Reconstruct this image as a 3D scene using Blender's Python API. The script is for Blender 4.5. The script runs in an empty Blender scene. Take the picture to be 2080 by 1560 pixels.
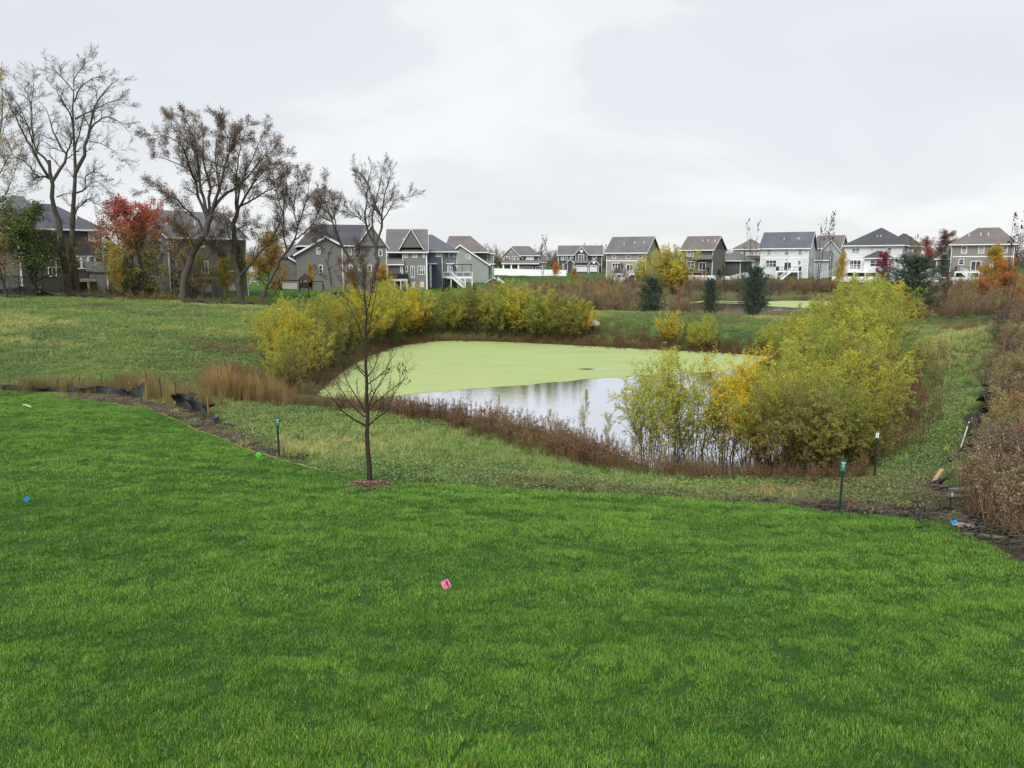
import bpy, math, random
import numpy as np
from math import radians, sin, cos, tan, atan, pi, hypot
from mathutils import Vector

scene = bpy.context.scene
COL = scene.collection
rnd = random.Random(7)

# ------------------------------------------------------------------ camera
F = 1563.0                      # focal length of the photograph in its pixels (2080 wide)
CAMZ = 8.0                      # metres above the water of the near pond
HZ = 528.0                      # row of the horizon
PITCH = atan((780 - HZ) / F)
cam_data = bpy.data.cameras.new("camera")
cam_data.sensor_width = 36.0
cam_data.lens = F / 2080.0 * 36.0
cam_data.clip_start = 0.1
cam_data.clip_end = 5000
cam = bpy.data.objects.new("camera", cam_data)
cam.location = (0, 0, CAMZ)
cam.rotation_euler = (pi / 2 - PITCH, 0, 0)
COL.objects.link(cam)
scene.camera = cam

# ------------------------------------------------------------------ sky and light
SUN_EL, SUN_AZ = radians(48), radians(200)     # azimuth clockwise from +Y: behind the camera
world = bpy.data.worlds.new("World")
scene.world = world
world.use_nodes = True
wn, wl = world.node_tree.nodes, world.node_tree.links
wn.clear()
w_out = wn.new("ShaderNodeOutputWorld")
w_bg = wn.new("ShaderNodeBackground")
w_bg.inputs["Strength"].default_value = 0.1
w_sky = wn.new("ShaderNodeTexSky")
w_sky.sky_type = 'NISHITA'
w_sky.sun_disc = False
w_sky.sun_elevation = SUN_EL
w_sky.sun_rotation = SUN_AZ
w_tc = wn.new("ShaderNodeTexCoord")
# clouds: the view direction is projected onto a flat cloud deck
w_sep = wn.new("ShaderNodeSeparateXYZ")
wl.new(w_tc.outputs["Generated"], w_sep.inputs[0])
w_mz = wn.new("ShaderNodeMath"); w_mz.operation = 'MAXIMUM'; w_mz.inputs[1].default_value = 0.0
wl.new(w_sep.outputs["Z"], w_mz.inputs[0])
w_az = wn.new("ShaderNodeMath"); w_az.operation = 'ADD'; w_az.inputs[1].default_value = 0.42
wl.new(w_mz.outputs[0], w_az.inputs[0])
w_dx = wn.new("ShaderNodeMath"); w_dx.operation = 'DIVIDE'
w_dy = wn.new("ShaderNodeMath"); w_dy.operation = 'DIVIDE'
wl.new(w_sep.outputs["X"], w_dx.inputs[0]); wl.new(w_az.outputs[0], w_dx.inputs[1])
wl.new(w_sep.outputs["Y"], w_dy.inputs[0]); wl.new(w_az.outputs[0], w_dy.inputs[1])
w_cmb = wn.new("ShaderNodeCombineXYZ")
wl.new(w_dx.outputs[0], w_cmb.inputs[0]); wl.new(w_dy.outputs[0], w_cmb.inputs[1])
w_map = wn.new("ShaderNodeMapping")
w_map.inputs["Location"].default_value = (2.3, 0.7, 0)
w_map.inputs["Rotation"].default_value = (0, 0, radians(24))
w_map.inputs["Scale"].default_value = (0.7, 1.0, 1)
wl.new(w_cmb.outputs[0], w_map.inputs[0])
w_n1 = wn.new("ShaderNodeTexNoise")
w_n1.inputs["Scale"].default_value = 2.1
w_n1.inputs["Detail"].default_value = 9
w_n1.inputs["Roughness"].default_value = 0.52
w_n1.inputs["Distortion"].default_value = 0.5
wl.new(w_map.outputs[0], w_n1.inputs["Vector"])
w_r = wn.new("ShaderNodeValToRGB")
e = w_r.color_ramp.elements
e[0].position = 0.34; e[0].color = (2.82, 2.9, 3.02, 1)
e[1].position = 0.66; e[1].color = (3.38, 3.4, 3.44, 1)
m_ = w_r.color_ramp.elements.new(0.52); m_.color = (2.98, 3.05, 3.14, 1)
m_ = w_r.color_ramp.elements.new(0.57); m_.color = (3.2, 3.24, 3.3, 1)
wl.new(w_n1.outputs["Fac"], w_r.inputs[0])
w_mix = wn.new("ShaderNodeMix"); w_mix.data_type = 'RGBA'
w_mix.inputs["Factor"].default_value = 0.95
wl.new(w_sky.outputs[0], w_mix.inputs["A"])
wl.new(w_r.outputs[0], w_mix.inputs["B"])
wl.new(w_mix.outputs["Result"], w_bg.inputs["Color"])
wl.new(w_bg.outputs[0], w_out.inputs[0])

sun_data = bpy.data.lights.new("sun", 'SUN')
sun_data.energy = 1.5
sun_data.angle = radians(40)
sun_data.color = (1.0, 0.97, 0.92)
sun = bpy.data.objects.new("sun", sun_data)
sun.rotation_euler = (pi / 2 - SUN_EL, 0, pi - SUN_AZ)
sun.location = (0, -20, 60)
COL.objects.link(sun)

scene.view_settings.view_transform = 'Standard'
scene.view_settings.look = 'None'
scene.view_settings.exposure = 1.46
scene.view_settings.gamma = 1.0
scene.view_settings.use_curve_mapping = False
cy = scene.cycles
cy.max_bounces = 5
cy.diffuse_bounces = 3
cy.glossy_bounces = 2
cy.transmission_bounces = 2
cy.transparent_max_bounces = 4
cy.caustics_reflective = False
cy.caustics_refractive = False

# ------------------------------------------------------------------ pixel <-> world
CP, SP = cos(PITCH), sin(PITCH)
def ray(px, py):
    a = (px - 1040.0) / F
    b = (780.0 - py) / F
    return np.array([a, CP + b * SP, b * CP - SP])
def at(px, py, Y):
    """the point of the photograph's ray (px, py) that lies Y metres ahead"""
    d = ray(px, py)
    p = d * (Y / d[1])
    return np.array([p[0], p[1], p[2] + CAMZ])

# ------------------------------------------------------------------ small helpers
def tag(o, label=None, cat=None, group=None, kind=None):
    if label: o["label"] = label
    if cat: o["category"] = cat
    if group: o["group"] = group
    if kind: o["kind"] = kind
    return o
def empty(name, loc, rz=0, label=None, cat=None, group=None):
    o = bpy.data.objects.new(name, None)
    o.empty_display_size = 0.2
    o.location = tuple(float(v) for v in loc)
    o.rotation_euler = (0, 0, rz)
    COL.objects.link(o)
    return tag(o, label, cat, group)
def link(name, me, mat=None, parent=None):
    o = bpy.data.objects.new(name, me)
    if mat is not None and len(me.materials) == 0:
        me.materials.append(mat)
    COL.objects.link(o)
    if parent is not None:
        o.parent = parent
    return o
def copy_tree(o, parent=None):
    c = o.copy()
    COL.objects.link(c)
    c.parent = parent
    for ch in o.children:
        copy_tree(ch, c)
    return c
def quads_mesh(name, V, Q, tint=None, smooth=False):
    V = np.asarray(V, dtype=np.float32); Q = np.asarray(Q, dtype=np.int32)
    me = bpy.data.meshes.new(name)
    me.vertices.add(len(V)); me.vertices.foreach_set("co", V.ravel())
    me.loops.add(Q.size); me.loops.foreach_set("vertex_index", Q.ravel())
    me.polygons.add(len(Q))
    me.polygons.foreach_set("loop_start", np.arange(len(Q), dtype=np.int32) * Q.shape[1])
    if smooth:
        me.polygons.foreach_set("use_smooth", np.ones(len(Q), dtype=bool))
    me.update(calc_edges=True)
    if tint is not None:
        a = me.color_attributes.new("tint", 'FLOAT_COLOR', 'POINT')
        c = np.ones((len(V), 4), dtype=np.float32); c[:, :3] = tint
        a.data.foreach_set("color", c.ravel())
    return me

class MB:
    """collects boxes, bars and prisms for ONE mesh object"""
    def __init__(s): s.v = []; s.f = []
    def poly(s, pts, faces):
        n = len(s.v)
        s.v += [tuple(float(c) for c in p) for p in pts]
        s.f += [tuple(i + n for i in f) for f in faces]
        return s
    def box(s, x0, x1, y0, y1, z0, z1):
        if x0 > x1: x0, x1 = x1, x0
        if y0 > y1: y0, y1 = y1, y0
        if z0 > z1: z0, z1 = z1, z0
        return s.poly([(x0,y0,z0),(x1,y0,z0),(x1,y1,z0),(x0,y1,z0),(x0,y0,z1),(x1,y0,z1),(x1,y1,z1),(x0,y1,z1)],
                      [(3,2,1,0),(4,5,6,7),(0,1,5,4),(1,2,6,5),(2,3,7,6),(3,0,4,7)])
    def bar(s, p, q, r, n=6, r2=None):
        p, q = Vector(p), Vector(q)
        r2 = r if r2 is None else r2
        d = (q - p).normalized()
        a = d.orthogonal().normalized(); b = d.cross(a)
        pts = []
        for c, rr in ((p, r), (q, r2)):
            for k in range(n):
                t = 2 * pi * (k + .5) / n
                pts.append(c + a * (rr * cos(t)) + b * (rr * sin(t)))
        fs = [(k, (k + 1) % n, n + (k + 1) % n, n + k) for k in range(n)]
        fs += [tuple(range(n - 1, -1, -1)), tuple(range(n, 2 * n))]
        return s.poly(pts, fs)
    def beam(s, p, q, w, h):
        """a rectangular beam w wide (horizontal) and h high between two points"""
        p, q = Vector(p), Vector(q)
        d = (q - p).normalized()
        up = Vector((0, 0, 1)) if abs(d.z) < .9 else Vector((0, 1, 0))
        a = d.cross(up).normalized() * (w / 2); b = a.cross(d).normalized() * (h / 2)
        pts = [c + x for c in (p, q) for x in (a + b, -a + b, -a - b, a - b)]
        return s.poly(pts, [(0,1,5,4),(1,2,6,5),(2,3,7,6),(3,0,4,7),(3,2,1,0),(4,5,6,7)])
    def extrude(s, pts2, axis, a0, a1):
        """a 2-D polygon extruded along x or y (pts2 = (other axis, z))"""
        n = len(pts2)
        if axis == 'x':
            P = [(a0, p, z) for p, z in pts2] + [(a1, p, z) for p, z in pts2]
        elif axis == 'y':
            P = [(p, a0, z) for p, z in pts2] + [(p, a1, z) for p, z in pts2]
        else:
            P = [(p, z, a0) for p, z in pts2] + [(p, z, a1) for p, z in pts2]
        fs = [(k, (k + 1) % n, n + (k + 1) % n, n + k) for k in range(n)]
        fs += [tuple(range(n - 1, -1, -1)), tuple(range(n, 2 * n))]
        return s.poly(P, fs)
    def mesh(s, name, smooth=False):
        me = bpy.data.meshes.new(name)
        me.from_pydata(s.v, [], s.f)
        me.update()
        import bmesh
        bm = bmesh.new(); bm.from_mesh(me)
        bmesh.ops.recalc_face_normals(bm, faces=bm.faces)
        bm.to_mesh(me); bm.free()
        if smooth:
            for p in me.polygons: p.use_smooth = True
        return me
    def build(s, name, mat, parent=None, smooth=False):
        return link(name, s.mesh(name, smooth), mat, parent)

# ------------------------------------------------------------------ materials
def new_mat(name):
    m = bpy.data.materials.new(name); m.use_nodes = True
    n, l = m.node_tree.nodes, m.node_tree.links
    n.clear()
    o = n.new("ShaderNodeOutputMaterial")
    return m, n, l, o
def noise(n, l, scale, detail=4, rough=.55, vec=None, dim='3D', dist=0.0):
    t = n.new("ShaderNodeTexNoise"); t.inputs["Scale"].default_value = scale
    t.inputs["Detail"].default_value = detail; t.inputs["Roughness"].default_value = rough
    t.inputs["Distortion"].default_value = dist
    if vec is not None: l.new(vec, t.inputs["Vector"])
    return t
def ramp(n, l, fac, stops):
    r = n.new("ShaderNodeValToRGB")
    el = r.color_ramp.elements
    while len(el) > 1: el.remove(el[-1])
    el[0].position = stops[0][0]; el[0].color = (*stops[0][1], 1)
    for p, c in stops[1:]:
        x = el.new(p); x.color = (*c, 1)
    l.new(fac, r.inputs[0])
    return r
def principled(n, l, o, rough=.8, spec=.3):
    p = n.new("ShaderNodeBsdfPrincipled")
    p.inputs["Roughness"].default_value = rough
    p.inputs["Specular IOR Level"].default_value = spec
    l.new(p.outputs[0], o.inputs[0])
    return p
def bump(n, l, h, dist, strength=1.0, p=None):
    b = n.new("ShaderNodeBump"); b.inputs["Distance"].default_value = dist
    b.inputs["Strength"].default_value = strength
    l.new(h, b.inputs["Height"])
    if p is not None: l.new(b.outputs[0], p.inputs["Normal"])
    return b
def plain(name, col, rough=.7, var=.12, scale=3.0, spec=.3, metal=0.0, bumpd=0.0):
    """a plain colour with uneven wear"""
    m, n, l, o = new_mat(name)
    p = principled(n, l, o, rough, spec)
    p.inputs["Metallic"].default_value = metal
    tc = n.new("ShaderNodeTexCoord")
    t = noise(n, l, scale, 5, .6, tc.outputs["Object"])
    lo = tuple(c * (1 - var) for c in col); hi = tuple(min(1, c * (1 + var)) for c in col)
    r = ramp(n, l, t.outputs["Fac"], [(.3, lo), (.7, hi)])
    l.new(r.outputs[0], p.inputs["Base Color"])
    if bumpd: bump(n, l, t.outputs["Fac"], bumpd, 1, p)
    return m
def siding(name, col, pitch=.18, var=.07):
    """lap siding seen from far: fine horizontal relief and slightly uneven paint"""
    m, n, l, o = new_mat(name)
    p = principled(n, l, o, .65, .25)
    tc = n.new("ShaderNodeTexCoord")
    sp = n.new("ShaderNodeSeparateXYZ"); l.new(tc.outputs["Object"], sp.inputs[0])
    d = n.new("ShaderNodeMath"); d.operation = 'DIVIDE'; d.inputs[1].default_value = pitch
    l.new(sp.outputs["Z"], d.inputs[0])
    fr = n.new("ShaderNodeMath"); fr.operation = 'FRACT'; l.new(d.outputs[0], fr.inputs[0])
    fl = n.new("ShaderNodeMath"); fl.operation = 'FLOOR'; l.new(d.outputs[0], fl.inputs[0])
    cb = n.new("ShaderNodeCombineXYZ")
    sx = n.new("ShaderNodeMath"); sx.operation = 'ADD'; l.new(sp.outputs["X"], sx.inputs[0]); l.new(sp.outputs["Y"], sx.inputs[1])
    sm = n.new("ShaderNodeMath"); sm.operation = 'MULTIPLY'; sm.inputs[1].default_value = .35; l.new(sx.outputs[0], sm.inputs[0])
    l.new(sm.outputs[0], cb.inputs[0]); l.new(fl.outputs[0], cb.inputs[2])
    t = noise(n, l, 1.0, 2, .6, cb.outputs[0])
    lo = tuple(c * (1 - var * 1.6) for c in col); hi = tuple(min(1, c * (1 + var * 1.6)) for c in col)
    r = ramp(n, l, t.outputs["Fac"], [(.3, lo), (.7, hi)])
    l.new(r.outputs[0], p.inputs["Base Color"])
    bump(n, l, fr.outputs[0], .05, .9, p)
    return m
def shingle(name, col):
    m, n, l, o = new_mat(name)
    p = principled(n, l, o, .9, .15)
    tc = n.new("ShaderNodeTexCoord")
    mp = n.new("ShaderNodeMapping"); mp.inputs["Scale"].default_value = (1.6, 1.6, 5.5)
    l.new(tc.outputs["Object"], mp.inputs[0])
    t = noise(n, l, 1.6, 3, .75, mp.outputs[0])
    t2 = noise(n, l, .25, 3, .5, tc.outputs["Object"])
    ad = n.new("ShaderNodeMath"); ad.operation = 'MULTIPLY_ADD'; ad.inputs[1].default_value = .6
    l.new(t.outputs["Fac"], ad.inputs[0])
    ml = n.new("ShaderNodeMath"); ml.operation = 'MULTIPLY'; ml.inputs[1].default_value = .4
    l.new(t2.outputs["Fac"], ml.inputs[0]); l.new(ml.outputs[0], ad.inputs[2])
    r = ramp(n, l, ad.outputs[0], [(.34, tuple(c * .72 for c in col)), (.66, tuple(c * 1.3 for c in col))])
    l.new(r.outputs[0], p.inputs["Base Color"])
    bump(n, l, t.outputs["Fac"], .05, .6, p)
    return m
def leaf_mat(name, mode, trans=.35, rough=.6):
    """mode 'object': mesh tint x object colour; mode 'instance': mesh tint x tint of the instance"""
    m, n, l, o = new_mat(name)
    a = n.new("ShaderNodeAttribute"); a.attribute_name = "tint"; a.attribute_type = 'GEOMETRY'
    if mode == 'object':
        b = n.new("ShaderNodeObjectInfo").outputs["Color"]
    else:
        bn = n.new("ShaderNodeAttribute"); bn.attribute_name = "itint"; bn.attribute_type = 'INSTANCER'
        b = bn.outputs["Color"]
    mx = n.new("ShaderNodeMix"); mx.data_type = 'RGBA'; mx.blend_type = 'MULTIPLY'
    mx.inputs["Factor"].default_value = 1
    l.new(a.outputs["Color"], mx.inputs["A"]); l.new(b, mx.inputs["B"])
    d = n.new("ShaderNodeBsdfDiffuse"); t = n.new("ShaderNodeBsdfTranslucent")
    g = n.new("ShaderNodeBsdfGlossy"); g.inputs["Roughness"].default_value = rough
    g.inputs["Color"].default_value = (.6, .6, .6, 1)
    l.new(mx.outputs["Result"], d.inputs[0]); l.new(mx.outputs["Result"], t.inputs[0])
    s1 = n.new("ShaderNodeMixShader"); s1.inputs[0].default_value = trans
    l.new(d.outputs[0], s1.inputs[1]); l.new(t.outputs[0], s1.inputs[2])
    s2 = n.new("ShaderNodeMixShader"); s2.inputs[0].default_value = .04
    l.new(s1.outputs[0], s2.inputs[1]); l.new(g.outputs[0], s2.inputs[2])
    l.new(s2.outputs[0], o.inputs[0])
    return m
# ------------------------------------------------------------------ terrain
# (px, py, metres below the camera) of points of the ground read off the photograph
CTRL = [
 (0,1560,-4.95),(1040,1560,-4.85),(2080,1560,-4.7),(0,1200,-5.4),(1040,1200,-5.35),(2080,1240,-5.05),
 (0,980,-5.75),(500,1050,-5.6),(1500,1150,-5.4),
 (-200,785,-5.9),(0,793,-6.0),(300,830,-6.1),(430,880,-6.05),(567,928,-5.95),(748,980,-5.85),(1000,994,-5.95),(1400,1018,-5.9),(1705,1040,-5.8),
 (1950,1075,-5.55),(2080,1150,-5.3),
 (300,800,-6.3),(430,815,-6.55),(560,828,-6.8),(748,840,-7.0),(900,872,-7.2),(1100,918,-7.4),(1200,950,-7.5),(1350,965,-7.45),(1600,972,-7.3),(1780,975,-6.9),
 (0,700,-5.3),(0,598,-3.9),(250,700,-5.6),(250,610,-4.3),(450,760,-6.8),(500,700,-6.2),(540,622,-5.0),(380,615,-4.7),(-250,700,-5.0),(-250,600,-3.7),
 (1200,636,-5.75),(1330,637,-5.75),(1450,641,-5.85),(1650,648,-5.9),(1880,668,-5.9),
 (1880,800,-7.0),(1850,900,-6.9),(1990,680,-5.2),(1960,800,-6.2),(2080,650,-3.6),(2080,800,-4.4),(2000,900,-5.7),(2080,1000,-5.0),(2200,700,-2.8),(2250,900,-4.0),
 (1850,1000,-6.2),
]
CW = []      # world control points
for px, py, z in CTRL:
    d = ray(px, py)
    t = z / d[2]
    CW.append((d[0] * t, d[1] * t, z + CAMZ))
def cw(px, Y, zrel):
    CW.append((*at(px, HZ, Y)[:2], zrel + CAMZ))
for px, Y, z in [(100,100,-3.9),(400,104,-4.7),(-300,110,-3.4),(650,123,-4.8),(868,150,-5.6),(760,100,-5.3),(880,110,-5.8),(1000,110,-5.8),(940,168,-5.5),(1060,262,-4.0),
                 (1180,262,-4.3),(1240,194,-4.9),(1410,194,-4.8),(1600,188,-4.2),(1780,178,-4.5),(1990,176,-4.5),(2200,170,-4.0),(2300,100,-3.5),
                 (1200,120,-6.0),(1300,150,-5.8),(1500,160,-5.3),(1700,155,-5.4),(1900,140,-5.6),(2050,110,-5.2),(1950,85,-5.9),(2080,70,-4.9),(1300,100,-6.5),(1330,92,-6.75),(1450,92,-6.85),(1580,91,-6.85),(1700,90,-6.8)]:
    cw(px, Y, z)
CW += [(x, y, z) for x, y, z in [(0,-12,3.6),(-15,-8,3.6),(15,-8,3.7),(-60,20,3.0),(-80,60,4.5),(60,20,5),(70,60,5.2),(-150,120,5),(150,120,4.5),
       (-350,0,5),(350,0,5),(-350,300,4.6),(350,300,4.6),(0,350,4.4),(-150,350,4.5),(150,350,4.5),(0,900,4.5),(-700,900,4.5),(700,900,4.5),(-700,0,5),(700,0,5)]]
CW = np.array(CW)
TPS_SCALE = 30.0
def _U(r2): return 0.5 * r2 * np.log(r2 + 1e-9)
_A = CW[:, :2] / TPS_SCALE
_n = len(CW)
_K = _U(((_A[:, None] - _A[None]) ** 2).sum(-1)) + np.eye(_n) * .02
_P = np.c_[np.ones(_n), _A]
_M = np.zeros((_n + 3, _n + 3)); _M[:_n, :_n] = _K; _M[:_n, _n:] = _P; _M[_n:, :_n] = _P.T
_sol = np.linalg.solve(_M, np.r_[CW[:, 2], 0, 0, 0])
def tps(X, Y):
    X = np.atleast_1d(np.asarray(X, float)); Y = np.atleast_1d(np.asarray(Y, float))
    sh = X.shape; q = np.c_[X.ravel(), Y.ravel()] / TPS_SCALE
    out = np.empty(len(q))
    for i in range(0, len(q), 20000):
        c = q[i:i + 20000]
        d = ((c[:, None] - _A[None]) ** 2).sum(-1)
        out[i:i + 20000] = _U(d) @ _sol[:_n] + _sol[_n] + c @ _sol[_n + 1:]
    return out.reshape(sh)
def plane_pt(px, py, z):
    d = ray(px, py); t = (z - CAMZ) / d[2]
    return (d[0] * t, d[1] * t)
def smooth_closed(P, it=2):
    P = np.array(P, float)
    for _ in range(it):
        Q = np.roll(P, -1, 0)
        P = np.stack([.75 * P + .25 * Q, .25 * P + .75 * Q], 1).reshape(-1, 2)
    return P
POND = smooth_closed([plane_pt(px, py, 0) for px, py in
    [(632,806),(660,786),(690,757),(740,727),(800,704),(880,692),(1000,693),(1180,702),(1400,713),(1510,719),(1590,730),(1640,765),(1650,840),(1600,915),(1540,960),(1440,972),(1340,962),(1250,920),(1100,875),(900,836),(760,822)]])
PZ2 = 1.0
POND2 = smooth_closed([plane_pt(px, py, PZ2) for px, py in
    [(1372,616),(1440,607),(1560,606),(1690,609),(1850,616),(1900,626),(1850,634),(1650,638),(1450,637),(1330,634),(1330,624)]])
def sdist(P, X, Y):
    """signed distance to a closed polygon, negative inside"""
    X = np.asarray(X, float); Y = np.asarray(Y, float)
    best = np.full(X.shape, 1e9); ins = np.zeros(X.shape, bool)
    n = len(P)
    for i in range(n):
        x0, y0 = P[i]; x1, y1 = P[(i + 1) % n]
        dx, dy = x1 - x0, y1 - y0
        t = np.clip(((X - x0) * dx + (Y - y0) * dy) / (dx * dx + dy * dy + 1e-12), 0, 1)
        best = np.minimum(best, np.hypot(X - x0 - t * dx, Y - y0 - t * dy))
        c = ((y0 > Y) != (y1 > Y)) & (X < (x1 - x0) * (Y - y0) / (y1 - y0 + 1e-12) + x0)
        ins ^= c
    return np.where(ins, -best, best)
# vectorised value noise
_rs = np.random.RandomState(3); _tab = _rs.rand(256, 256)
def vnoise(x, y):
    xi = np.floor(x).astype(int); yi = np.floor(y).astype(int)
    fx = x - xi; fy = y - yi
    fx = fx * fx * (3 - 2 * fx); fy = fy * fy * (3 - 2 * fy)
    a = _tab[xi & 255, yi & 255]; b = _tab[(xi + 1) & 255, yi & 255]
    c = _tab[xi & 255, (yi + 1) & 255]; d = _tab[(xi + 1) & 255, (yi + 1) & 255]
    return (a * (1 - fx) + b * fx) * (1 - fy) + (c * (1 - fx) + d * fx) * fy
def fbm(x, y, o=3):
    s = 0; a = .5; t = 0
    for k in range(o):
        s = s + a * vnoise(x * 2 ** k + 17 * k, y * 2 ** k + 31 * k); t += a; a *= .5
    return s / t
def base_height(X, Y):
    X = np.asarray(X, float); Y = np.asarray(Y, float)
    z = tps(X, Y)
    for P, w, reach in ((POND, 0.0, 5.0), (POND2, PZ2, 8.0)):
        near = (np.abs(X - P[:, 0].mean()) < 75) & (np.abs(Y - P[:, 1].mean()) < 60)
        s = np.full(z.shape, 99.0)
        if near.any(): s[near] = sdist(P, X[near], Y[near])
        t = np.clip(s / reach, 0, 1); t = t * t * (3 - 2 * t)
        shore = w + .06 + .22 * np.clip(s, 0, 99)
        zo = shore * (1 - t) + np.maximum(z, w + .3) * t
        z = np.where(s < 0, w - .35 * np.minimum(-s, 3), np.where(s < reach, zo, z))
    return z
# ---- the lawn's outer edge, as world points left to right
EDGE_PX = [(-420,786),(-200,788),(-60,791),(0,794),(60,799),(130,806),(200,814),(300,832),(380,864),(440,887),(500,914),(570,935),(640,954),(700,965),(760,973),(830,983),(920,989),
           (1000,994),(1100,999),(1200,1006),(1300,1011),(1400,1018),(1500,1024),(1600,1031),(1700,1043),(1800,1052),(1900,1062),(1955,1078),(2000,1102),(2040,1130),(2080,1154),(2200,1230),(2400,1330)]
def hit(px, py, hf):
    d = ray(px, py)
    T = np.concatenate([np.arange(4, 60, .1), np.arange(60, 420, .5)])
    X, Y, Z = d[0] * T, d[1] * T, CAMZ + d[2] * T
    g = hf(X, Y)
    k = np.argmax(Z < g)
    if Z[k] >= g[k]: k = len(T) - 1
    if k > 0:
        a = Z[k - 1] - g[k - 1]; b = Z[k] - g[k]
        t = T[k - 1] + (T[k] - T[k - 1]) * a / (a - b + 1e-12)
    else: t = T[0]
    return np.array([d[0] * t, d[1] * t, CAMZ + d[2] * t])
EDGE = np.array([hit(px, py, base_height)[:2] for px, py in EDGE_PX])
# the lawn as one polygon (closed behind the camera)
LAWN = np.vstack([EDGE, [(30, -10), (-60, -10), (-60, EDGE[0][1])]])
def crease(X, Y):
    """the shallow seams and ripples of the sod"""
    a = np.exp(-((fbm(X * .5 + 40, Y * 1.7 + 13, 2) - .5) / .03) ** 2)
    return a * np.clip((fbm(X * .8 + 77, Y * .9, 2) - .42) * 6, 0, 1)
def undulate(X, Y):
    w = fbm(X * .12 + 9, Y * .12 + 4, 2) * 9
    rip = np.sin(Y * 5.2 + X * .9 + w * 2.2) * .036 * np.clip((fbm(X * .3 + 15, Y * .5, 2) - .38) * 5, 0, 1)
    return rip + (fbm(X * .85 + 3, Y * 1.7, 3) - .5) * .17 + (fbm(X * 1.4, Y * 2.6 + 9, 1) - .5) * .05 - crease(X, Y) * .045
def height(X, Y):
    X = np.asarray(X, float); Y = np.asarray(Y, float)
    z = base_height(X, Y)
    r = (fbm(X * .35, Y * .35, 3) - .5) * .35 * np.clip(z / 1.5, 0, 1) * np.clip((Y - 22) / 10, 0, 1)
    return z + np.where(z > .05, r, 0)
def ground(x, y):
    return float(height(np.array([x]), np.array([y]))[0])
def gp(px, py):
    return hit(px, py, height)
def gat(px, Y):
    p = at(px, HZ, Y)
    return np.array([p[0], Y, ground(p[0], Y)])

def axis_pts(parts):
    out = [parts[0][0]]
    for a, b, s in parts:
        n = max(1, int(round((b - a) / s)))
        out += list(np.linspace(a, b, n + 1)[1:])
    return np.array(out)
XS = axis_pts([(-1200,-200,100),(-200,-90,8),(-90,-32,1.0),(-32,32,.4),(32,90,1.0),(90,200,8),(200,1200,100)])
YS = axis_pts([(-60,-6,9),(-6,44,.4),(44,115,.9),(115,280,3),(280,500,20),(500,2500,250)])
GX, GY = np.meshgrid(XS, YS)
GZ = height(GX, GY)
lawn_s = sdist(LAWN, GX, GY)
# the soil sheet drops a little under the turf, which is laid on top of it
GZ = np.where(lawn_s < -.45, GZ - .12, GZ)
# real ground cover colours per vertex
def mixc(c, w, col):
    return c * (1 - w[..., None]) + np.array(col) * w[..., None]
C = np.empty(GX.shape + (3,))
n1 = fbm(GX * .06, GY * .09, 4); n2 = fbm(GX * .25 + 40, GY * .3, 3); n3 = fbm(GX * .9, GY * .9 + 50, 3)
C[:] = (.075, .125, .035)
C = mixc(C, np.clip((n1 - .48) * 7, 0, 1), (.045, .105, .05))
C = mixc(C, np.clip((n2 - .56) * 5, 0, 1) * .7, (.15, .155, .05))
C = mixc(C, np.clip((n2 - .35) * -6, 0, 1) * .5, (.09, .085, .045))
pond_s = sdist(POND, GX, GY); pond2_s = sdist(POND2, GX, GY)
C = mixc(C, np.clip(1 - np.abs(pond_s - .4) / 1.6, 0, 1) * .8, (.075, .05, .028))
C = mixc(C, np.clip(1 - (pond2_s) / 8, 0, 1) * .8, (.10, .085, .05))
C = mixc(C, ((pond_s < 0) | (pond2_s < 0)) * 1.0, (.03, .028, .02))
# mown back gardens by the houses
far = np.clip((GY - 88) / 6, 0, 1) * np.clip((GX * -1 + 8 - (GY - 100) * .05) / 8, 0, 1)
C = mixc(C, far * .95, (.055, .12, .022))
C = mixc(C, np.clip((GY - 170) / 10, 0, 1), (.05, .10, .025))
# the scrubby belt beyond the berm
belt = np.clip((GY - 84) / 5, 0, 1) * np.clip((GX + 2) / 8, 0, 1) * np.clip((172 - GY) / 20, 0, 1) * np.clip((pond2_s - 1) / 3, 0, 1)
C = mixc(C, belt * .85, (.11, .085, .05))
# brush slope at the right
brs = np.clip((GX - 16 - np.clip(GY - 18, 0, 99) * .33) / 2.5, 0, 1) * np.clip((75 - GY) / 10, 0, 1) * (GY > 8)
C = mixc(C, brs * .9, (.075, .055, .035))
# bare soil along the edge of the turf
pxl = np.clip((GX / np.maximum(GY, 3)) * F * .987 + 1040, -500, 3000)
soil = np.where(pxl < 640, np.clip((pxl - 120) / 150, 0, 1) * np.clip((640 - pxl) / 60, 0, 1) * np.clip(1.2 - (lawn_s - 1.4 * np.clip((600 - pxl) / 200, .2, 1)) / .8, 0, 1),
                np.clip((pxl - 1440) / 150, 0, 1) * np.clip(1.2 - (lawn_s - .9 - .8 * np.clip((pxl - 1700) / 300, 0, 1)) / .5, 0, 1)) * (lawn_s > -1) * (GY > 5) * (GY < 40)
soilw = np.clip(soil * (1.1 - .7 * (n3 - .45)), 0, 1)
C = mixc(C, soilw * np.where(pxl < 800, .8, .95), (.05, .04, .032))
C = mixc(C, (lawn_s < -.3) * 1.0, (.05, .09, .02))
idx = np.arange(GX.size).reshape(GX.shape)
Q = np.stack([idx[:-1, :-1], idx[:-1, 1:], idx[1:, 1:], idx[1:, :-1]], -1).reshape(-1, 4)
gm = quads_mesh("ground", np.stack([GX, GY, GZ], -1).reshape(-1, 3), Q, C.reshape(-1, 3), smooth=True)
m, n, l, o = new_mat("meadow_ground")
p = principled(n, l, o, .95, .1)
a = n.new("ShaderNodeAttribute"); a.attribute_name = "tint"
tc = n.new("ShaderNodeTexCoord")
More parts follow.
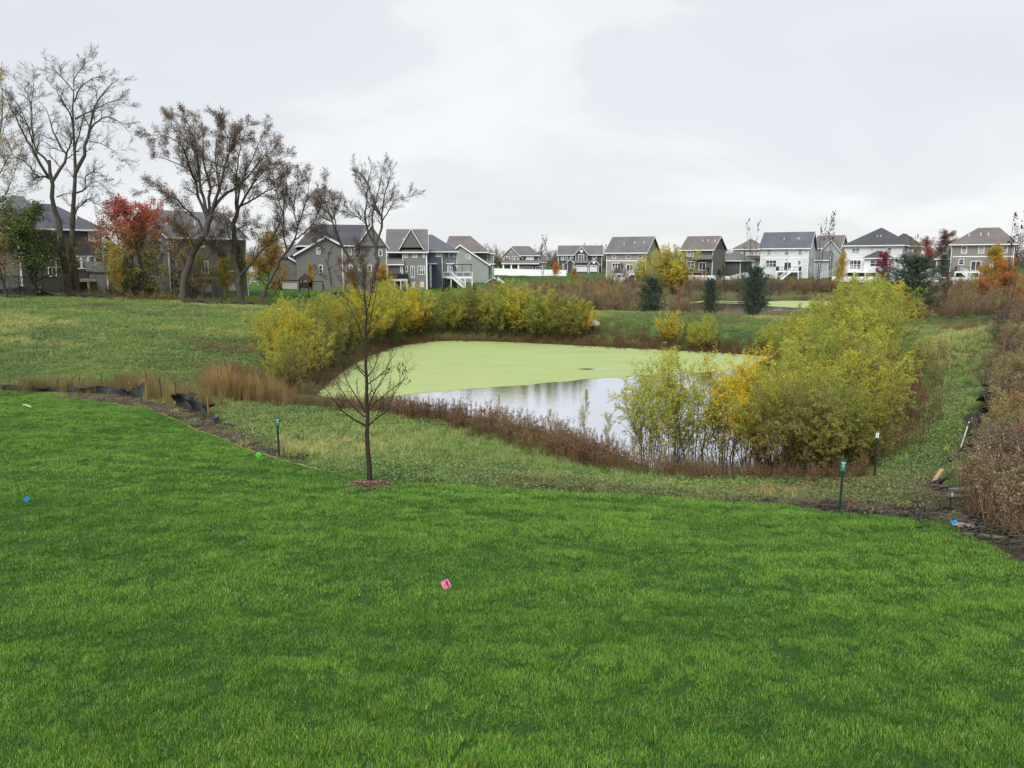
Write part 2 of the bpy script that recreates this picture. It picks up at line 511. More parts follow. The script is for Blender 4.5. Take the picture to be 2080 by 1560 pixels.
t1 = noise(n, l, 6, 6, .7, tc.outputs["Object"]); t2 = noise(n, l, .7, 5, .65, tc.outputs["Object"])
r = ramp(n, l, t1.outputs["Fac"], [(.3, (.45, .45, .45)), (.5, (.9, .9, .9)), (.72, (1.7, 1.6, 1.4))])
r2 = ramp(n, l, t2.outputs["Fac"], [(.3, (.7, .75, .75)), (.7, (1.3, 1.25, 1.1))])
x1 = n.new("ShaderNodeMix"); x1.data_type = 'RGBA'; x1.blend_type = 'MULTIPLY'; x1.inputs["Factor"].default_value = 1
x2 = n.new("ShaderNodeMix"); x2.data_type = 'RGBA'; x2.blend_type = 'MULTIPLY'; x2.inputs["Factor"].default_value = 1
l.new(a.outputs["Color"], x1.inputs["A"]); l.new(r.outputs[0], x1.inputs["B"])
l.new(x1.outputs["Result"], x2.inputs["A"]); l.new(r2.outputs[0], x2.inputs["B"])
l.new(x2.outputs["Result"], p.inputs["Base Color"])
bump(n, l, t1.outputs["Fac"], .12, .8, p)
g = link("ground", gm, m)
tag(g, "weedy meadow ground of the basin around both ponds", "ground", kind="structure")

# ---- the turf sheet
def lawn_height(X, Y):
    return height(X, Y) + .02 + undulate(X, Y) * np.clip(-sdist(LAWN, X, Y) / 1.0, 0, 1)
def edge_y(x):
    """outer edge of the lawn over x (EDGE is monotone in x up to its right end)"""
    return np.interp(x, EDGE[:, 0], EDGE[:, 1])
_xs = np.arange(-44, float(EDGE[-1][0]), .2)
_rows = 260
U_, W_ = np.meshgrid(_xs, np.linspace(0, 1, _rows) ** .85)
ye = edge_y(U_) + (fbm(U_ * 1.7, U_ * 0 + 3, 2) - .5) * .12
LY = -6 + (ye + 6) * W_
LZ = lawn_height(U_, LY)
last = W_ > .999
LZ = np.where(last, height(U_, LY) - .06, LZ)
idx = np.arange(U_.size).reshape(U_.shape)
Q = np.stack([idx[:-1, :-1], idx[:-1, 1:], idx[1:, 1:], idx[1:, :-1]], -1).reshape(-1, 4)
lm = quads_mesh("lawn", np.stack([U_, LY, LZ], -1).reshape(-1, 3), Q, smooth=True)
m, n, l, o = new_mat("lawn_turf")
p = principled(n, l, o, .9, .15)
tc = n.new("ShaderNodeTexCoord")
t1 = noise(n, l, 14, 6, .7, tc.outputs["Object"]); t2 = noise(n, l, .8, 4, .6, tc.outputs["Object"])
r = ramp(n, l, t1.outputs["Fac"], [(.3, (.014, .04, .007)), (.55, (.028, .075, .011)), (.75, (.045, .11, .016))])
l.new(r.outputs[0], p.inputs["Base Color"])
bump(n, l, t1.outputs["Fac"], .05, .8, p)
lawn = link("lawn", lm, m)
tag(lawn, "dense bright green sod lawn filling the foreground", "lawn", kind="structure")

# ---- water
# 
def poly_sheet(name, P, z, mat, grow_=0.0):
    P = np.array(P); c = P.mean(0)
    if grow_:
        d = P - c; P = P + d / np.linalg.norm(d, axis=1)[:, None] * grow_
    V = [(c[0], c[1], z)] + [(x, y, z) for x, y in P]
    n_ = len(P)
    me = bpy.data.meshes.new(name)
    me.from_pydata(V, [], [(0, 1 + i, 1 + (i + 1) % n_) for i in range(n_)])
    me.update()
    return link(name, me, mat)
m, n, l, o = new_mat("pond_water")
dif = n.new("ShaderNodeBsdfDiffuse"); dif.inputs[0].default_value = (.03, .032, .03, 1)
gl = n.new("ShaderNodeBsdfGlossy"); gl.inputs["Roughness"].default_value = .03
gl.inputs["Color"].default_value = (.84, .86, .9, 1)
tc = n.new("ShaderNodeTexCoord"); mp = n.new("ShaderNodeMapping"); mp.inputs["Scale"].default_value = (.6, 2.2, 1)
l.new(tc.outputs["Object"], mp.inputs[0])
t = noise(n, l, 1.6, 4, .6, mp.outputs[0])
b = bump(n, l, t.outputs["Fac"], .012, .6); l.new(b.outputs[0], gl.inputs["Normal"])
lw = n.new("ShaderNodeFresnel"); lw.inputs["IOR"].default_value = 2.4
l.new(b.outputs[0], lw.inputs["Normal"])
mm = n.new("ShaderNodeMath"); mm.operation = 'MULTIPLY_ADD'; mm.inputs[1].default_value = .75; mm.inputs[2].default_value = .38
mm.use_clamp = True
l.new(lw.outputs[0], mm.inputs[0])
mx = n.new("ShaderNodeMixShader"); l.new(mm.outputs[0], mx.inputs[0]); l.new(dif.outputs[0], mx.inputs[1]); l.new(gl.outputs[0], mx.inputs[2])
l.new(mx.outputs[0], o.inputs[0]); M_WATER = m
w = poly_sheet("pond_water", POND, 0.0, M_WATER, .5)
tag(w, "still open water of the near pond reflecting the grey sky", "pond", kind="structure")
w = poly_sheet("far_pond_water", POND2, PZ2, M_WATER, .5)
tag(w, "narrow far pond behind the grassy berm", "pond", kind="structure")

# duckweed: a floating sheet with a ragged edge, each sheet 6 mm above the water
def duck(name, P, z, label, rag=.3, it=3):
    P = np.array(P, float)
    out = []
    for i in range(len(P)):
        a, b2 = P[i], P[(i + 1) % len(P)]
        L = np.hypot(*(b2 - a)); k = max(2, int(L / .35))
        for t_ in np.linspace(0, 1, k, endpoint=False): out.append(a + (b2 - a) * t_)
    out = np.array(out)
    nx = fbm(out[:, 0] * .5 + 5, out[:, 1] * .8, 4) - .5; ny = fbm(out[:, 0] * .6 + 50, out[:, 1] * .8 + 7, 4) - .5
    out[:, 0] += nx * rag * 6; out[:, 1] += ny * rag * 5
    import bmesh
    bm = bmesh.new()
    vs = [bm.verts.new((x, y, z)) for x, y in out]
    bm.faces.new(vs)
    bmesh.ops.triangulate(bm, faces=bm.faces[:])
    bmesh.ops.recalc_face_normals(bm, faces=bm.faces[:])
    me = bpy.data.meshes.new(name); bm.to_mesh(me); bm.free()
    o_ = link(name, me, M_DUCK)
    return tag(o_, label, "duckweed", kind="stuff")
m, n, l, o = new_mat("duckweed")
p = principled(n, l, o, .75, .25)
tc = n.new("ShaderNodeTexCoord"); mp = n.new("ShaderNodeMapping")
mp.inputs["Scale"].default_value = (.05, .17, 1); mp.inputs["Rotation"].default_value = (0, 0, radians(12))
l.new(tc.outputs["Object"], mp.inputs[0])
t1 = noise(n, l, 1.3, 6, .6, mp.outputs[0], dist=.8); t2 = noise(n, l, 40, 3, .8, tc.outputs["Object"])
r = ramp(n, l, t1.outputs["Fac"], [(.28, (.25, .335, .11)), (.42, (.305, .38, .15)), (.5, (.32, .39, .165)), (.56, (.295, .37, .14)), (.7, (.345, .405, .185))])
r2 = ramp(n, l, t2.outputs["Fac"], [(.35, (.9, .9, .88)), (.65, (1, 1, 1))])
x1 = n.new("ShaderNodeMix"); x1.data_type = 'RGBA'; x1.blend_type = 'MULTIPLY'; x1.inputs["Factor"].default_value = 1
l.new(r.outputs[0], x1.inputs["A"]); l.new(r2.outputs[0], x1.inputs["B"]); l.new(x1.outputs["Result"], p.inputs["Base Color"])
M_DUCK = m
dk = [plane_pt(px, py, 0) for px, py in [(600,812),(640,780),(690,745),(750,712),(850,680),(1000,682),(1200,692),(1500,710),(1570,722),(1530,750),(1400,757),(1290,764),(1180,771),(1060,783),(960,790),(860,798),(790,806),(700,825)]]
duck("duckweed", dk, .006, "pale lime green duckweed sheet covering the far half of the near pond", .16)
dk = [plane_pt(px, py, PZ2) for px, py in [(1556,612.5),(1600,611),(1700,611.5),(1700,626.5),(1640,626),(1560,622)]]
duck("duckweed", dk, PZ2 + .006, "pale green duckweed patch on the far pond beside the pine", .25)
for q, lb in (([(1452,611.6),(1530,612.2),(1530,613.4),(1452,612.6)], "upper thin duckweed streak on the far pond between two pines"),
          ([(1452,614.4),(1535,616.2),(1535,617.4),(1452,615.4)], "lower thin duckweed streak on the far pond between two pines"),
          ([(1390,614),(1430,611.5),(1430,613),(1400,617)], "thin duckweed streak on the far pond left of the middle pine")):
    duck("duckweed", [plane_pt(px, py, PZ2) for px, py in q], PZ2 + .006, lb, .05)

st = poly_sheet("water_streak", [plane_pt(px, py, 0) for px, py in [(1170,749.5),(1200,748.2),(1240,749.5),(1300,750.5),(1300,751.5),(1230,751.8),(1185,751.2)]], .012, M_WATER)
tag(st, "thin dark gap of open water in the duckweed left of the near willow clump", "pond", kind="structure")
# ------------------------------------------------------------------ houses
M_WHITE = plain("white_trim", (.72, .73, .74), .5, .06, 1.5)
M_GLASS, n, l, o = new_mat("window_glass")
p = principled(n, l, o, .12, .8)
tc = n.new("ShaderNodeTexCoord"); t = noise(n, l, .45, 2, .5, tc.outputs["Object"])
r = ramp(n, l, t.outputs["Fac"], [(.4, (.03, .035, .045)), (.52, (.09, .10, .115)), (.62, (.30, .31, .32))])
l.new(r.outputs[0], p.inputs["Base Color"])
M_BLIND = plain("window_blind", (.5, .52, .52), .7, .15, 1.2)
M_BLACK = plain("black_metal", (.018, .018, .02), .5, .2)
M_DECK = plain("deck_boards", (.34, .29, .23), .8, .2, 2)
M_WOOD = plain("weathered_wood", (.19, .15, .11), .85, .25, 4)
M_DARKV = plain("shade_cloth", (.05, .05, .055), .8, .2)
M_CONC = plain("concrete", (.42, .41, .39), .9, .12)
R_GREY = shingle("roof_grey", (.125, .125, .13))
R_BLUE = shingle("roof_slate_blue", (.10, .107, .125))
R_DARK = shingle("roof_charcoal", (.07, .072, .082))
R_WARM = shingle("roof_weathered", (.135, .125, .12))
def SD(name, c): return siding("siding_" + name, c)

class House:
    def __init__(s, name, label, px, py, D, turn, wall, roof, trim=None, cat="house", group=None):
        """front-left bottom corner seen at (px, py) from D metres; turn: degrees the front is turned
        away from the viewer (positive shows the right side)"""
        s.D = D
        x = at(px, HZ, D)[0]
        z = at(px, py, D)[2]
        th = math.atan2(x, D)
        s.yaw = -th - radians(turn)
        s.turn = radians(turn)
        s.root = empty(name, (x, D, z), s.yaw, label, cat, group)
        s.wall, s.roofm, s.trim = wall, roof, trim or M_WHITE
        s.px, s.py, s.x, s.z = px, py, x, z
        s.tr = MB()
    def U(s, px, d=0.0):
        """local x of the point of the front plane (local y = d) seen at column px"""
        r = ray(px, s.py); vx, vy = r[0], r[1]
        cx, sx = cos(s.yaw), sin(s.yaw)
        ox, oy = s.x - sx * d, s.D + cx * d
        # ox + cx*u = k vx ; oy + sx*u = k vy
        return (oy * vx - ox * vy) / (cx * vy - sx * vx)
    def V(s, px, py, d=0.0):
        u = s.U(px, d)
        Y = s.D + cos(s.yaw) * d + sin(s.yaw) * u
        return at(px, py, Y)[2] - s.z
    def block(s, u0, u1, d0, d1, z0, z1, mat=None, name="wall"):
        MB().box(u0, u1, d0, d1, z0, z1).build(name, mat or s.wall, s.root)
        w = .13
        for x in (u0, u1):
            for y in (d0, d1):
                s.tr.box(x - w * (x == u0) * .3 - (0 if x == u0 else w * .7), x + (w * .7 if x == u0 else w * .3),
                         y - (.035 if y == d0 else w - .035), y + (w - .035 if y == d0 else .035), z0, z1 - .02)
    def gable(s, u0, u1, d0, d1, z, rise, axis='x', over=.45, mat=None, wall=None, rake=True):
        """a gable roof whose ridge runs along axis, with its gable walls and white rakes"""
        m = mat or s.roofm
        if axis == 'x': a0, a1, b0, b1 = u0, u1, d0, d1
        else: a0, a1, b0, b1 = d0, d1, u0, u1
        mid = (b0 + b1) / 2; hw = (b1 - b0) / 2
        sl = rise / hw; t = .18
        e0, e1, ez = b0 - over, b1 + over, z - over * sl
        prof = [(e0, ez), (e0, ez + t), (mid, z + rise + t), (e1, ez + t), (e1, ez), (mid, z + rise)]
        MB().extrude([prof[0], prof[5], prof[4], prof[3], prof[2], prof[1]], axis, a0 - over * .8, a1 + over * .8).build("roof", m, s.root)
        for q0, q1 in ((a0 + .02, a0 + .12), (a1 - .12, a1 - .02)):
            MB().extrude([(b0 + .01, z - .02), (b1 - .01, z - .02), (mid, z + rise - .03)], axis, q0, q1).build("gable_wall", wall or s.wall, s.root)
        if rake:
            for q0, q1 in ((a0 - over * .8 - .05, a0 - over * .8 - .005), (a1 + over * .8 + .005, a1 + over * .8 + .05)):
                s.tr.extrude([(e0, ez - .08), (mid, z + rise - .08), (mid, z + rise + t - .03), (e0, ez + t - .03)], axis, q0, q1)
                s.tr.extrude([(e1, ez - .08), (e1, ez + t - .03), (mid, z + rise + t - .03), (mid, z + rise - .08)], axis, q0, q1)
        for bb in (e0, e1):
            sg = -1 if bb == e0 else 1
            q = sorted((bb + sg * .004, bb + sg * .06))
            if axis == 'x': s.tr.box(a0 - over * .8, a1 + over * .8, q[0], q[1], ez - .06, ez + t - .02)
            else: s.tr.box(q[0], q[1], a0 - over * .8, a1 + over * .8, ez - .06, ez + t - .02)
        if axis == 'x': s.tr.box(a0, a1, b0 - over + .01, b0 - .01, ez - .01, ez + .015)
    def hip(s, u0, u1, d0, d1, z, rise, over=.45, mat=None, ridge=None, r0=None, r1=None):
        m = mat or s.roofm
        x0, x1, y0, y1 = u0 - over, u1 + over, d0 - over, d1 + over
        W, Dp = x1 - x0, y1 - y0
        if r0 is None:
            if W >= Dp: r0, r1 = (x0 + Dp / 2, (y0 + y1) / 2), (x1 - Dp / 2, (y0 + y1) / 2)
            else: r0, r1 = ((x0 + x1) / 2, y0 + W / 2), ((x0 + x1) / 2, y1 - W / 2)
        zb, zt = z - .12, z + .06
        P = [(x0,y0,zb),(x1,y0,zb),(x1,y1,zb),(x0,y1,zb),(x0,y0,zt),(x1,y0,zt),(x1,y1,zt),(x0,y1,zt),(*r0, z + rise),(*r1, z + rise)]
        if abs(r0[1] - r1[1]) < 1e-6: top = [(4,5,9,8),(5,6,9),(6,7,8,9),(7,4,8)]
        else: top = [(4,5,8),(5,6,9,8),(6,7,9),(7,4,8,9)]
        MB().poly(P, [(3,2,1,0),(0,1,5,4),(1,2,6,5),(2,3,7,6),(3,0,4,7)] + top).build("roof", m, s.root)
        e_ = .05
        s.tr.box(x0, x1, y0 - e_, y0 - .004, zb - .04, zt - .01); s.tr.box(x0, x1, y1 + .004, y1 + e_, zb - .04, zt - .01)
        s.tr.box(x0 - e_, x0 - .004, y0, y1, zb - .04, zt - .01); s.tr.box(x1 + .004, x1 + e_, y0, y1, zb - .04, zt - .01)
    def win(s, px0, px1, py0, py1, cols=1, rows=2, d=0.0, blind=False, name="window", casing=.11):
        u0, u1 = s.U(px0, d), s.U(px1, d)
        z1, z0 = s.V((px0 + px1) / 2, py0, d), s.V((px0 + px1) / 2, py1, d)
        s.win_m(u0, u1, z0, z1, 'front', d, cols, rows, blind, name, casing)
    def win_m(s, a0, a1, z0, z1, face='front', at_=0.0, cols=1, rows=2, blind=False, name="window", casing=.11):
        """a window on a face: casing, sash bars, and the pane behind them as a sub-part"""
        def bx(mb, p0, p1, q0, q1, n0, n1):      # n: outwards from the wall
            if face == 'front': mb.box(p0, p1, at_ - n1, at_ - n0, q0, q1)
            elif face == 'right': mb.box(at_ + n0, at_ + n1, p0, p1, q0, q1)
            else: mb.box(at_ - n1, at_ - n0, p0, p1, q0, q1)
        f = MB(); c = casing
        bx(f, a0, a0 + c, z0, z1, .003, .07); bx(f, a1 - c, a1, z0, z1, .003, .07)
        bx(f, a0 + c, a1 - c, z1 - c, z1, .003, .07); bx(f, a0 + c, a1 - c, z0, z0 + c, .003, .07)
        iw, ih = (a1 - a0 - 2 * c), (z1 - z0 - 2 * c)
        for k in range(1, cols):
            x = a0 + c + iw * k / cols; bx(f, x - .045, x + .045, z0 + c, z1 - c, .003, .06)
        for k in range(1, rows):
            y = z0 + c + ih * k / rows
            for j in range(cols):
                p0 = a0 + c + iw * j / cols + (.045 if j else 0); p1 = a0 + c + iw * (j + 1) / cols - (.045 if j < cols - 1 else 0)
                bx(f, p0, p1, y - .03, y + .03, .003, .05)
        fo = f.build(name, s.trim, s.root)
        g = MB(); bx(g, a0 + c * .5, a1 - c * .5, z0 + c * .5, z1 - c * .5, .004, .022)
        g.build("pane", M_BLIND if blind else M_GLASS, fo)
        return fo
    def vent(s, px, py, h=.55):
        """a roof pipe or vent standing where (px, py) meets the front roof slope (estimated depth 2.5 m)"""
        pass
    def band(s, px0, px1, py, d=0.0, h=.2):
        u0, u1 = s.U(px0, d), s.U(px1, d); z = s.V((px0 + px1) / 2, py, d)
        s.tr.box(u0, u1, d - .03, d - .003, z - h / 2, z + h / 2)
    def pipes(s, lst, mat=None):
        """roof pipes: (u, y, z of the slope)"""
        for u, y, z in lst:
            MB().bar((u, y, z - .2), (u, y, z + .6), .09, 6).build("roof_pipe", mat or M_WHITE, s.root)
    def deck(s, u0, u1, depth, z, post_z0, mat=None, rail=M_BLACK, posts=3, d=0.0, stairs=None, solid_rail=False, fascia=None):
        fm = fascia or M_WHITE
        dk = MB().box(u0, u1, d - depth, d - .01, z - .32, z).build("deck", fm, s.root)
        pm = MB()
        for k in range(posts):
            u = u0 + .12 + (u1 - u0 - .24) * k / max(1, posts - 1)
            MB().box(u - .11, u + .11, d - depth + .02, d - depth + .24, post_z0, z - .33).build("post", fm, dk)
        r = MB()
        yf = d - depth + .05
        def run(p, q):
            L = hypot(q[0] - p[0], q[1] - p[1]); n_ = max(2, int(L / .22))
            r.beam((*p, z + .98), (*q, z + .98), .06, .07); r.beam((*p, z + .12), (*q, z + .12), .05, .05)
            for k in range(n_ + 1):
                t_ = k / n_; x, y = p[0] + (q[0] - p[0]) * t_, p[1] + (q[1] - p[1]) * t_
                w_ = .045 if k % 6 == 0 else .02
                r.box(x - w_, x + w_, y - w_, y + w_, z, z + 1.0)
            if solid_rail:
                r.beam((*p, z + .55), (*q, z + .55), .02, .75)
        if stairs != 'mid': run((u0 + .05, yf), (u1 - .05, yf))
        else: run((u0 + .05, yf), (u0 + (u1 - u0) * .45, yf)); run((u0 + (u1 - u0) * .62, yf), (u1 - .05, yf))
        run((u0 + .05, yf), (u0 + .05, d - .1)); run((u1 - .05, yf), (u1 - .05, d - .1))
        r.build("railing", rail, dk)
        return dk
    def stairs(s, dk, p, q, w=1.1, mat=None):
        """an open stair from p (top) down to q; both local (u, y, z)"""
        mb = MB(); m = mat or M_WHITE
        P, Q = Vector(p), Vector(q)
        d = Q - P; side = Vector((-d.y, d.x, 0)).normalized() * (w / 2)
        for sg in (-1, 1): mb.beam(P + side * sg, Q + side * sg, .08, .3)
        n_ = max(3, int(abs(d.z) / .19))
        for k in range(n_):
            c = P + d * ((k + .5) / n_)
            mb.beam(c - side, c + side, .26, .05)
        mb.build("stairs", m, dk)
        rr = MB()
        for sg in (-1, 1):
            a, b = P + side * sg + Vector((0, 0, .95)), Q + side * sg + Vector((0, 0, .95))
            rr.beam(a, b, .06, .07)
            for k in range(n_ + 1):
                c = P + side * sg + d * (k / n_); rr.beam(c, c + Vector((0, 0, .95)), .04, .04)
        rr.build("stair_railing", m if mat else M_BLACK, dk)
    def done(s):
        if s.tr.v: s.tr.build("trim", s.trim, s.root)
        # a foundation that reaches into the ground
        return s.root

B = -3.0     # walls reach this far below the seen foot so that they always meet the ground
# --- H9 beige house with the yellow tree
h = House("house", "beige three-level house with grey gable roof behind the tall yellow tree", 1232, 567, 192, 22, SD("beige", (.33, .31, .27)), R_GREY)
w = h.U(1311); ez = h.V(1270, 511)
h.block(0, w, 0, 9.5, B, ez)
h.gable(0, w, 0, 9.5, ez, 3.5, 'x', .6)
for a in ((1242.6,1250.5,513.6,525.8),(1271.5,1280,513,525.5),(1295,1303,512.8,525)): h.win(*a, rows=2)
h.win(1242.6, 1260.5, 534.2, 547.4, cols=3); h.win(1272, 1285, 537, 553, cols=2, rows=1, name="patio_door"); h.win(1296, 1302.5, 534, 543)
h.win(1241.5, 1252, 558, 565.6, cols=2, rows=1)
h.band(1232, 1311, 529.7)
h.win_m(3.5, 4.6, ez - 2.2, ez - .6, 'right', w); h.win_m(3.5, 4.8, ez - 5.2, ez - 3.6, 'right', w)
dz = h.V(1275, 555)
dk = h.deck(h.U(1257), h.U(1300), 3.2, dz, B, posts=4)
h.stairs(dk, (h.U(1290), -3.3, dz), (h.U(1276), -5.6, dz - 2.2), mat=M_WHITE)
h.pipes([(w * .36, 2.2, ez + 1.6), (w * .62, 2.5, ez + 1.85), (w * .86, 2.5, ez + 1.85)])
h.done()
# --- H10 dark grey house
h = House("house", "dark slate-sided house with back deck, left of the bare saplings and white house", 1384, 565, 195, 22, SD("slate", (.115, .12, .122)), R_WARM, M_WHITE)
w = h.U(1446); ez = h.V(1415, 506)
h.block(0, w, 0, 9, B, ez)
MB().box(w + .004, w + .05, .14, 8.86, B, ez - .05).build("side_wall", SD("stone_grey", (.22, .21, .20)), h.root)
h.gable(0, w, 0, 9, ez, 3.1, 'x', .5)
h.win(1393, 1408, 509, 521, cols=2, rows=2); h.win(1394, 1410, 531, 545, cols=2, rows=2); h.win(1418.5, 1433, 533, 549.5, cols=2, rows=1, name="patio_door")
z0 = h.V(1427, 527)
MB().extrude([(-.9, z0), (-.9, z0 + .12), (0, z0 + 1.1), (0, z0)], 'x', h.U(1408), w + .2).build("porch_roof", R_WARM, h.root)
dz = h.V(1415, 551.5)
dk = h.deck(h.U(1393), h.U(1440), 3, dz, B, posts=3, fascia=M_WOOD)
h.stairs(dk, (h.U(1437), -3.1, dz), (h.U(1449), -5.8, dz - 1.7), mat=M_WOOD)
h.pipes([(w * .55, 2.5, ez + 1.8), (w * .72, 2.5, ez + 1.8), (w * .95, 2.3, ez + 1.7)])
h.done()
h = House("house_wing", "low dark grey hip-roofed garage wing beside the slate-sided house", 1461, 563, 203, 25, SD("slate_wing", (.10, .105, .108)), R_GREY, cat="garage")
w = h.U(1503); ez = h.V(1480, 529.5)
h.block(0, w, 0, 7, B, ez); h.hip(0, w, 0, 7, ez, 2.5, .6); h.done()
# --- H11
h = House("house", "white house with broad hip roof half hidden behind the slate house's garage", 1489, 566, 235, 8, SD("white_far", (.52, .53, .54)), R_WARM)
w = h.U(1549); ez = h.V(1520, 506.5)
h.block(0, w, 0, 11, B, ez); h.hip(0, w, 0, 11, ez, 3.2, .6)
h.win(1506, 1513, 508.5, 518); h.win(1521, 1528, 508.5, 518, cols=2); h.win(1539.5, 1545.5, 509, 519)
h.win(1523, 1527, 533, 546, rows=3); h.win(1533, 1542, 533, 546, name="patio_door", rows=1, cols=2)
z0 = h.V(1520, 526)
MB().extrude([(-1.6, z0), (-1.6, z0 + .12), (0, z0 + 1), (0, z0)], 'x', 1, w + .2).build("porch_roof", R_DARK, h.root)
h.done()
# --- H12 white
h = House("house", "white three-level house with slate roof, black deck railing and long stair", 1544.5, 562, 188, 11, SD("white", (.66, .68, .69)), R_BLUE)
w = h.U(1640); ez = h.V(1590, 502)
h.block(0, w, 0, 10, B, ez)
h.gable(0, w, 0, 10, ez, 3.5, 'x', .6)
for a in ((1555,1564.2,506,518.6),(1590,1600,505.5,518.3),(1618,1627.6,505.5,518)): h.win(*a)
h.win(1553.5, 1576, 528, 543, cols=3); h.win(1591, 1606.5, 532, 549.5, cols=2, rows=1, name="patio_door"); h.win(1618.5, 1625.7, 528.6, 538.5)
h.win(1553, 1564, 555.5, 563, cols=2, rows=1)
h.band(1544.5, 1640, 523.6); h.win_m(4, 5.2, ez - 2.6, ez - .9, 'right', w); h.win_m(4, 5.2, ez - 6, ez - 4.5, 'right', w)
dz = h.V(1600, 550)
dk = h.deck(h.U(1580.6), h.U(1627), 3.4, dz, B, posts=3)
h.stairs(dk, (h.U(1607, -3.5), -3.6, dz), (h.U(1586, -3.5), -4.4, dz - 2.2), mat=M_WHITE)
h.pipes([(w * .44, 2.4, ez + 1.6), (w * .73, 2.4, ez + 1.6), (w * .76, 2.6, ez + 1.7)])
h.done()
# --- H13 grey gabled house behind
h = House("house", "light grey house with crossing gables between the two white houses", 1652, 562, 212, 12, SD("pale_grey", (.40, .42, .45)), R_WARM)
w = h.U(1702); ez = h.V(1680, 503)
h.block(0, w, 0, 10, B, ez); h.gable(0, w, 0, 10, ez, 3.2, 'x', .5)
u0, u1 = h.U(1661, -3), h.U(1707, -3); zz = h.V(1685, 514.5, -3)
h.block(u0, u1, -3, -.01, B, zz); h.gable(u0, u1, -3, 4, zz, 3.4, 'y', .5, rake=True)
u0, u1 = h.U(1649, -6), h.U(1681, -6); zz = h.V(1665, 527, -6)
h.block(u0, u1, -6, -3.1, B, zz); h.gable(u0, u1, -6, -1, zz, 2.1, 'x', .4, mat=R_GREY)
h.win(1663, 1667, 531, 540, d=-6); h.done()
# --- H14 white hip
h = House("house", "bright white house with dark pyramid hip roof and covered back porch", 1715.5, 566, 176, 14, SD("bright_white", (.70, .72, .74)), R_DARK)
w = h.U(1827.5); ez = h.V(1770, 498.6)
h.block(0, w, 0, 11, B, ez)
h.hip(0, w, 0, 11, ez, 4.0, .6, r0=(w * .53, 4.6), r1=(w * .53, 5.6))
u1 = w + 1.6
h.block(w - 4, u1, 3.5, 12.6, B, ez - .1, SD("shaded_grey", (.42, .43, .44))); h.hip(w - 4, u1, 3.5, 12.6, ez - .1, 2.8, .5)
h.win(1726, 1743, 504, 515, cols=2); h.win(1764, 1770, 503.5, 509.8, rows=1); h.win(1798, 1807, 503, 514.4)
h.win(1723.6, 1747, 528, 547, cols=3)
za = h.V(1780, 524.3, -2.5)
u0, uu = h.U(1754, -2.5), h.U(1803, -2.5)
dz = h.V(1750, 550.5)
h.block(u0, uu, -2.5, -.01, dz + .01, za); h.hip(u0, uu, -2.5, 1.5, za, 1.6, .5)
h.win(1765, 1786, 528, 542, cols=2, d=-2.5)
h.tr.box(0, w, -.03, -.003, h.V(1770, 522), h.V(1770, 521))
dk = h.deck(h.U(1720.6), h.U(1790), 4.2, dz, B, posts=4, rail=M_WHITE)
MB().box(h.U(1722), h.U(1790), -.09, -.02, dz - 2.4, dz - .4).build("under_deck_pane", M_GLASS, h.root)  # one dark glass sheet filling the dark underside of the deck
# right low wing
h.block(w + .02, w + 3.2, -1.6, 3.3, B, h.V(1822, 525)); h.hip(w + .02, w + 3.2, -1.6, 3.3, h.V(1822, 525), 1.5, .4)
h.pipes([(w * .52, 2.0, ez + 1.7), (w * .58, 2.0, ez + 1.7)])
h.done()
# --- H15 taupe
h = House("house", "taupe house with long hip roof behind the orange and yellow trees", 1931, 567, 172, 5, SD("taupe", (.26, .245, .21)), R_WARM)
w = h.U(2054.5); ez = h.V(1990, 496.4)
h.block(0, w, 0, 10, B, ez)
h.hip(0, w, 0, 10, ez, 3.7, .6, r0=(w * .37, 5), r1=(w * .72, 5))
for a in ((1947,1959,500,515),(1981.7,1994,500,515),(2028,2040.6,499.7,514.4)): h.win(*a)
h.win(1944, 1955, 526, 538); h.win(1969, 1990, 530, 550, cols=2, rows=1, name="patio_door"); h.win(2008, 2020, 532, 543, cols=2)
h.band(1931, 2054, 521)
dz = h.V(1960, 551)
dk = h.deck(h.U(1940.7), h.U(1991), 3.4, dz, B, posts=3)
h.stairs(dk, (h.U(1953, -3.5), -3.7, dz), (h.U(1976, -3.5), -4.5, dz - 1.9), mat=M_WHITE)
MB().box(h.U(1942), h.U(1988), -.07, -.02, dz - 1.9, dz - .4).build("under_deck_pane", M_GLASS, h.root)  # one dark glass sheet across the wall below the deck
h.pipes([(w * .25, 2.2, ez + 1.9), (w * .44, 2.3, ez + 1.95), (w * .56, 2.3, ez + 1.95)], M_WHITE)
u0, u1 = h.U(1899, 2), -.01; zz = h.V(1915, 526, 2)
h.block(u0, u1, 2, 9, B, zz); h.hip(u0, u1 + 2, 2, 9, zz, 2.3, .4)
h.done()
# --- H7 house with garage, far
h = House("house", "grey and tan two-storey house with three garage doors behind the white fence", 1022, 552, 262, 4, SD("charcoal", (.09, .092, .09)), R_GREY)
w = h.U(1094); ez = h.V(1060, 519)
h.block(0, w, 0, 10, B, ez); h.hip(0, w, 0, 10, ez, 3.2, .5, r0=(3, 5), r1=(w * .72, 5))
u1 = h.U(1055); 
h.block(.02, u1, -2, -.01, B, ez - .02, SD("tan", (.25, .235, .20))); h.gable(.02, u1, -2, 5, ez, 2.6, 'y', .5, wall=SD("tan_gable", (.27, .25, .22)))
h.win(1024, 1035, 520.6, 529.7, cols=2, d=-2); h.win(1040, 1050.8, 520.6, 529.7, cols=2, d=-2); h.win(1036, 1040, 509, 514, d=-2, rows=1)
h.win(1068.6, 1084, 520, 528, cols=3, rows=1, blind=True); h.win(1058, 1062, 520, 526, rows=1)
zz = h.V(1060, 535, -4)
MB().extrude([(-4.5, zz - .1), (-4.5, zz + .05), (-2.1, zz + 1.0), (-2.1, zz - .1)], 'x', -.3, w + .3).build("porch_roof", R_GREY, h.root)
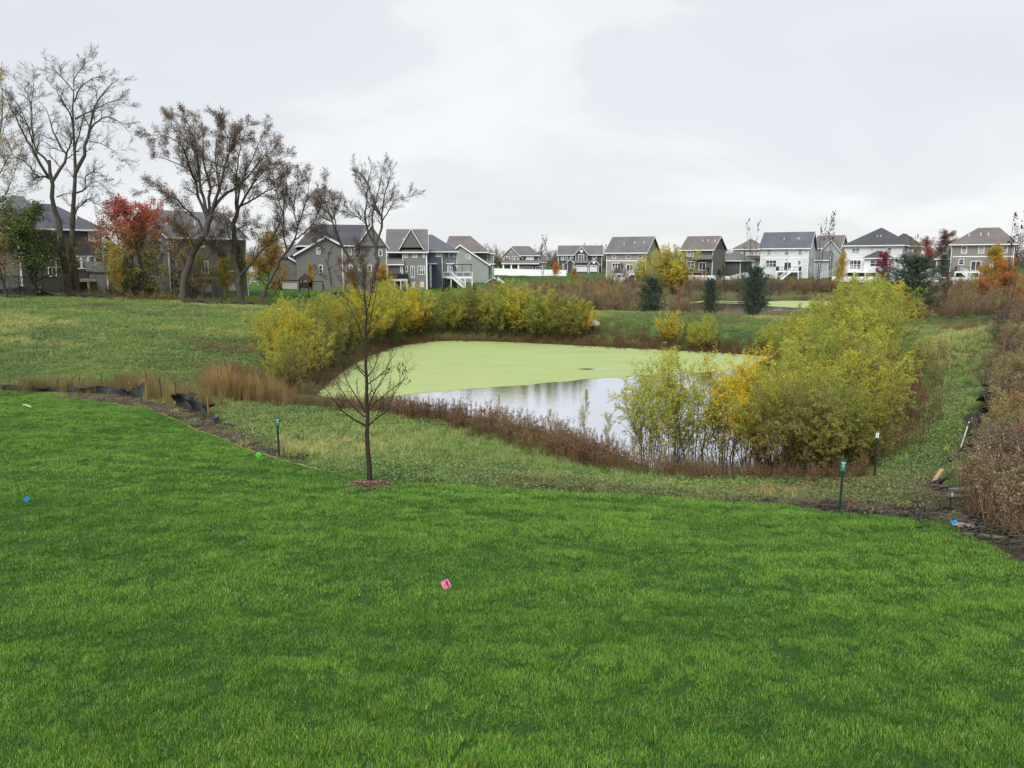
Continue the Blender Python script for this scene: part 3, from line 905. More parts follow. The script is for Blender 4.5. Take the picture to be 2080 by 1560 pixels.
h.tr.box(-.3, w + .3, -4.6, -4.51, zz - .25, zz + .03)
for px in (1022.5, 1038.5, 1053):
    u = h.U(px, -4.2); MB().poly([(u-.42,-4.45,B),(u+.42,-4.45,B),(u+.42,-3.9,B),(u-.42,-3.9,B),(u-.2,-4.3,zz-.26),(u+.2,-4.3,zz-.26),(u+.2,-4,zz-.26),(u-.2,-4,zz-.26)],
        [(3,2,1,0),(4,5,6,7),(0,1,5,4),(1,2,6,5),(2,3,7,6),(3,0,4,7)]).build("column", M_WHITE, h.root)
h.block(h.U(1055, -3), w + 1.5, -3, -.01, B, zz - .05, SD("dark_garage", (.10, .10, .10)))
M_GDARK = plain("garage_grey", (.13, .13, .135), .6)
h.win(1055.5, 1083, 540.5, 553, cols=4, rows=3, d=-3, name="garage_door", casing=.25)
h.win(1087, 1103.5, 540.5, 553, cols=2, rows=3, d=-3, name="garage_door", casing=.2)
h.block(w + .02, h.U(1107), 0, 8, B, h.V(1100, 533)); h.hip(w + .02, h.U(1107), 0, 8, h.V(1100, 533), 2.8, .4)
h.done()
# --- H8
h = House("house", "dark grey house with white round gable vents and white garage doors", 1134, 556, 262, 3, SD("dark_blue_grey", (.075, .08, .09)), R_GREY)
w = h.U(1222); ez = h.V(1180, 517)
h.block(0, w, 0, 10, B, ez); h.gable(0, w, 0, 10, ez, 2.9, 'x', .5)
def front_gable(pl, pr, pe, rise, d, vent=True, wall=None):
    u0, u1 = h.U(pl, d), h.U(pr, d); zz = h.V((pl + pr) / 2, pe, d)
    h.block(u0, u1, d, -.01, B, zz, wall or h.wall); h.gable(u0, u1, d, 4, zz, rise, 'y', .45, wall=wall or h.wall)
    if vent:
        mb = MB(); c = ((u0 + u1) / 2, zz + rise * .35)
        P = [(c[0] + .5 * cos(t_ * pi / 8), d - .14, c[1] + .5 * sin(t_ * pi / 8)) for t_ in range(16)]
        P += [(x, d + .02, z) for x, _, z in P]
        mb.poly(P, [tuple(range(16)), tuple(range(31, 15, -1))] + [(k, (k + 1) % 16, 16 + (k + 1) % 16, 16 + k) for k in range(16)])
        mb.build("gable_vent", M_WHITE, h.root)
front_gable(1169, 1192, 514.5, 2.0, -1.2)
front_gable(1196, 1216, 536, 1.6, -3.2)
front_gable(1152, 1164, 533, 1.0, -3.4, False)
zz = h.V(1180, 534, -3)
h.block(h.U(1165, -3), h.U(1195, -3), -3, -1.25, B, zz)
MB().extrude([(-3.5, zz - .1), (-3.5, zz + .05), (-1.3, zz + 1.0), (-1.3, zz - .1)], 'x', h.U(1164, -3), h.U(1196, -3)).build("porch_roof", R_GREY, h.root)
M_GWHITE = plain("garage_white", (.55, .56, .57), .6, .05)
for a, b_ in ((1166, 1193), (1198, 1213)):
    d_ = -3.0 if a < 1190 else -3.2
    u0, u1 = h.U(a, d_), h.U(b_, d_); z1 = h.V(a, 538.5, d_); z0 = h.V(a, 552, d_)
    gd = MB().box(u0, u1, d_ - .06, d_ - .004, z0, z1).build("garage_door", M_GWHITE, h.root)
    mb = MB(); n_ = int((u1 - u0) / .7)
    for k in range(n_): mb.box(u0 + .15 + k * .7, u0 + .7 + k * .7, d_ - .075, d_ - .062, z1 - .55, z1 - .2)
    mb.build("garage_window", M_GLASS, gd)
h.win(1174, 1186, 516.5, 529, cols=2, d=-1.2, rows=2, casing=.16)
h.win(1139, 1145.5, 519, 529, rows=1); h.win(1148, 1153.5, 519, 529, rows=1); h.win(1157, 1164, 519.5, 525, cols=3, rows=1); h.win(1203, 1212, 518.5, 525.5, cols=2, rows=1)
h.win(1142, 1146, 536, 546, rows=1)
h.done()
# --- H6 green-grey with a long gable
h = House("house", "pale green-grey house with one long sloping gable, right of the blue house", 915, 572, 182, 4, SD("sage_grey", (.33, .355, .34)), R_WARM)
d = 0; P = [(h.U(915), B), (h.U(992), B), (h.U(992), h.V(992, 537)), (h.U(935.7), h.V(935.7, 498.5)), (h.U(915), h.V(915, 513))]
MB().extrude(P, 'y', 0, 9).build("wall", h.wall, h.root)
a, b_, c = P[4], P[3], P[2]
def slab(pa, pb, y0, y1, over=.5, t=.2):
    dx, dz = pb[0] - pa[0], pb[1] - pa[1]
    return [(pa[0], pa[1]), (pb[0], pb[1]), (pb[0], pb[1] + t), (pa[0], pa[1] + t)]
c2 = (c[0] + .5, c[1] - .5 * (b_[1] - c[1]) / (c[0] - b_[0]))
MB().extrude(slab((b_[0], b_[1] + .01), (c2[0], c2[1] + .01), 0, 9), 'y', -.45, 9.2).build("roof", R_WARM, h.root)
MB().extrude(slab((a[0], a[1] + .01), (b_[0] - .003, b_[1] + .01), 0, 9), 'y', -.45, 9.2).build("roof", R_WARM, h.root)
h.tr.extrude([(b_[0], b_[1] - .12), (c2[0], c2[1] - .12), (c2[0], c2[1] + .2), (b_[0], b_[1] + .2)], 'y', -.52, -.455)
h.tr.extrude([(a[0], a[1] - .12), (b_[0], b_[1] - .12), (b_[0], b_[1] + .2), (a[0], a[1] + .2)], 'y', -.52, -.455)
u0, u1 = h.U(905, 5), h.U(989, 5); zz = h.V(960, 512, 5)
h.block(u0 , u1, 9.3, 16, B, zz); h.hip(u0, u1, 7.5, 16, zz, 4.0, .6, r0=(u0 + .5, 12), r1=(u0 + (u1 - u0) * .58, 12))
h.block(u1 + .02, u1 + 1.6, 9, 13, B, zz - .3); h.hip(u1 + .02, u1 + 1.6, 9, 13, zz - .3, 1.2, .4)
h.win(946.6, 956.4, 517, 526.5, cols=2, rows=1)
h.block(h.U(992) + .02, h.U(1001), 2, 9, B, h.V(996, 536)); h.hip(h.U(992) + .02, h.U(1001), 2, 9, h.V(996, 536), 1.2, .4)
h.done()
# --- H5 blue house seen corner-on
h = House("house", "blue-sided house with dark hip roof and raised white deck with awning", 866, 582, 160, 0.5, SD("blue", (.12, .16, .205)), R_BLUE)
w = h.U(899); ez = h.V(880, 511)
h.block(0, w, 0, 12, B, ez)
h.block(w + .02, h.U(929), .6, 12, B, ez, SD("blue_grey", (.24, .255, .26)))
h.hip(0, h.U(929), 0, 12, ez, 3.6, .5, r0=(-1.2, 6), r1=(w * .4, 6))
h.win(886, 896, 512.3, 522, cols=2, rows=1)
h.win(902, 904.5, 512.5, 522, d=.6, rows=1, casing=.07); h.win(911.4, 915.8, 512.3, 522.6, d=.6); h.win(919.6, 928, 512.3, 522.6, d=.6, cols=2, rows=1)
u0, u1 = h.U(909.5, -.6), h.U(921, -.6)
za = h.V(915, 535, -.6)
h.block(u0, u1, -.6, .59, h.V(915, 562), za, SD("bay", (.3, .31, .32))); h.hip(u0, u1, -.6, .59, za, .7, .25)
h.win(910.5, 915, 537, 551, d=-.6, rows=2); h.win(916, 920.5, 537, 551, d=-.6, rows=2)
h.win(923, 928, 539, 552, d=.6, rows=1)
za = h.V(880, 535, -2)
h.block(0, h.U(874, -2), -2, -.01, B, za); h.hip(0, h.U(885, -2), -2, 1, za, 1.3, .3)
h.tr.box(h.U(874, -2), h.U(874, -2) + .3, -2.03, -1.8, B, za)
dz = h.V(930, 562.5, -3)
dk = h.deck(h.U(901, -3), h.U(960, -3), 4, dz, B, posts=5, d=.5, rail=M_WHITE)
aw = MB(); au0, au1 = h.U(921, -3), h.U(957, -3); za = h.V(940, 538, -3)
for u in (au0, (au0 + au1) / 2, au1): aw.box(u - .06, u + .06, -3.3, -3.18, dz, za)
aw.box(au0 - .2, au1 + .2, -3.6, -.2, za, za + .14)
aw.build("awning_frame", M_BLACK, dk)
MB().box(h.U(904, -3), h.U(958, -3), -3.36, -3.33, dz + .15, dz + .85).build("privacy_screen", M_DARKV, dk)
h.stairs(dk, (h.U(918, -4), -4.1, dz), (h.U(942, -4), -4.4, dz - 2.1), mat=M_WHITE)
h.done()
# --- H4 grey three-level with gable and white pergola
h = House("house", "grey three-level house with triangular roof gable and white pergola below its deck", 787, 588, 148, 3, SD("mid_grey", (.25, .25, .243)), R_GREY)
w = h.U(867); ez = h.V(830, 509.5)
um = h.U(819)
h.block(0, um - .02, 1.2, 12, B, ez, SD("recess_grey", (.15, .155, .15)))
h.block(um, w, 0, 12, B, ez)
h.gable(0, w, 0, 12, ez, 4.1, 'x', .5)
g0, g1 = h.U(815.4), h.U(859); zg = h.V(837, 502.4)
h.gable(g0, g1, -.5, 6, zg, 3.4, 'y', .25, wall=SD("gable_sage", (.17, .18, .165)))
for a in ((822,829.7,511.6,523.5),(838.7,849,511.6,523.5),(859.5,864,511.6,523.5)): h.win(*a, cols=2, rows=1)
h.win(824, 829, 540.5, 552.6, rows=1); h.win(834.8, 843, 540.5, 564.7, rows=1, cols=2, name="patio_door"); h.win(849, 864, 540, 557.8, cols=3)
h.win(836, 843, 573.5, 584.6, cols=2, rows=1, blind=True); h.win(854, 861, 572.5, 583.4, cols=2, rows=1, blind=True)
h.win(816.5, 823.5, 575, 587, cols=2, rows=1, blind=True)
za = h.V(805, 537, -1)
h.block(0.02, um - .05, -1, 1.15, h.V(805, 568, -1), za, SD("shed_grey", (.12, .125, .12)))
MB().extrude([(-1.4, za - .1), (-1.4, za + .06), (1.19, za + 1.5), (1.19, za - .1)], 'x', -.4, um + .35).build("porch_roof", R_GREY, h.root)
h.tr.box(-.4, um + .35, -1.48, -1.405, za - .15, za + .05)
h.win(814, 818, 540.5, 553, d=-1, rows=1)
dz = h.V(808, 567.5, -4)
dk = h.deck(h.U(788, -4), h.U(828, -4), 4, dz, B, posts=4, d=0, solid_rail=True)
h.tr.box(w + .04, w + .16, -.1, .04, B, ez)
h.pipes([(w * .42, 2.4, ez + 1.9)], M_WHITE)
h.done()
# --- H3 large grey house behind the double tree
h = House("house", "large grey house with sweeping side gable and garage wing behind the bare trees", 605, 590, 124, -3, SD("warm_grey", (.215, .215, .212)), R_DARK)
P = [(h.U(605), B), (h.U(697), B), (h.U(697), h.V(697, 499)), (h.U(665), h.V(665, 482)), (h.U(605), h.V(605, 516))]
MB().extrude(P, 'y', 0, 9).build("wall", h.wall, h.root)
a, b_, c = P[4], P[3], P[2]
sl = (b_[1] - a[1]) / (b_[0] - a[0]); a2 = (a[0] - .5, a[1] - .5 * sl)
MB().extrude([a2, b_, (b_[0], b_[1] + .2), (a2[0], a2[1] + .2)], 'y', -.45, 9.2).build("roof", R_DARK, h.root)
MB().extrude([(b_[0] + .003, b_[1]), c, (c[0], c[1] + .2), (b_[0] + .003, b_[1] + .2)], 'y', -.45, 9.2).build("roof", R_DARK, h.root)
h.tr.extrude([(a2[0], a2[1] - .1), (b_[0], b_[1] - .1), (b_[0], b_[1] + .2), (a2[0], a2[1] + .2)], 'y', -.52, -.455)
h.tr.extrude([(b_[0], b_[1] - .1), (c[0], c[1] - .1), (c[0], c[1] + .2), (b_[0], b_[1] + .2)], 'y', -.52, -.455)
u0, u1 = h.U(697) + .02, h.U(787); ez = h.V(740, 499.5)
h.block(u0, u1, 0, 13, B, ez, SD("warm_grey_b", (.245, .245, .245)))
h.hip(h.U(618), u1, 2, 14, ez, 3.7, .5, r0=(h.U(652), 8), r1=(u1 - 1.5, 8))
g0, g1 = h.U(727), h.U(787); h.gable(g0, g1, -.3, 8, ez, 3.3, 'y', .35, mat=R_GREY, wall=h.wall)
h.tr.box(u0, g0, -.5, -.42, ez - .1, ez + .08)
MB().extrude([(-.45, ez - .02), (-.45, ez + .1), (4, ez + 2.4), (4, ez - .02)], 'x', u0, g0 + 1).build("roof", R_DARK, h.root)
for a in ((705,717.4,503,518.5,2),(729.5,736,503,517.5,1),(771,778.5,507,520.5,1)): h.win(*a[:4], cols=a[4], rows=1)
h.win(646, 654, 503, 516.5); h.win(649, 657.5, 538, 555, rows=2)
h.win(704, 718, 538, 552.5, cols=2, rows=1); h.win(730, 737, 538, 552, rows=1); h.win(774, 782, 538, 553, cols=2, rows=1, name="patio_door"); h.win(748, 756, 538, 552, rows=1)
g0, g1 = h.U(560, 2), h.U(615, 2); gz = h.V(610, 539, 2)
gw = [(g0, B), (g1, B), (g1, gz), (h.U(588, 2), h.V(588, 523, 2)), (g0, h.V(560, 528, 2))]
MB().extrude(gw, 'y', 2, 8.98).build("garage_wall", SD("garage_grey_b", (.19, .195, .20)), h.root)
q0, q1 = gw[3], gw[2]
sl = (q0[1] - q1[1]) / (q1[0] - q0[0]); q2 = (q1[0] + .5, q1[1] - .5 * sl)
MB().extrude([(q0[0] - 1.5, q0[1] + 0), (q0[0], q0[1] + .01), (q2[0], q2[1]), (q2[0], q2[1] + .2), (q0[0], q0[1] + .21), (q0[0] - 1.5, q0[1] + .2)], 'y', 1.6, 9.1).build("roof", R_BLUE, h.root)
h.tr.extrude([(q0[0], q0[1] - .1), (q2[0], q2[1] - .1), (q2[0], q2[1] + .2), (q0[0], q0[1] + .2)], 'y', 1.52, 1.595)
MB().box(g0, g1 + 1.0, 1.7, 1.99, B, h.V(600, 575, 2)).build("foundation", M_CONC, h.root)
u0, u1 = h.U(586, 9), h.U(628, 9); MB().extrude([(9.2, h.V(600, 523, 9)), (9.2, h.V(600, 520, 9)), (13, h.V(600, 497, 13)), (13, h.V(600, 523, 13))], 'x', u0, u1).build("roof", R_BLUE, h.root)
h.done()
# --- H2 dark grey house seen across its corner
h = House("house", "dark grey clapboard house with open stair below its deck, behind the leaning brown-leaved tree", 343, 601, 97, -30, SD("dark_clapboard", (.20, .20, .203)), R_GREY)
w = h.U(505); ez = h.V(343, 479)
dep = 11.0
h.block(0, w, 0, dep, B, ez)
h.gable(0, w, 0, dep, ez, 3.3, 'x', .45)
h.win_m(1.4, 2.6, ez - 1.8, ez - .4, 'left', 0)
h.win_m(6.5, 7.9, ez - 5.2, ez - 3.6, 'left', 0, cols=2)
h.win(353, 365, 490, 501.5, cols=2, rows=1); h.win(361, 376, 527, 546, cols=2, rows=1); h.win(408, 421.5, 489, 502.5, cols=2, rows=1)
h.win(446, 456, 486, 500, cols=2, rows=1); h.win(408, 428.6, 577.5, 593, cols=2, rows=1, blind=True); h.win(466, 481, 575.5, 590, cols=2, rows=1, blind=True)
h.win(464, 480, 528, 552, cols=1, rows=1, name="patio_door"); h.win(482, 495, 528, 552, cols=1, rows=2)
h.win(412, 427, 530, 556, cols=2, rows=1, name="patio_door")
dz = h.V(380, 563)
dk = h.deck(h.U(352), h.U(430), 3.2, dz, B, posts=4, fascia=M_WOOD)
h.stairs(dk, (h.U(381, -3), -3.4, dz), (h.U(404, -3), -3.9, B + 3.1), mat=M_WOOD)
h.pipes([(1.3, 2.2, ez + 1.5), (5.2, 2.2, ez + 1.5)], M_WHITE)
for k in range(5):
    MB().box(1.6 + k * 2.2, 2.2 + k * 2.2, 4.7, 5.0, ez + 3.0, ez + 3.42).build("roof_vent", M_CONC, h.root)
# low wing towards the maple
h.block(-.3, -.02, 9, 15, B, h.V(343, 560), None)
h.done()
h = House("house_wing", "low dark clapboard wing with a white corner board behind the red maple", 215, 597, 95, -20, SD("dark_clapboard_b", (.16, .16, .165)), R_GREY, cat="garage")
w = h.U(290); ez = h.V(240, 553)
h.block(0, w, 0, 6, B, ez)
MB().extrude([(-.4, ez), (-.4, ez + .12), (6, ez + 1.3), (6, ez)], 'x', -.3, w + .3).build("roof", R_GREY, h.root)
h.done()
# --- H1 dark brown-black house at far left
h = House("house", "dark brown clapboard house with slate hip roof at the far left behind the bare trees", 40, 592, 94, -14, SD("umber", (.13, .12, .122)), R_BLUE)
w = h.U(216); ez = h.V(150, 466)
h.block(0, w, 0, 12, B, ez)
h.hip(0, w, 0, 12, ez, 3.5, .5, r0=(3, 6), r1=(w - 3.6, 4.6)) if False else h.hip(0, w, 0, 12, ez, 3.4, .5, r0=(3, 6), r1=(w - 3.6, 6))
h.hip(0, w * .45, 4, 14, ez + .1, 4.3, .5, r0=(2, 9), r1=(w * .36, 9))
h.win(116, 139, 470, 489.5, cols=2, rows=1); h.win(189, 210, 470.5, 491, cols=2, rows=1)
h.win(155.5, 170, 519.5, 546, rows=1); h.win(170.5, 184, 519.5, 546, rows=1); h.win(184.5, 199, 519.5, 546, rows=1)
h.win(101, 119, 542, 562, cols=2, rows=1, name="patio_door"); h.win(60, 80, 500, 520, cols=2, rows=1); h.win(118, 128, 524, 544, cols=1, rows=1)
h.tr.box(0, h.U(92), -.04, -.004, h.V(60, 516), h.V(60, 513))
dz = h.V(180, 567, -3)
dk = h.deck(h.U(157, -3), h.U(205, -3), 3, dz, B, posts=3, fascia=M_DECK)
und = MB()
for k in range(6): und.box(h.U(160, -3), h.U(203, -3), -2.92, -2.88, dz - .55 - k * .24, dz - .43 - k * .24)
und.build("skirting", M_BLACK, dk)
h.pipes([(w * .78, 2.2, ez + 1.5)], M_WHITE)
h.done()

# ------------------------------------------------------------------ fences
M_VINYL = plain("white_vinyl", (.74, .76, .78), .5, .05, .6)
def panel_fence(label, pts, h_, name="vinyl_fence", mat=None, post=.13, group=None, solid=True, step=2.4):
    """pts: ground points; every panel and every post is a part"""
    root = empty(name, pts[0], 0, label, "fence", group)
    o0 = Vector(pts[0])
    P = [Vector(p) - o0 for p in pts]
    pm = MB().box(-post / 2, post / 2, -post / 2, post / 2, -.4, h_ + .12).mesh("post")
    m = mat or M_VINYL
    pm.materials.append(m)
    for a, b in zip(P[:-1], P[1:]):
        L = (b - a).to_2d().length; n_ = max(1, round(L / step))
        for k in range(n_):
            p, q = a.lerp(b, k / n_), a.lerp(b, (k + 1) / n_)
            po = link("post", pm, None, root); po.location = p
            mb = MB()
            d = (q - p); d2 = Vector((d.x, d.y, 0)).normalized() * (post / 2 + .002)
            p2, q2 = p + d2, q - d2
            if solid:
                mb.beam(p2 + Vector((0, 0, h_ * .5 + .02)), q2 + Vector((0, 0, h_ * .5 + .02)), .04, h_ - .02)
                mb.beam(p2 + Vector((0, 0, h_ + .03)), q2 + Vector((0, 0, h_ + .03)), .07, .09)
            else:
                for zz in (.15, h_ - .1): mb.beam(p2 + Vector((0, 0, zz)), q2 + Vector((0, 0, zz)), .035, .05)
                nn = max(2, int((q2 - p2).length / .13))
                for j in range(1, nn):
                    c = p2.lerp(q2, j / nn); mb.box(c.x - .012, c.x + .012, c.y - .012, c.y + .012, c.z, c.z + h_)
            mb.build("panel", m, root)
    po = link("post", pm, None, root); po.location = P[-1]
    return root
def row(lst):      # (px, py of the foot, D)
    return [at(px, py, D) for px, py, D in lst]
panel_fence("white vinyl privacy fence in front of the house with three garage doors", row([(1000,560,228),(1060,562,226),(1110,563,225),(1150,563.5,225)]), 2.1)
panel_fence("white vinyl fence running from the slate house's yard up to the white house", row([(1399,573,186),(1457,574,184),(1480,576,183),(1510,568,190),(1532,563,196)]), 1.6)
panel_fence("white vinyl fence climbing the slope right of the white house with long stair", row([(1654,577,176),(1670,570,184),(1690,562,192)]), 1.8)
panel_fence("white vinyl fence below the bright white house's porch", row([(1690,574,172),(1735,575,170),(1785,575,168)]), 1.3)
panel_fence("tall white vinyl fence between the bright white and the taupe house", row([(1862,574,166),(1885,572,168),(1908,574,166)]), 2.6)
panel_fence("white vinyl fence below the taupe house's deck", row([(1912,578,160),(1950,579,158),(2000,579,157)]), 1.5)
panel_fence("short white vinyl fence beside the dark clapboard house's corner", row([(508,572,118),(524,574,118)]), 2.3)
panel_fence("black metal picket fence in front of the dark brown house at the far left", row([(-60,592,82),(40,592,84),(135,594,86)]), 1.7, "metal_fence", M_BLACK, .07, None, False, 2.2)
# ------------------------------------------------------------------ plants: growing branches and leaves
def unit(v):
    return v / (np.linalg.norm(v, axis=-1, keepdims=True) + 1e-9)
def grow(rg, base, dirs, L, K, up=0.0, wob=.1, r0=.05, r1=.01, upend=None):
    """M polylines of K points; up bends them towards +z (or down), wob makes them crooked"""
    M = len(base); P = np.zeros((M, K, 3)); P[:, 0] = base
    d = unit(dirs.copy()); L = np.broadcast_to(L, (M,))
    for k in range(1, K):
        u = up if upend is None else up + (upend - up) * k / (K - 1)
        d = unit(d + rg.normal(0, wob, (M, 3)) + np.array([0, 0, 1.0]) * u)
        P[:, k] = P[:, k - 1] + d * (L / (K - 1))[:, None]
    t = np.linspace(0, 1, K)[None]
    r0 = np.broadcast_to(r0, (M,))[:, None]; r1 = np.broadcast_to(r1, (M,))[:, None]
    return P, r0 + (r1 - r0) * t
def sample(P, R, idx, t):
    K = P.shape[1]; f = t * (K - 1); i = np.minimum(f.astype(int), K - 2); w = f - i
    p = P[idx, i] * (1 - w)[:, None] + P[idx, i + 1] * w[:, None]
    T = unit(P[idx, i + 1] - P[idx, i]); r = R[idx, i] * (1 - w) + R[idx, i + 1] * w
    return p, T, r
def spawn(rg, P, R, n, t0, t1, ang, L, K, up=0., wob=.1, fall=.5, rr=.6, rend=.25, upend=None, flat=None, absL=False):
    """n children on every parent"""
    M = len(P); idx = np.repeat(np.arange(M), n)
    t = (np.tile(np.linspace(t0, t1, n), M) + rg.uniform(-.5, .5, M * n) * (t1 - t0) / n).clip(0, 1)
    p, T, r = sample(P, R, idx, t)
    a = unit(np.cross(T, rg.normal(0, 1, (M * n, 3))))
    if flat is not None:
        a = unit(a * np.array([1, 1, flat]))
    an = np.radians(rg.normal(ang, ang * .25, M * n))[:, None]
    d = T * np.cos(an) + a * np.sin(an)
    pl = np.linalg.norm(np.diff(P, axis=1), axis=2).sum(1)[idx]
    ln = (L if absL else L * pl) * (1 - fall * t) * rg.uniform(.6, 1.2, M * n)
    r0 = np.minimum(r * rr, ln * .03 + .002)
    return grow(rg, p, d, ln, K, up, wob, r0, r0 * rend, upend)
class Wood:
    def __init__(s): s.V = []; s.Q = []; s.n = 0
    def tubes(s, P, R, S=5):
        M, K, _ = P.shape
        T = np.gradient(P, axis=1) if K > 2 else np.repeat((P[:, 1:] - P[:, :1]), 2, 1)
        T = unit(T); mean = unit(T.mean(1))
        ref = np.where(np.abs(mean[:, 2:3]) < .8, np.array([[0, 0, 1.0]]), np.array([[1.0, 0, 0]]))
        N = unit(np.cross(T, ref[:, None, :] + 0 * T)); B_ = np.cross(T, N)
        th = np.arange(S) * 2 * pi / S
        V = P[:, :, None, :] + R[:, :, None, None] * (np.cos(th)[None, None, :, None] * N[:, :, None, :] + np.sin(th)[None, None, :, None] * B_[:, :, None, :])
        i = s.n + np.arange(M * K * S).reshape(M, K, S)
        j = np.roll(i, -1, 2)
        Qd = np.stack([i[:, :-1], j[:, :-1], j[:, 1:], i[:, 1:]], -1).reshape(-1, 4)
        s.V.append(V.reshape(-1, 3)); s.Q.append(Qd); s.n += M * K * S
        return s
    def mesh(s, name, col=None):
        return quads_mesh(name, np.concatenate(s.V), np.concatenate(s.Q), None if col is None else np.broadcast_to(col, (s.n, 3)), smooth=True)
def leaves(rg, P, R, n, t0, t1, size, asp, droop=.3, spread=.05, tint=None, tv=.2):
    """n rhombus leaves on every polyline; returns V, Q, tint"""
    M = len(P); idx = np.repeat(np.arange(M), n); t = rg.uniform(t0, t1, M * n)
    p, T, r = sample(P, R, idx, t)
    d = unit(T * .6 + rg.normal(0, .8, T.shape) + np.array([0, 0, -droop]))
    s_ = size * rg.uniform(.6, 1.3, M * n)[:, None]
    w = unit(np.cross(d, rg.normal(0, 1, T.shape)))
    c = p + rg.normal(0, spread, p.shape) + d * s_ * .5
    V = np.stack([c - d * s_ / 2, c + w * s_ * asp / 2, c + d * s_ / 2, c - w * s_ * asp / 2], 1).reshape(-1, 3)
    Qd = np.arange(len(V)).reshape(-1, 4)
    base = np.array(tint if tint is not None else (1, 1, 1), float)
    if base.ndim == 1: base = np.broadcast_to(base, (M, 3))
    b = rg.uniform(1 - tv, 1 + tv, (M * n, 1)); hue = rg.normal(0, tv * .4, (M * n, 1))
    col = base[idx] * b * np.concatenate([1 + hue, np.ones_like(hue), 1 - hue], 1)
    return V, Qd, np.repeat(col.clip(0, 3), 4, 0)
def merge(parts):
    V = []; Q = []; C_ = []; n_ = 0
    for v, q, c in parts:
        V.append(v); Q.append(q + n_); C_.append(c); n_ += len(v)
    return np.concatenate(V), np.concatenate(Q), np.concatenate(C_)

M_LEAF = leaf_mat("foliage", 'object')
M_LEAFI = leaf_mat("ground_foliage", 'instance')
M_GRASS = leaf_mat("grass_blades", 'instance', .3, .45)
M_BARK = plain("bark_grey", (.078, .07, .06), .9, .35, 2.2, .1, 0, .03)
M_BARKD = plain("bark_dark", (.05, .042, .036), .9, .3, 5, .15, 0, .01)
M_BARKR = plain("bark_red_brown", (.036, .026, .021), .8, .3, 6, .2, 0, .01)
M_BARKW = plain("bark_olive", (.085, .07, .04), .9, .3, 5, .1)
M_TWIG = plain("twig_brown", (.11, .078, .055), .9, .3, 3, .1)

PROTO = {}
def proto(kind, wood, leaf, wmat, h):
    """store meshes of one plant; h its height"""
    wm = wood.mesh(kind + "_wood"); wm.materials.append(wmat)
    lm_ = None
    if leaf is not None:
        V, Qd, c = merge(leaf); lm_ = quads_mesh(kind + "_leaves", V, Qd, c); lm_.materials.append(M_LEAF)
    PROTO.setdefault(kind, []).append((wm, lm_, h))
def plant(kind, var, loc, h, col, label, cat, name, rz=None, wide=1.0, group=None, sink=.05):
    """a copy of a stored plant, scaled to h metres; col multiplies its leaf tints"""
    lst = PROTO[kind]; wm, lm_, H = lst[var % len(lst)]
    s_ = h / H
    r = empty(name, (loc[0], loc[1], loc[2] - sink), rnd.uniform(0, 6.28) if rz is None else rz, label, cat, group)
    r.scale = (s_ * wide, s_ * wide, s_)
    link("trunk", wm, None, r)
    if lm_ is not None:
        c = link("crown", lm_, None, r); c.color = (*col, 1)
    return r

def make_willow(seed, H=6.0, stems=8, dens=1.0, low=.22, kind='willow', leanmax=27, bare=.12, ls=.125, n1=17, thin=1.0):
    rg = np.random.RandomState(seed)
    a = rg.uniform(0, 2 * pi, stems); lean = np.radians(rg.uniform(3, leanmax, stems)); rr = rg.uniform(.05, .5, stems)
    base = np.c_[np.cos(a) * rr, np.sin(a) * rr, np.full(stems, -.3)]
    d = np.c_[np.cos(a) * np.sin(lean), np.sin(a) * np.sin(lean), np.cos(lean)]
    L = H * rg.uniform(.7, 1.0, stems)
    P0, R0 = grow(rg, base, d, L, 11, .015, .05, H * .009 * thin, H * .0015)
    P1, R1 = spawn(rg, P0, R0, n1, low, .98, 36, .36, 7, .04, .1, .45, .55, upend=-.04)
    P2, R2 = spawn(rg, P1, R1, 6, .2, 1, 34, .75, 5, -.0, .14, .5, .5, absL=True, upend=-.2)
    W = Wood().tubes(P0, R0, 5).tubes(P1, R1, 3).tubes(P2[::2], R2[::2], 3)
    zt = P2[:, -1, 2] / H
    mix_ = rg.normal(0, 1, len(P0)); par = np.repeat(np.repeat(mix_, n1), 6)
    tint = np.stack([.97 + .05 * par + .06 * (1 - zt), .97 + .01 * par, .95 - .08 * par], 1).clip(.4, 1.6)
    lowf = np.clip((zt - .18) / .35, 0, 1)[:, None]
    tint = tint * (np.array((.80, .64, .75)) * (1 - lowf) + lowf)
    n_ = int(30 * dens)
    keep = rg.uniform(0, 1, len(P2)) < np.clip((zt - (.2 if kind != 'willow' else 0)) * 2.2 + bare, .06, 1)
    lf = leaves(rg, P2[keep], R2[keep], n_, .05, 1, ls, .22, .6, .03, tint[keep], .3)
    lf2 = leaves(rg, P1, R1, int(8 * dens), .45, 1, ls, .22, .5, .04, (.95, .95, .9), .25)
    proto(kind, W, [lf, lf2], M_BARKW, H)
for i_ in range(5): make_willow(11 + i_, dens=1.0 if i_ else 1.15)
for i_ in range(3): make_willow(31 + i_, stems=9, dens=.62, low=.16, kind='wispy_willow', leanmax=24, bare=.1, ls=.14, n1=19, thin=.6)

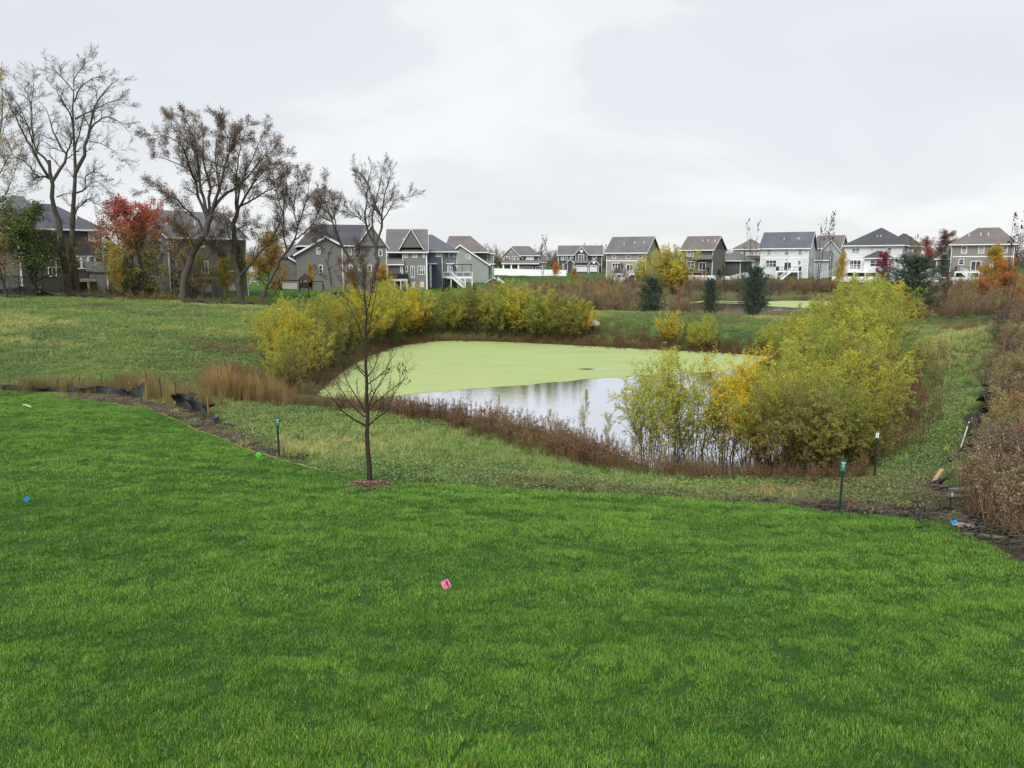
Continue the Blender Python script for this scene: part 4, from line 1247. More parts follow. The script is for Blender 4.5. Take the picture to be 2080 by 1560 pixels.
def make_broad(kind, seed, H, trunk, ang, n1, n2, n3, leafn, lsize, asp=.7, upw=.1, wmat=None, stems=1, t0=.3, lenf=.5, spread=.16, grade=None, tv=.3):
    rg = np.random.RandomState(seed)
    a = rg.uniform(0, 6.28, stems); ln = np.radians(rg.uniform(0, 9 + 9 * (stems > 1), stems))
    base = np.c_[np.cos(a) * .12 * (stems > 1), np.sin(a) * .12 * (stems > 1), np.full(stems, -.3)]
    d = np.c_[np.cos(a) * np.sin(ln), np.sin(a) * np.sin(ln), np.cos(ln)]
    P0, R0 = grow(rg, base, d, H * .97 + .3, 12, .05, .04, trunk, trunk * .12)
    P1, R1 = spawn(rg, P0, R0, n1, t0, .99, ang, lenf, 8, upw, .1, .62, .6)
    P2, R2 = spawn(rg, P1, R1, n2, .15, .98, 46, .5, 6, .03, .13, .45, .6)
    P3, R3 = spawn(rg, P2, R2, n3, .1, 1, 44, .6, 4, 0, .16, .4, .6)
    W = Wood().tubes(P0, R0, 6).tubes(P1, R1, 4).tubes(P2, R2, 3)
    lf = None
    if leafn:
        g = rg.normal(0, 1, len(P1)); par = np.repeat(np.repeat(g, n2), n3)
        tint = np.stack([1 + .12 * par, 1 - .03 * par, 1 - .1 * par], 1).clip(.4, 1.7)
        if grade is not None:
            zt = (P3[:, -1, 2] / H + rg.normal(0, .07, len(P3))).clip(0, 1)[:, None]
            w_ = ((zt - grade[0]) / (grade[1] - grade[0])).clip(0, 1); tint = tint * (np.array(grade[2]) * (1 - w_) + w_)
        lf = [leaves(rg, P3, R3, leafn, .1, 1, lsize, asp, .25, spread, tint, tv)]
    if wmat is M_TWIG or leafn < 3: W.tubes(P3, R3, 3)
    proto(kind, W, lf, wmat or M_BARK, H)
for i_ in range(3): make_broad("leafy", 40 + i_, 7, .09, 48, 24, 8, 4, 20, .115, t0=.16, lenf=.52)
for i_ in range(2): make_broad("airy", 45 + i_, 7, .08, 42, 18, 8, 5, 5, .12, t0=.18, lenf=.5, spread=.1)
for i_ in range(1): make_broad("maple", 50 + i_, 9, .12, 50, 24, 8, 5, 16, .13, t0=.05, stems=3, grade=(.5, .95, (.62, 2.3, 1.1)), upw=.06)
for i_ in range(3): make_broad("sapling", 80 + i_, 8, .07, 24, 11, 6, 3, 0, .2, t0=.3, stems=2, upw=.12, lenf=.32)
for i_ in range(2): make_broad("farbare", 90 + i_, 9, .14, 40, 14, 8, 5, 2, .16, t0=.2, wmat=M_TWIG)

def make_pine(kind, seed, H, W_, up=.25, needle=.16):
    rg = np.random.RandomState(seed)
    P0, R0 = grow(rg, np.array([[0, 0, -.3]]), np.array([[0, 0, 1.0]]), H + .3, 10, .1, .01, H * .016, .01)
    n_ = 95; t = np.linspace(.03, .985, n_); a = np.arange(n_) * 2.4 + rg.uniform(0, .6, n_)
    p, T, r = sample(P0, R0, np.zeros(n_, int), t)
    prof = np.where(t < .3, .7 + t, 1.0 - (t - .3) ** 1.5 * 1.25).clip(.14, 1) * rg.uniform(.55, 1.2, n_)
    d = np.c_[np.cos(a), np.sin(a), np.full(n_, up)]
    P1, R1 = grow(rg, p, d, W_ / 2 * prof, 6, .07, .06, .02, .006)
    P2, R2 = spawn(rg, P1, R1, 10, .15, 1, 42, .42, 4, .06, .1, .4, .6)
    lf = [leaves(rg, P2, R2, 17, 0, 1, needle, .16, -.35, .03, (1, 1, 1), .4), leaves(rg, P1, R1, 22, .2, 1, needle, .16, -.35, .03, (.9, .9, .9), .4)]
    proto(kind, Wood().tubes(P0, R0, 6).tubes(P1, R1, 3).tubes(P2, R2, 3), lf, M_BARKD, H)
for i_ in range(2): make_pine("pine", 100 + i_, 4.5, 4.3, .55, .17)
make_pine("spruce", 105, 4.2, 2.6, .0, .13)

# ---- colours
C_WG = (.40, .42, .06); C_WY = (.50, .44, .045); C_WO = (.60, .47, .03); C_WB = (.29, .275, .075); C_OL = (.29, .33, .06)
ORD = ["first","second","third","fourth","fifth","sixth","seventh","eighth","ninth","tenth","eleventh","twelfth","thirteenth","fourteenth","fifteenth","sixteenth","seventeenth","eighteenth"]
def willow_row(lst, where, group, kind=None):
    """lst: (px, py of the foot, height, colour, variant)"""
    for k, (px, py, h_, c, v) in enumerate(lst):
        p = gp(px, py)
        words = {C_WG: "green-yellow", C_WY: "bright yellow", C_WO: "orange-yellow", C_WB: "brownish olive", C_OL: "olive green"}[c]
        j = rnd.uniform(.88, 1.12)
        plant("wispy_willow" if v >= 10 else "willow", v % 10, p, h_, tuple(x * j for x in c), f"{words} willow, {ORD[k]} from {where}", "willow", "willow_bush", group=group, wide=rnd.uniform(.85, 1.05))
# left bank thicket, from the near left to the far end
willow_row([(560,792,3.4,C_WG,0),(600,800,2.8,C_WB,1),(575,765,4.2,C_WY,2),(620,775,3.8,C_WG,3),(650,762,3.6,C_WB,4),(545,745,3.9,C_WG,1),(600,742,4.6,C_WY,0),(640,738,4.5,C_OL,2),(672,745,3.7,C_WB,3),
            (585,715,4.2,C_WG,4),(625,712,4.6,C_OL,0),(668,715,4.5,C_WY,1)], "the near end of the left bank thicket", "willows on the pond's left bank")
willow_row([(705,722,4.2,C_OL,2),(655,692,4.2,C_WG,3),(690,695,4.4,C_WB,4),(728,704,5.0,C_WY,0),(760,700,4.6,C_WG,1),(715,682,4.6,C_OL,2),(750,683,5.0,C_WY,3),(790,688,5.2,C_WG,4),(825,682,5.2,C_WO,0),(790,673,5.2,C_WG,1)],
           "the young bare tree along the upper left bank", "willows on the pond's upper left bank")
willow_row([(850,682,4.6,C_WY,2),(873,680,4.4,C_WB,3),(896,678,4.6,C_OL,4),(920,678,4.7,C_WG,0),(945,679,4.9,C_OL,1),(968,680,5.2,C_WB,2),(992,681,5.4,C_WG,3),(1015,683,5.6,C_OL,4),(1040,684,5.8,C_WG,0),(1063,686,5.4,C_WY,1),(1088,688,5.4,C_OL,2),(1112,690,5.2,C_WG,3),(1135,692,4.8,C_WB,4),(1156,692,4.6,C_OL,0),(1178,688,4.0,C_WY,1)],
           "the left in the hedge on the far bank", "willows of the far bank hedge")
# near right clump, standing in the shallows, and the long thicket of the right bank
willow_row([(1318,948,4.2,C_WG,10),(1365,957,5.0,C_WG,12),(1415,962,5.3,C_WG,11),(1470,962,4.8,C_WY,10),(1525,960,4.6,C_WO,12),(1565,966,4.2,C_WG,1),(1590,972,3.6,C_WB,1),(1640,968,3.5,C_OL,2),(1690,965,3.5,C_WB,0),(1735,955,3.4,C_OL,3),(1762,945,2.5,C_WB,4)],
           "the left in the near clump of the right bank", "near willows of the right bank")
willow_row([(1535,925,4.4,C_WY,1),(1610,935,4.4,C_WG,3),(1665,925,4.5,C_OL,2),(1715,915,4.4,C_WG,3),(1745,900,4.0,C_WB,4),(1630,890,4.6,C_WG,2),(1690,880,4.9,C_OL,0),(1738,868,4.8,C_WG,1),(1768,850,4.2,C_WB,3)],
           "the near left of the right bank's middle thicket", "middle willows of the right bank")
willow_row([(1725,828,5.6,C_WG,4),(1775,812,5.0,C_OL,2),(1685,835,5.0,C_OL,1),(1735,790,5.7,C_WG,0),(1768,775,5.2,C_WB,3),(1700,790,5.4,C_OL,4),(1740,752,5.7,C_WG,2),(1770,742,5.5,C_WG,1),(1705,745,5.6,C_WB,0),(1750,718,5.5,C_OL,3),(1770,710,5.4,C_WG,2),(1718,712,5.3,C_WG,4),(1680,715,4.4,C_OL,1),(1758,692,4.8,C_OL,0),(1795,690,4.6,C_WY,2)],
           "the near end of the right bank's tall far thicket", "tall far willows of the right bank")
for px, py, h_, c, lb in [(1585,742,3.6,C_WG,"green-yellow willow where the duckweed ends at the pond's far right corner"),(1625,765,4.4,C_OL,"olive willow on the right shore behind the orange-yellow willow tops"),(1660,800,5.0,C_WG,"green-yellow willow on the right shore in front of the tall thicket"),(1650,745,4.2,C_WG,"green-yellow willow at the left foot of the tall right thicket"),
                          (1355,700,3.2,C_WO,"small orange-yellow willow below the berm, left of the near willow clump"),(1440,712,3.3,C_WG,"green-yellow willow on the far shore behind the near willow clump"),
                          (1412,716,2.8,C_WG,"low green-yellow willow at the far water's edge behind the near clump"),(1600,700,2.8,C_OL,"olive willow at the berm's foot left of the tall thicket"),
                          (1560,712,2.2,C_WG,"low willow on the far shore right of the near clump's yellow top"),(1650,700,3.6,C_OL,"olive willow joining the berm to the tall right thicket")]:
    plant("willow", rnd.randrange(5), gp(px, py), h_, c, lb, "willow", "willow_bush")

# ---- pines on the berm and spruces
for px, py, D, h_, kind, w_, lb in [(1325,636,88,4.1,"pine",1.15,"bushy dark pine on the berm below the tall yellow tree"),(1447,640,84,3.75,"pine",.8,"slim dark pine on the berm, middle one of three before the far pond"),
        (1535,643,82,5.0,"pine",1.0,"tallest dark pine of the berm, left end of the duckweed patch"),(1858,640,78,5.8,"pine",1.5,"broad dark pine rising behind the tall right willows"),
        (903,612,112,3.3,"spruce",.95,"small dark spruce on the lawn below the blue house"),(1918,590,150,6.2,"spruce",.8,"narrow dark spruce before the taupe house's wing"),
        (1462,575,170,2.9,"pine",.8,"dark young pine on the bank below the slate-sided house"),(1795,600,105,3.6,"pine",.8,"dark young pine left of the broad pine behind the willows"),
        (962,590,118,2.0,"spruce",1.0,"tiny dark spruce behind the far bank hedge")]:
    p = gat(px, D)
    plant(kind, 0 if w_ > .9 else 1, p, h_, (.05, .095, .062) if kind == "pine" else (.045, .08, .055), lb, "conifer", kind + "_tree", wide=w_)

# ---- single coloured trees
for kind, px, D, top, col, w_, name, lb in [
    ("maple",256,90,418,(.50,.12,.09),.95,"maple_tree","crimson maple with browning lower leaves between the two dark houses"),
    ("leafy",225,87,505,(.45,.34,.06),.62,"young_tree","small pale yellow tree at the left foot of the crimson maple"),
    ("leafy",72,84,428,(.10,.14,.035),1.35,"broadleaf_tree","dense dark green tree turning yellow before the dark brown house"),
    ("leafy",8,80,395,(.24,.20,.08),1.0,"broadleaf_tree","brown-leaved tree at the left edge beside the dense green tree"),
    ("airy",350,91,480,(.27,.21,.10),1.1,"young_tree","thin yellowish brown tree before the clapboard house's left corner"),
    ("airy",408,92,496,(.27,.23,.09),1.0,"young_tree","thin tan-leaved tree between the leaning trunk and the clapboard house's deck"),
    ("leafy",482,90,500,(.15,.17,.06),.6,"young_tree","greenish vine-like growth round the mossy-trunked tree"),
    ("airy",318,94,500,(.17,.13,.09),.9,"young_tree","dark twiggy tree between the crimson maple and the clapboard house"),
    ("airy",740,104,520,(.22,.15,.08),1.3,"young_tree","brown twiggy tree behind the double-trunked tree's foot"),
    ("airy",700,104,530,(.25,.13,.08),1.1,"young_tree","rusty twiggy tree right of the small bare brown tree"),
    ("airy",120,90,470,(.11,.13,.05),.9,"young_tree","thin green tree just left of the towering pair"),
    ("leafy",445,94,526,(.27,.24,.05),1.0,"young_tree","small round yellow-green tree before the clapboard house's basement windows"),
    ("leafy",538,104,486,(.36,.25,.05),1.4,"young_tree","orange-yellow tree beside the leaning trunk right of the clapboard house"),
    ("leafy",632,115,540,(.45,.30,.04),.7,"young_tree","tiny orange-yellow tree behind the wooden playset"),
    ("leafy",776,100,546,(.58,.36,.03),1.5,"young_tree","glowing orange-yellow tree at the foot of the double-trunked bare tree"),
    ("leafy",715,112,550,(.36,.24,.05),1.1,"young_tree","ochre tree left of the double-trunked bare tree's foot"),
    ("airy",385,93,470,(.17,.12,.06),.9,"young_tree","thin brown-leaved tree before the clapboard house's deck"),
    ("willow",1332,140,494,(.50,.48,.06),1.25,"broadleaf_tree","tall yellow-green tree, left half of the pair beside the beige house"),
    ("willow",1374,138,504,(.54,.45,.05),1.3,"broadleaf_tree","golden tree, right half of the pair beside the beige house"),
    ("leafy",1125,200,536,(.55,.27,.03),1.2,"young_tree","low orange tree behind the white fence's right end"),
    ("leafy",1170,170,546,(.36,.20,.06),1.0,"young_tree","russet tree in front of the dark grey house with white garage doors"),
    ("leafy",1702,140,519,(.45,.33,.05),.62,"broadleaf_tree","slender golden tree between the long-stair house and the pyramid-roofed house"),
    ("leafy",1500,162,562,(.30,.25,.06),.9,"young_tree","olive gold bush behind the berm's tallest pine"),
    ("leafy",1468,172,541,(.17,.10,.05),.75,"young_tree","small rusty tree below the slate house's stair"),
    ("leafy",1797,150,520,(.22,.03,.05),1.0,"young_tree","small dark crimson tree before the bright white house's porch"),
    ("airy",1862,135,500,(.22,.18,.07),.8,"broadleaf_tree","thin olive-brown tree behind the broad pine"),
    ("leafy",1880,240,490,(.30,.10,.07),1.0,"broadleaf_tree","russet tree far behind between bright white and taupe houses"),
    ("leafy",1916,260,478,(.17,.08,.06),1.3,"broadleaf_tree","dark reddish oak behind the taupe house's wing"),
    ("leafy",2012,110,509,(.44,.32,.045),1.15,"broadleaf_tree","golden tree before the taupe house's right windows"),
    ("leafy",2052,86,540,(.42,.19,.045),1.35,"broadleaf_tree","orange tree at the right edge in front of the golden tree"),
    ("leafy",2005,90,566,(.38,.17,.08),1.2,"broadleaf_tree","pinkish orange small tree left of the orange tree at the right edge"),
    ("airy",1932,78,556,(.16,.055,.05),.62,"young_tree","purplish brown young tree on the bank between broad pine and orange tree"),
    ("leafy",2035,70,612,(.42,.40,.06),.6,"young_tree","small yellow-green bush tree on the rim at right before the orange tree"),
    ("airy",1010,125,562,(.14,.15,.05),1.1,"young_tree","dull olive bush tree over the small playhouse behind the hedge"),
    ("leafy",1185,100,605,(.30,.27,.07),.6,"young_tree","small yellow-olive bush right of the far bank hedge"),
    ]:
    p = gat(px, D); h_ = at(px, top, D)[2] - p[2]
    plant(kind, rnd.randrange(3), p, h_, col, lb, "tree", name, wide=w_)
MID = [(1045,118,585,0),(1078,112,580,1),(1108,120,572,2),(1140,112,578,0),(1165,125,560,3),(1192,118,566,1),(1222,110,574,4),(1245,128,556,2),(1268,140,540,5),(1290,120,562,0),(1305,150,540,5),(1352,100,590,3),(1385,112,585,1),(1400,135,570,5)]
MIDR = [(1560,145,576,5),(1585,150,570,3),(1612,148,566,3),(1640,146,578,0),(1668,142,572,5),(1700,150,566,1),(1735,150,574,2)]
RIM = [(1868,100,590,5),(1890,108,580,0),(1905,90,600,1),(1930,115,584,2),(1955,100,590,0),(1965,85,606,1),(1985,110,590,3),(1990,78,612,4),(2030,80,590,2),(2075,75,585,4)]
AUT = [((.26,.15,.10),"rusty tan"),((.34,.22,.10),"tan orange"),((.30,.27,.10),"straw yellow"),((.32,.30,.07),"yellow olive"),((.42,.22,.05),"orange"),((.20,.15,.12),"grey brown")]
for lst, where, grp in ((MID, "the left in the scrub between hedge and dark pines", "autumn shrubs in the scrub behind the hedge"), (MIDR, "the left on the far pond's far bank", "autumn shrubs on the far pond's bank"), (RIM, "the left in the scrub below the taupe house", "autumn shrubs below the taupe house")):
    for k, (px, D, top, ci) in enumerate(lst):
        p = gat(px, D); h_ = max(1.6, at(px, top, D)[2] - p[2]); c, w_ = AUT[ci]
        plant("airy", k, p, h_, c, f"{w_} shrub, {ORD[k]} from {where}", "shrub", "autumn_shrub", wide=rnd.uniform(1.1, 1.6), group=grp)
for px, py, h_, w_, c, lb in [(1186,914,2.3,.5,(.42,.42,.16),"tall pale yellow-leaved sapling before the open water"),(1236,932,1.7,.6,(.36,.36,.14),"small pale sapling between the tall pale sapling and the willow clump"),
        (1118,898,1.3,.7,(.36,.36,.16),"low pale sapling at the left end of the open water"),(1288,944,1.9,.55,(.38,.38,.13),"pale sapling just left of the near willow clump"),(1012,874,1.5,.4,(.35,.33,.12),"thin pale sapling rising above the duckweed's near edge")]:
    p = gp(px, py); plant("airy", int(px), p, h_, c, lb, "sapling", "young_sapling", wide=w_)
BB = [(2000,790,1.5,(.24,.15,.11),"rust brown"),(2040,740,1.8,(.22,.15,.12),"dark brown"),(2062,820,1.5,(.30,.27,.10),"yellow olive"),(2020,880,1.3,(.32,.28,.10),"straw yellow"),(2060,900,1.4,(.34,.22,.09),"orange tan"),
      (2030,960,1.3,(.22,.20,.10),"olive brown"),(1995,975,1.0,(.26,.21,.12),"tan"),(2070,985,1.3,(.20,.14,.11),"dark russet"),(2010,1020,.9,(.28,.24,.12),"pale tan"),(2060,1040,.9,(.24,.22,.10),"dull olive"),(2025,700,1.7,(.20,.16,.11),"grey brown"),(2070,680,2.0,(.26,.17,.12),"reddish brown")]
for k, (px, py, h_, c, w_) in enumerate(sorted(BB, key=lambda q: q[1])):
    plant("airy", k, gp(px, py), h_, c, f"{w_} bush, {ORD[k]} from the top of the right edge's brushy bank", "bush", "brush_bush", wide=1.5, group="bushes on the brushy bank")
# bare saplings with a few leaves left at their tips
def sapling(px, D, top, lb, var, leaf=(.05, .035, .03), n_=26, w_=.7, lsz=.36):
    p = gat(px, D); h_ = at(px, top, D)[2] - p[2]
    wm, _, H = PROTO["sapling"][var % 3]
    r = empty("sapling", p, rnd.uniform(0, 6), lb, "tree"); s_ = h_ / H; r.scale = (s_ * w_, s_ * w_, s_)
    link("trunk", wm, None, r)
    rg = np.random.RandomState(int(px)); co = np.zeros(len(wm.vertices) * 3); wm.vertices.foreach_get("co", co); co = co.reshape(-1, 3)
    hi = co[co[:, 2] > H * .72]
    c = hi[rg.randint(0, len(hi), n_)]
    P = np.stack([c, c + rg.normal(0, .05, c.shape) + [0, 0, .2]], 1)
    V, Qd, cc = leaves(rg, P, np.full((n_, 2), .01), 5, 0, 1, lsz / s_, .6, .2, .1, (1, 1, 1), .2)
    me = quads_mesh("sapling_leaves", V, Qd, cc); me.materials.append(M_LEAF)
    o_ = link("crown", me, None, r); o_.color = (*leaf, 1)
for a in [(1103,140,486,"tall bare sapling with a few dark leaves before the white fence",0,(.10,.075,.05),30),(1500,130,470,"thin bare sapling, left of the pair before the white hip-roofed house",1,(.05,.04,.04),6),
          (1530,128,455,"bare sapling with few tip leaves, right of the pair before the white hip-roofed house",2,(.06,.05,.04),14),(1662,125,444,"bare sapling with dark tip leaves, left of the pair by the golden tree",0,(.045,.045,.04),16),
          (1690,122,441,"bare sapling with clusters of dark tip leaves, right of the pair by the golden tree",1,(.045,.045,.04),40),(1600,160,520,"small bare tree before the white house's deck",2,(.06,.05,.04),2),
          (1852,150,482,"bare sapling with dark tip leaves behind the broad pine",2,(.05,.045,.04),24),(2052,62,441,"leaning sapling with dark leaf bunches at its tips at the right edge",0,(.05,.035,.03),9),
          (1478,140,500,"short bare sapling beside the slate-sided house",1,(.05,.04,.04),3)]:
    sapling(*a[:5], leaf=a[5], n_=a[6], w_=.55)
for px, D, top, lb in [(1010,300,505,"pale bare tree left of the house with three garage doors"),(1112,310,512,"pale bare tree right of the house with three garage doors"),(1228,300,512,"pale bare tree right of the dark grey house with garage doors"),
                       (1127,330,517,"faint bare tree behind the low orange tree"),(1712,260,490,"bare tree behind the grey gabled house"),(2066,170,470,"half bare brown tree behind the taupe house's right end"),(1380,320,512,"low bare tree between beige and slate houses"),
                       (640,150,480,"bare tree behind the grey house's garage wing"),(1560,330,500,"bare tree beyond the white hip-roofed house"),(275,130,455,"faint bare tree behind the crimson maple"),(2090,120,500,"bare brown tree at the right edge behind the orange one")]:
    p = gat(px, D); h_ = at(px, top, D)[2] - p[2]
    plant("farbare", px, p, h_, (.16, .11, .08), lb, "tree", "bare_tree", wide=1.0)

# ------------------------------------------------------------------ large bare trees traced limb by limb
def resample(pts, K):
    P = np.array(pts, float); d = np.r_[0, np.cumsum(np.linalg.norm(np.diff(P, axis=0), axis=1))]
    t = np.linspace(0, d[-1], K)
    return np.stack([np.interp(t, d, P[:, i]) for i in range(P.shape[1])], 1)
def traced(name, label, D, limbs, leaf=None, wmat=None, seed=1, n1=14, n2=7, n3=5, L1=.42, tw=.35, up=.04, cat="tree", K=12, lsize=.2, lcount=5, lcol=(1, 1, 1), deep=.28, l1fall=.55, rootext=True):
    """limbs: (list of (px, py), r0, r1, depth offset at the tip, share of twigs)"""
    rg = np.random.RandomState(seed)
    bx, by = limbs[0][0][0]
    org = gat(bx, D)
    P = []; R = []
    for pts, r0, r1, dy, _ in limbs:
        q = resample(pts, K)
        off = np.linspace(0, 1, K) ** 1.2 * dy
        base_off = _off_of(limbs, pts, dy)
        w_ = np.array([at(a, b, D + base_off + o_) for (a, b), o_ in zip(q, off)])
        w_[1:-1] += rg.normal(0, r0 * .18, w_[1:-1].shape)
        P.append(w_); R.append(np.linspace(r0, r1, K))
    P = np.array(P) - org; R = np.array(R) * (.72 if D > 50 else .9)
    R[0, :2] *= [1.35, 1.08]
    P[0, 0, 2] = min(P[0, 0, 2], 0) - .4
    W = Wood().tubes(P, R, 8)
    share = np.array([l[4] for l in limbs])
    use = share > 0
    Pu, Ru = P[use], R[use]
    P1, R1 = spawn(rg, Pu, Ru, n1, .2, 1, 40, L1, 8, up, .09, .45, .5, upend=up, absL=True)
    # side branches of an upright limb also reach towards and away from the viewer
    P2, R2 = spawn(rg, P1, R1, n2, .15, 1, 38, .55, 6, up, .12, .45, .6)
    P3, R3 = spawn(rg, P2, R2, n3, .15, 1, 34, .6, 4, up * .5, .14, .4, .7)
    mn = .010 if D > 50 else .003
    W.tubes(P1, np.maximum(R1, mn), 5).tubes(P2, np.maximum(R2, mn * .8), 3).tubes(P3, np.maximum(R3, mn * .62), 3)
    root = empty(name, org, 0, label, cat)
    wm = W.mesh(name + "_wood"); wm.materials.append(wmat or M_BARK)
    link("trunk", wm, None, root)
    if leaf is not None:
        g = rg.normal(0, 1, len(P1)); par = np.repeat(np.repeat(g, n2), n3)
        tint = np.stack([1 + .09 * par, 1 - .01 * par, 1 - .06 * par], 1).clip(.5, 1.6)
        V, Qd, c = leaves(rg, P3, R3, lcount, .1, 1, lsize, .65, .3, .14, tint, .35)
        me = quads_mesh(name + "_leaves", V, Qd, c); me.materials.append(M_LEAF)
        o_ = link("crown", me, None, root); o_.color = (*leaf, 1)
    return root
def _off_of(limbs, pts, dy):
    return 0.0
# T1: two tall trunks
A = [(141,598),(137,565),(133,542),(128,510),(125,481),(119,450),(113,427),(107,395),(104,372),(101.5,342),(100,325)]
B1 = [(156,598),(154,570),(151.5,541),(148,505),(147,481),(145.5,441),(149,410),(150.5,387),(153,346),(150,310),(148.7,295),(146.6,243),(148.7,202),(149.7,165),(148,140)]
traced("bare_tree", "tall bare tree, left trunk of the towering pair at the far left", 86, [
    (A, .55, .22, 0, 0),
    ([(104,372),(114,356),(131,330),(134,313),(121,297),(108.7,270),(102.5,247),(96,227),(82,209)], .26, .03, 3, 1),
    ([(134,313),(141,298),(146,285),(152,262)], .14, .04, -2, 1),
    ([(101,364),(98,358),(88,345),(78,325),(67.7,305),(45,268),(26.7,223),(14,205),(2,192)], .24, .03, -3, 1),
    ([(100,335),(92,322),(78,313),(67.7,284),(63.6,243),(62.5,215),(55,186),(39,167),(19,161)], .18, .02, 3, 1),
    ([(67,290),(58,262),(48,235),(38,215),(22,196)], .1, .02, -4, 1),
    ([(62.5,222),(66,195),(68,172),(64,158)], .08, .02, 2, 1),
    ([(99,362),(92,358),(82,359),(72,361),(64,366)], .16, .05, -3, 1),
    ([(78,360),(70,352),(59,336),(48,327),(37,321),(24,316),(10,314)], .09, .02, -4, 1),
    ([(115,400),(127,395),(143,392)], .1, .05, 2, 0),
    ([(122,470),(112,478),(100,492)], .06, .02, -2, 1)], seed=5, n1=11, n2=9, n3=8, L1=2.7)
traced("bare_tree", "tall bare tree, right and taller trunk of the towering pair at the far left", 87, [
    (B1, .5, .03, 0, 1),
    ([(153,350),(162,338),(170,321),(176,285),(185.6,248),(190.7,223),(202,198),(221.5,176),(242,160)], .3, .03, 3, 1),
    ([(180,270),(189.7,252),(213,236),(232,241),(250,254),(268,274)], .15, .02, -3, 1),
    ([(151.8,242),(170,232),(190,223),(217,209),(240,202),(262,217)], .13, .02, 4, 1),
    ([(148,255),(143.6,231),(131,213),(122,197),(115,182),(100.5,170)], .13, .02, -4, 1),
    ([(148.7,185),(133,165),(115,147),(100.5,133)], .1, .02, 3, 1),
    ([(150.7,207),(162,178),(184.6,160),(207,155),(223,160)], .11, .02, -3, 1),
    ([(149.7,161),(162,143),(176,125),(190,122)], .08, .02, 3, 1),
    ([(182,287),(205,291),(225,303),(246,317),(256,331)], .08, .01, -3, .6),
    ([(155,392),(172,386),(174,358),(189,348),(205,352)], .15, .03, 3, 1),
    ([(172,386),(190,368),(205,372),(218,385)], .08, .02, 2, 1),
    ([(149.4,445),(159,420),(177,405),(198,414),(214,427)], .14, .02, -3, 1),
    ([(152,300),(163,268),(168,240),(182,205)], .12, .02, -4, 1)], seed=6, n1=11, n2=9, n3=8, L1=2.5)
# T2: leaning trunk, broad brown crown
C_BR = (.21, .15, .11)
traced("brown_leaved_tree", "big leaning tree with broad crown of sparse dark brown leaves before the clapboard house", 85, [
    ([(365,616),(369,600),(373,581),(381,541),(397,507),(413,487),(422,465),(426,452),(429,438)], .62, .42, 0, 0),
    ([(421,445),(413.5,422),(401,398),(399,368),(389,351),(369,337),(345,325),(316,319)], .26, .03, 3, 1),
    ([(424,440),(412,400),(405,361),(401,321),(399,295),(391,272),(380,250),(372,236)], .28, .03, -3, 1),
    ([(426,440),(424,402),(427,372),(415,341),(410,305),(413.5,275),(411,250),(409,236)], .26, .03, 4, 1),
    ([(429,438),(436,412),(446,382),(454,351),(462,321),(474,290),(486,268),(496,256)], .28, .03, -3, 1),
    ([(430,432),(440,412),(454,398),(478,382),(502,361),(522,337),(543,311),(551,293)], .26, .03, 3, 1),
    ([(412,470),(405,448),(389,436),(373,420),(351,398),(331,388),(306,384)], .2, .03, -3, 1),
    ([(399,372),(393,361),(380,325),(373,301),(351,281),(326,273),(310,276)], .16, .02, -5, 1),
    ([(401,330),(392,300),(381,271),(357,249),(341,233)], .15, .02, 4, 1),
    ([(446,385),(440,345),(437,315),(440,285),(438,262)], .16, .02, 5, 1),
    ([(462,330),(468,290),(455,262),(450,235)], .13, .02, -4, 1),
    ([(397,507),(385,480),(368,462),(352,448)], .12, .02, -4, .6),
    ([(404,500),(425,492),(445,500)], .08, .02, 3, .5)], leaf=C_BR, seed=7, n1=13, n2=9, n3=8, L1=2.7, lsize=.11, lcount=4)
traced("brown_leaved_tree", "upright mossy-trunked tree with brown crown right of the big leaning tree", 88, [
    ([(488,616),(488,592),(484,571),(478,545),(476,520),(476,491),(477,460),(479,432),(484,420)], .5, .3, 0, 0),
    ([(484,424),(502,392),(522,362),(547,337),(571,321),(590,317)], .2, .03, 3, 1),
    ([(484,420),(512,408),(539,390),(567,376),(583,362)], .18, .02, -3, 1),
    ([(481,425),(486,382),(498,351),(516,311),(532,277),(537,265)], .2, .03, 4, 1),
    ([(480,428),(479,370),(484,321),(490,290),(500,262)], .18, .03, -4, 1),
    ([(486,562),(492,555),(508,539),(526,515),(547,491),(567,456),(575,432),(579,392),(582,360)], .26, .03, -2, 1),
    ([(547,491),(556,468),(566,470),(590,466)], .06, .02, 3, .6),
    ([(508,385),(525,345),(545,322),(556,300)], .13, .02, 5, 1),
    ([(477,500),(465,480),(462,455),(455,440)], .1, .02, -3, .7),
    ([(479,470),(500,455),(515,462)], .08, .02, 3, .7)], leaf=C_BR, seed=8, n1=13, n2=9, n3=8, L1=2.6, lsize=.11, lcount=3)
traced("leaning_tree", "slender tree leaning right with thin crown of few dark leaves", 89, [
    ([(530,620),(535,600),(543,581),(555,561),(567,531),(583,511),(593,495),(599,485)], .28, .17, 0, 0),
    ([(599,485),(605,460),(616,427),(626,392),(631,351)], .14, .02, 2, 1),
    ([(597,488),(620,472),(634,458),(647,431),(655,403)], .13, .02, -2, 1),
    ([(583,511),(576,480),(575,452),(577,415),(573,382),(581,351)], .15, .02, 3, 1),
    ([(605,462),(596,430),(600,398),(608,362)], .1, .02, -3, 1),
    ([(577,440),(566,410),(560,385),(556,360)], .09, .02, -3, 1)], leaf=(.18, .13, .09), seed=9, n1=13, n2=9, n3=6, L1=2.60, lsize=.13, lcount=2)
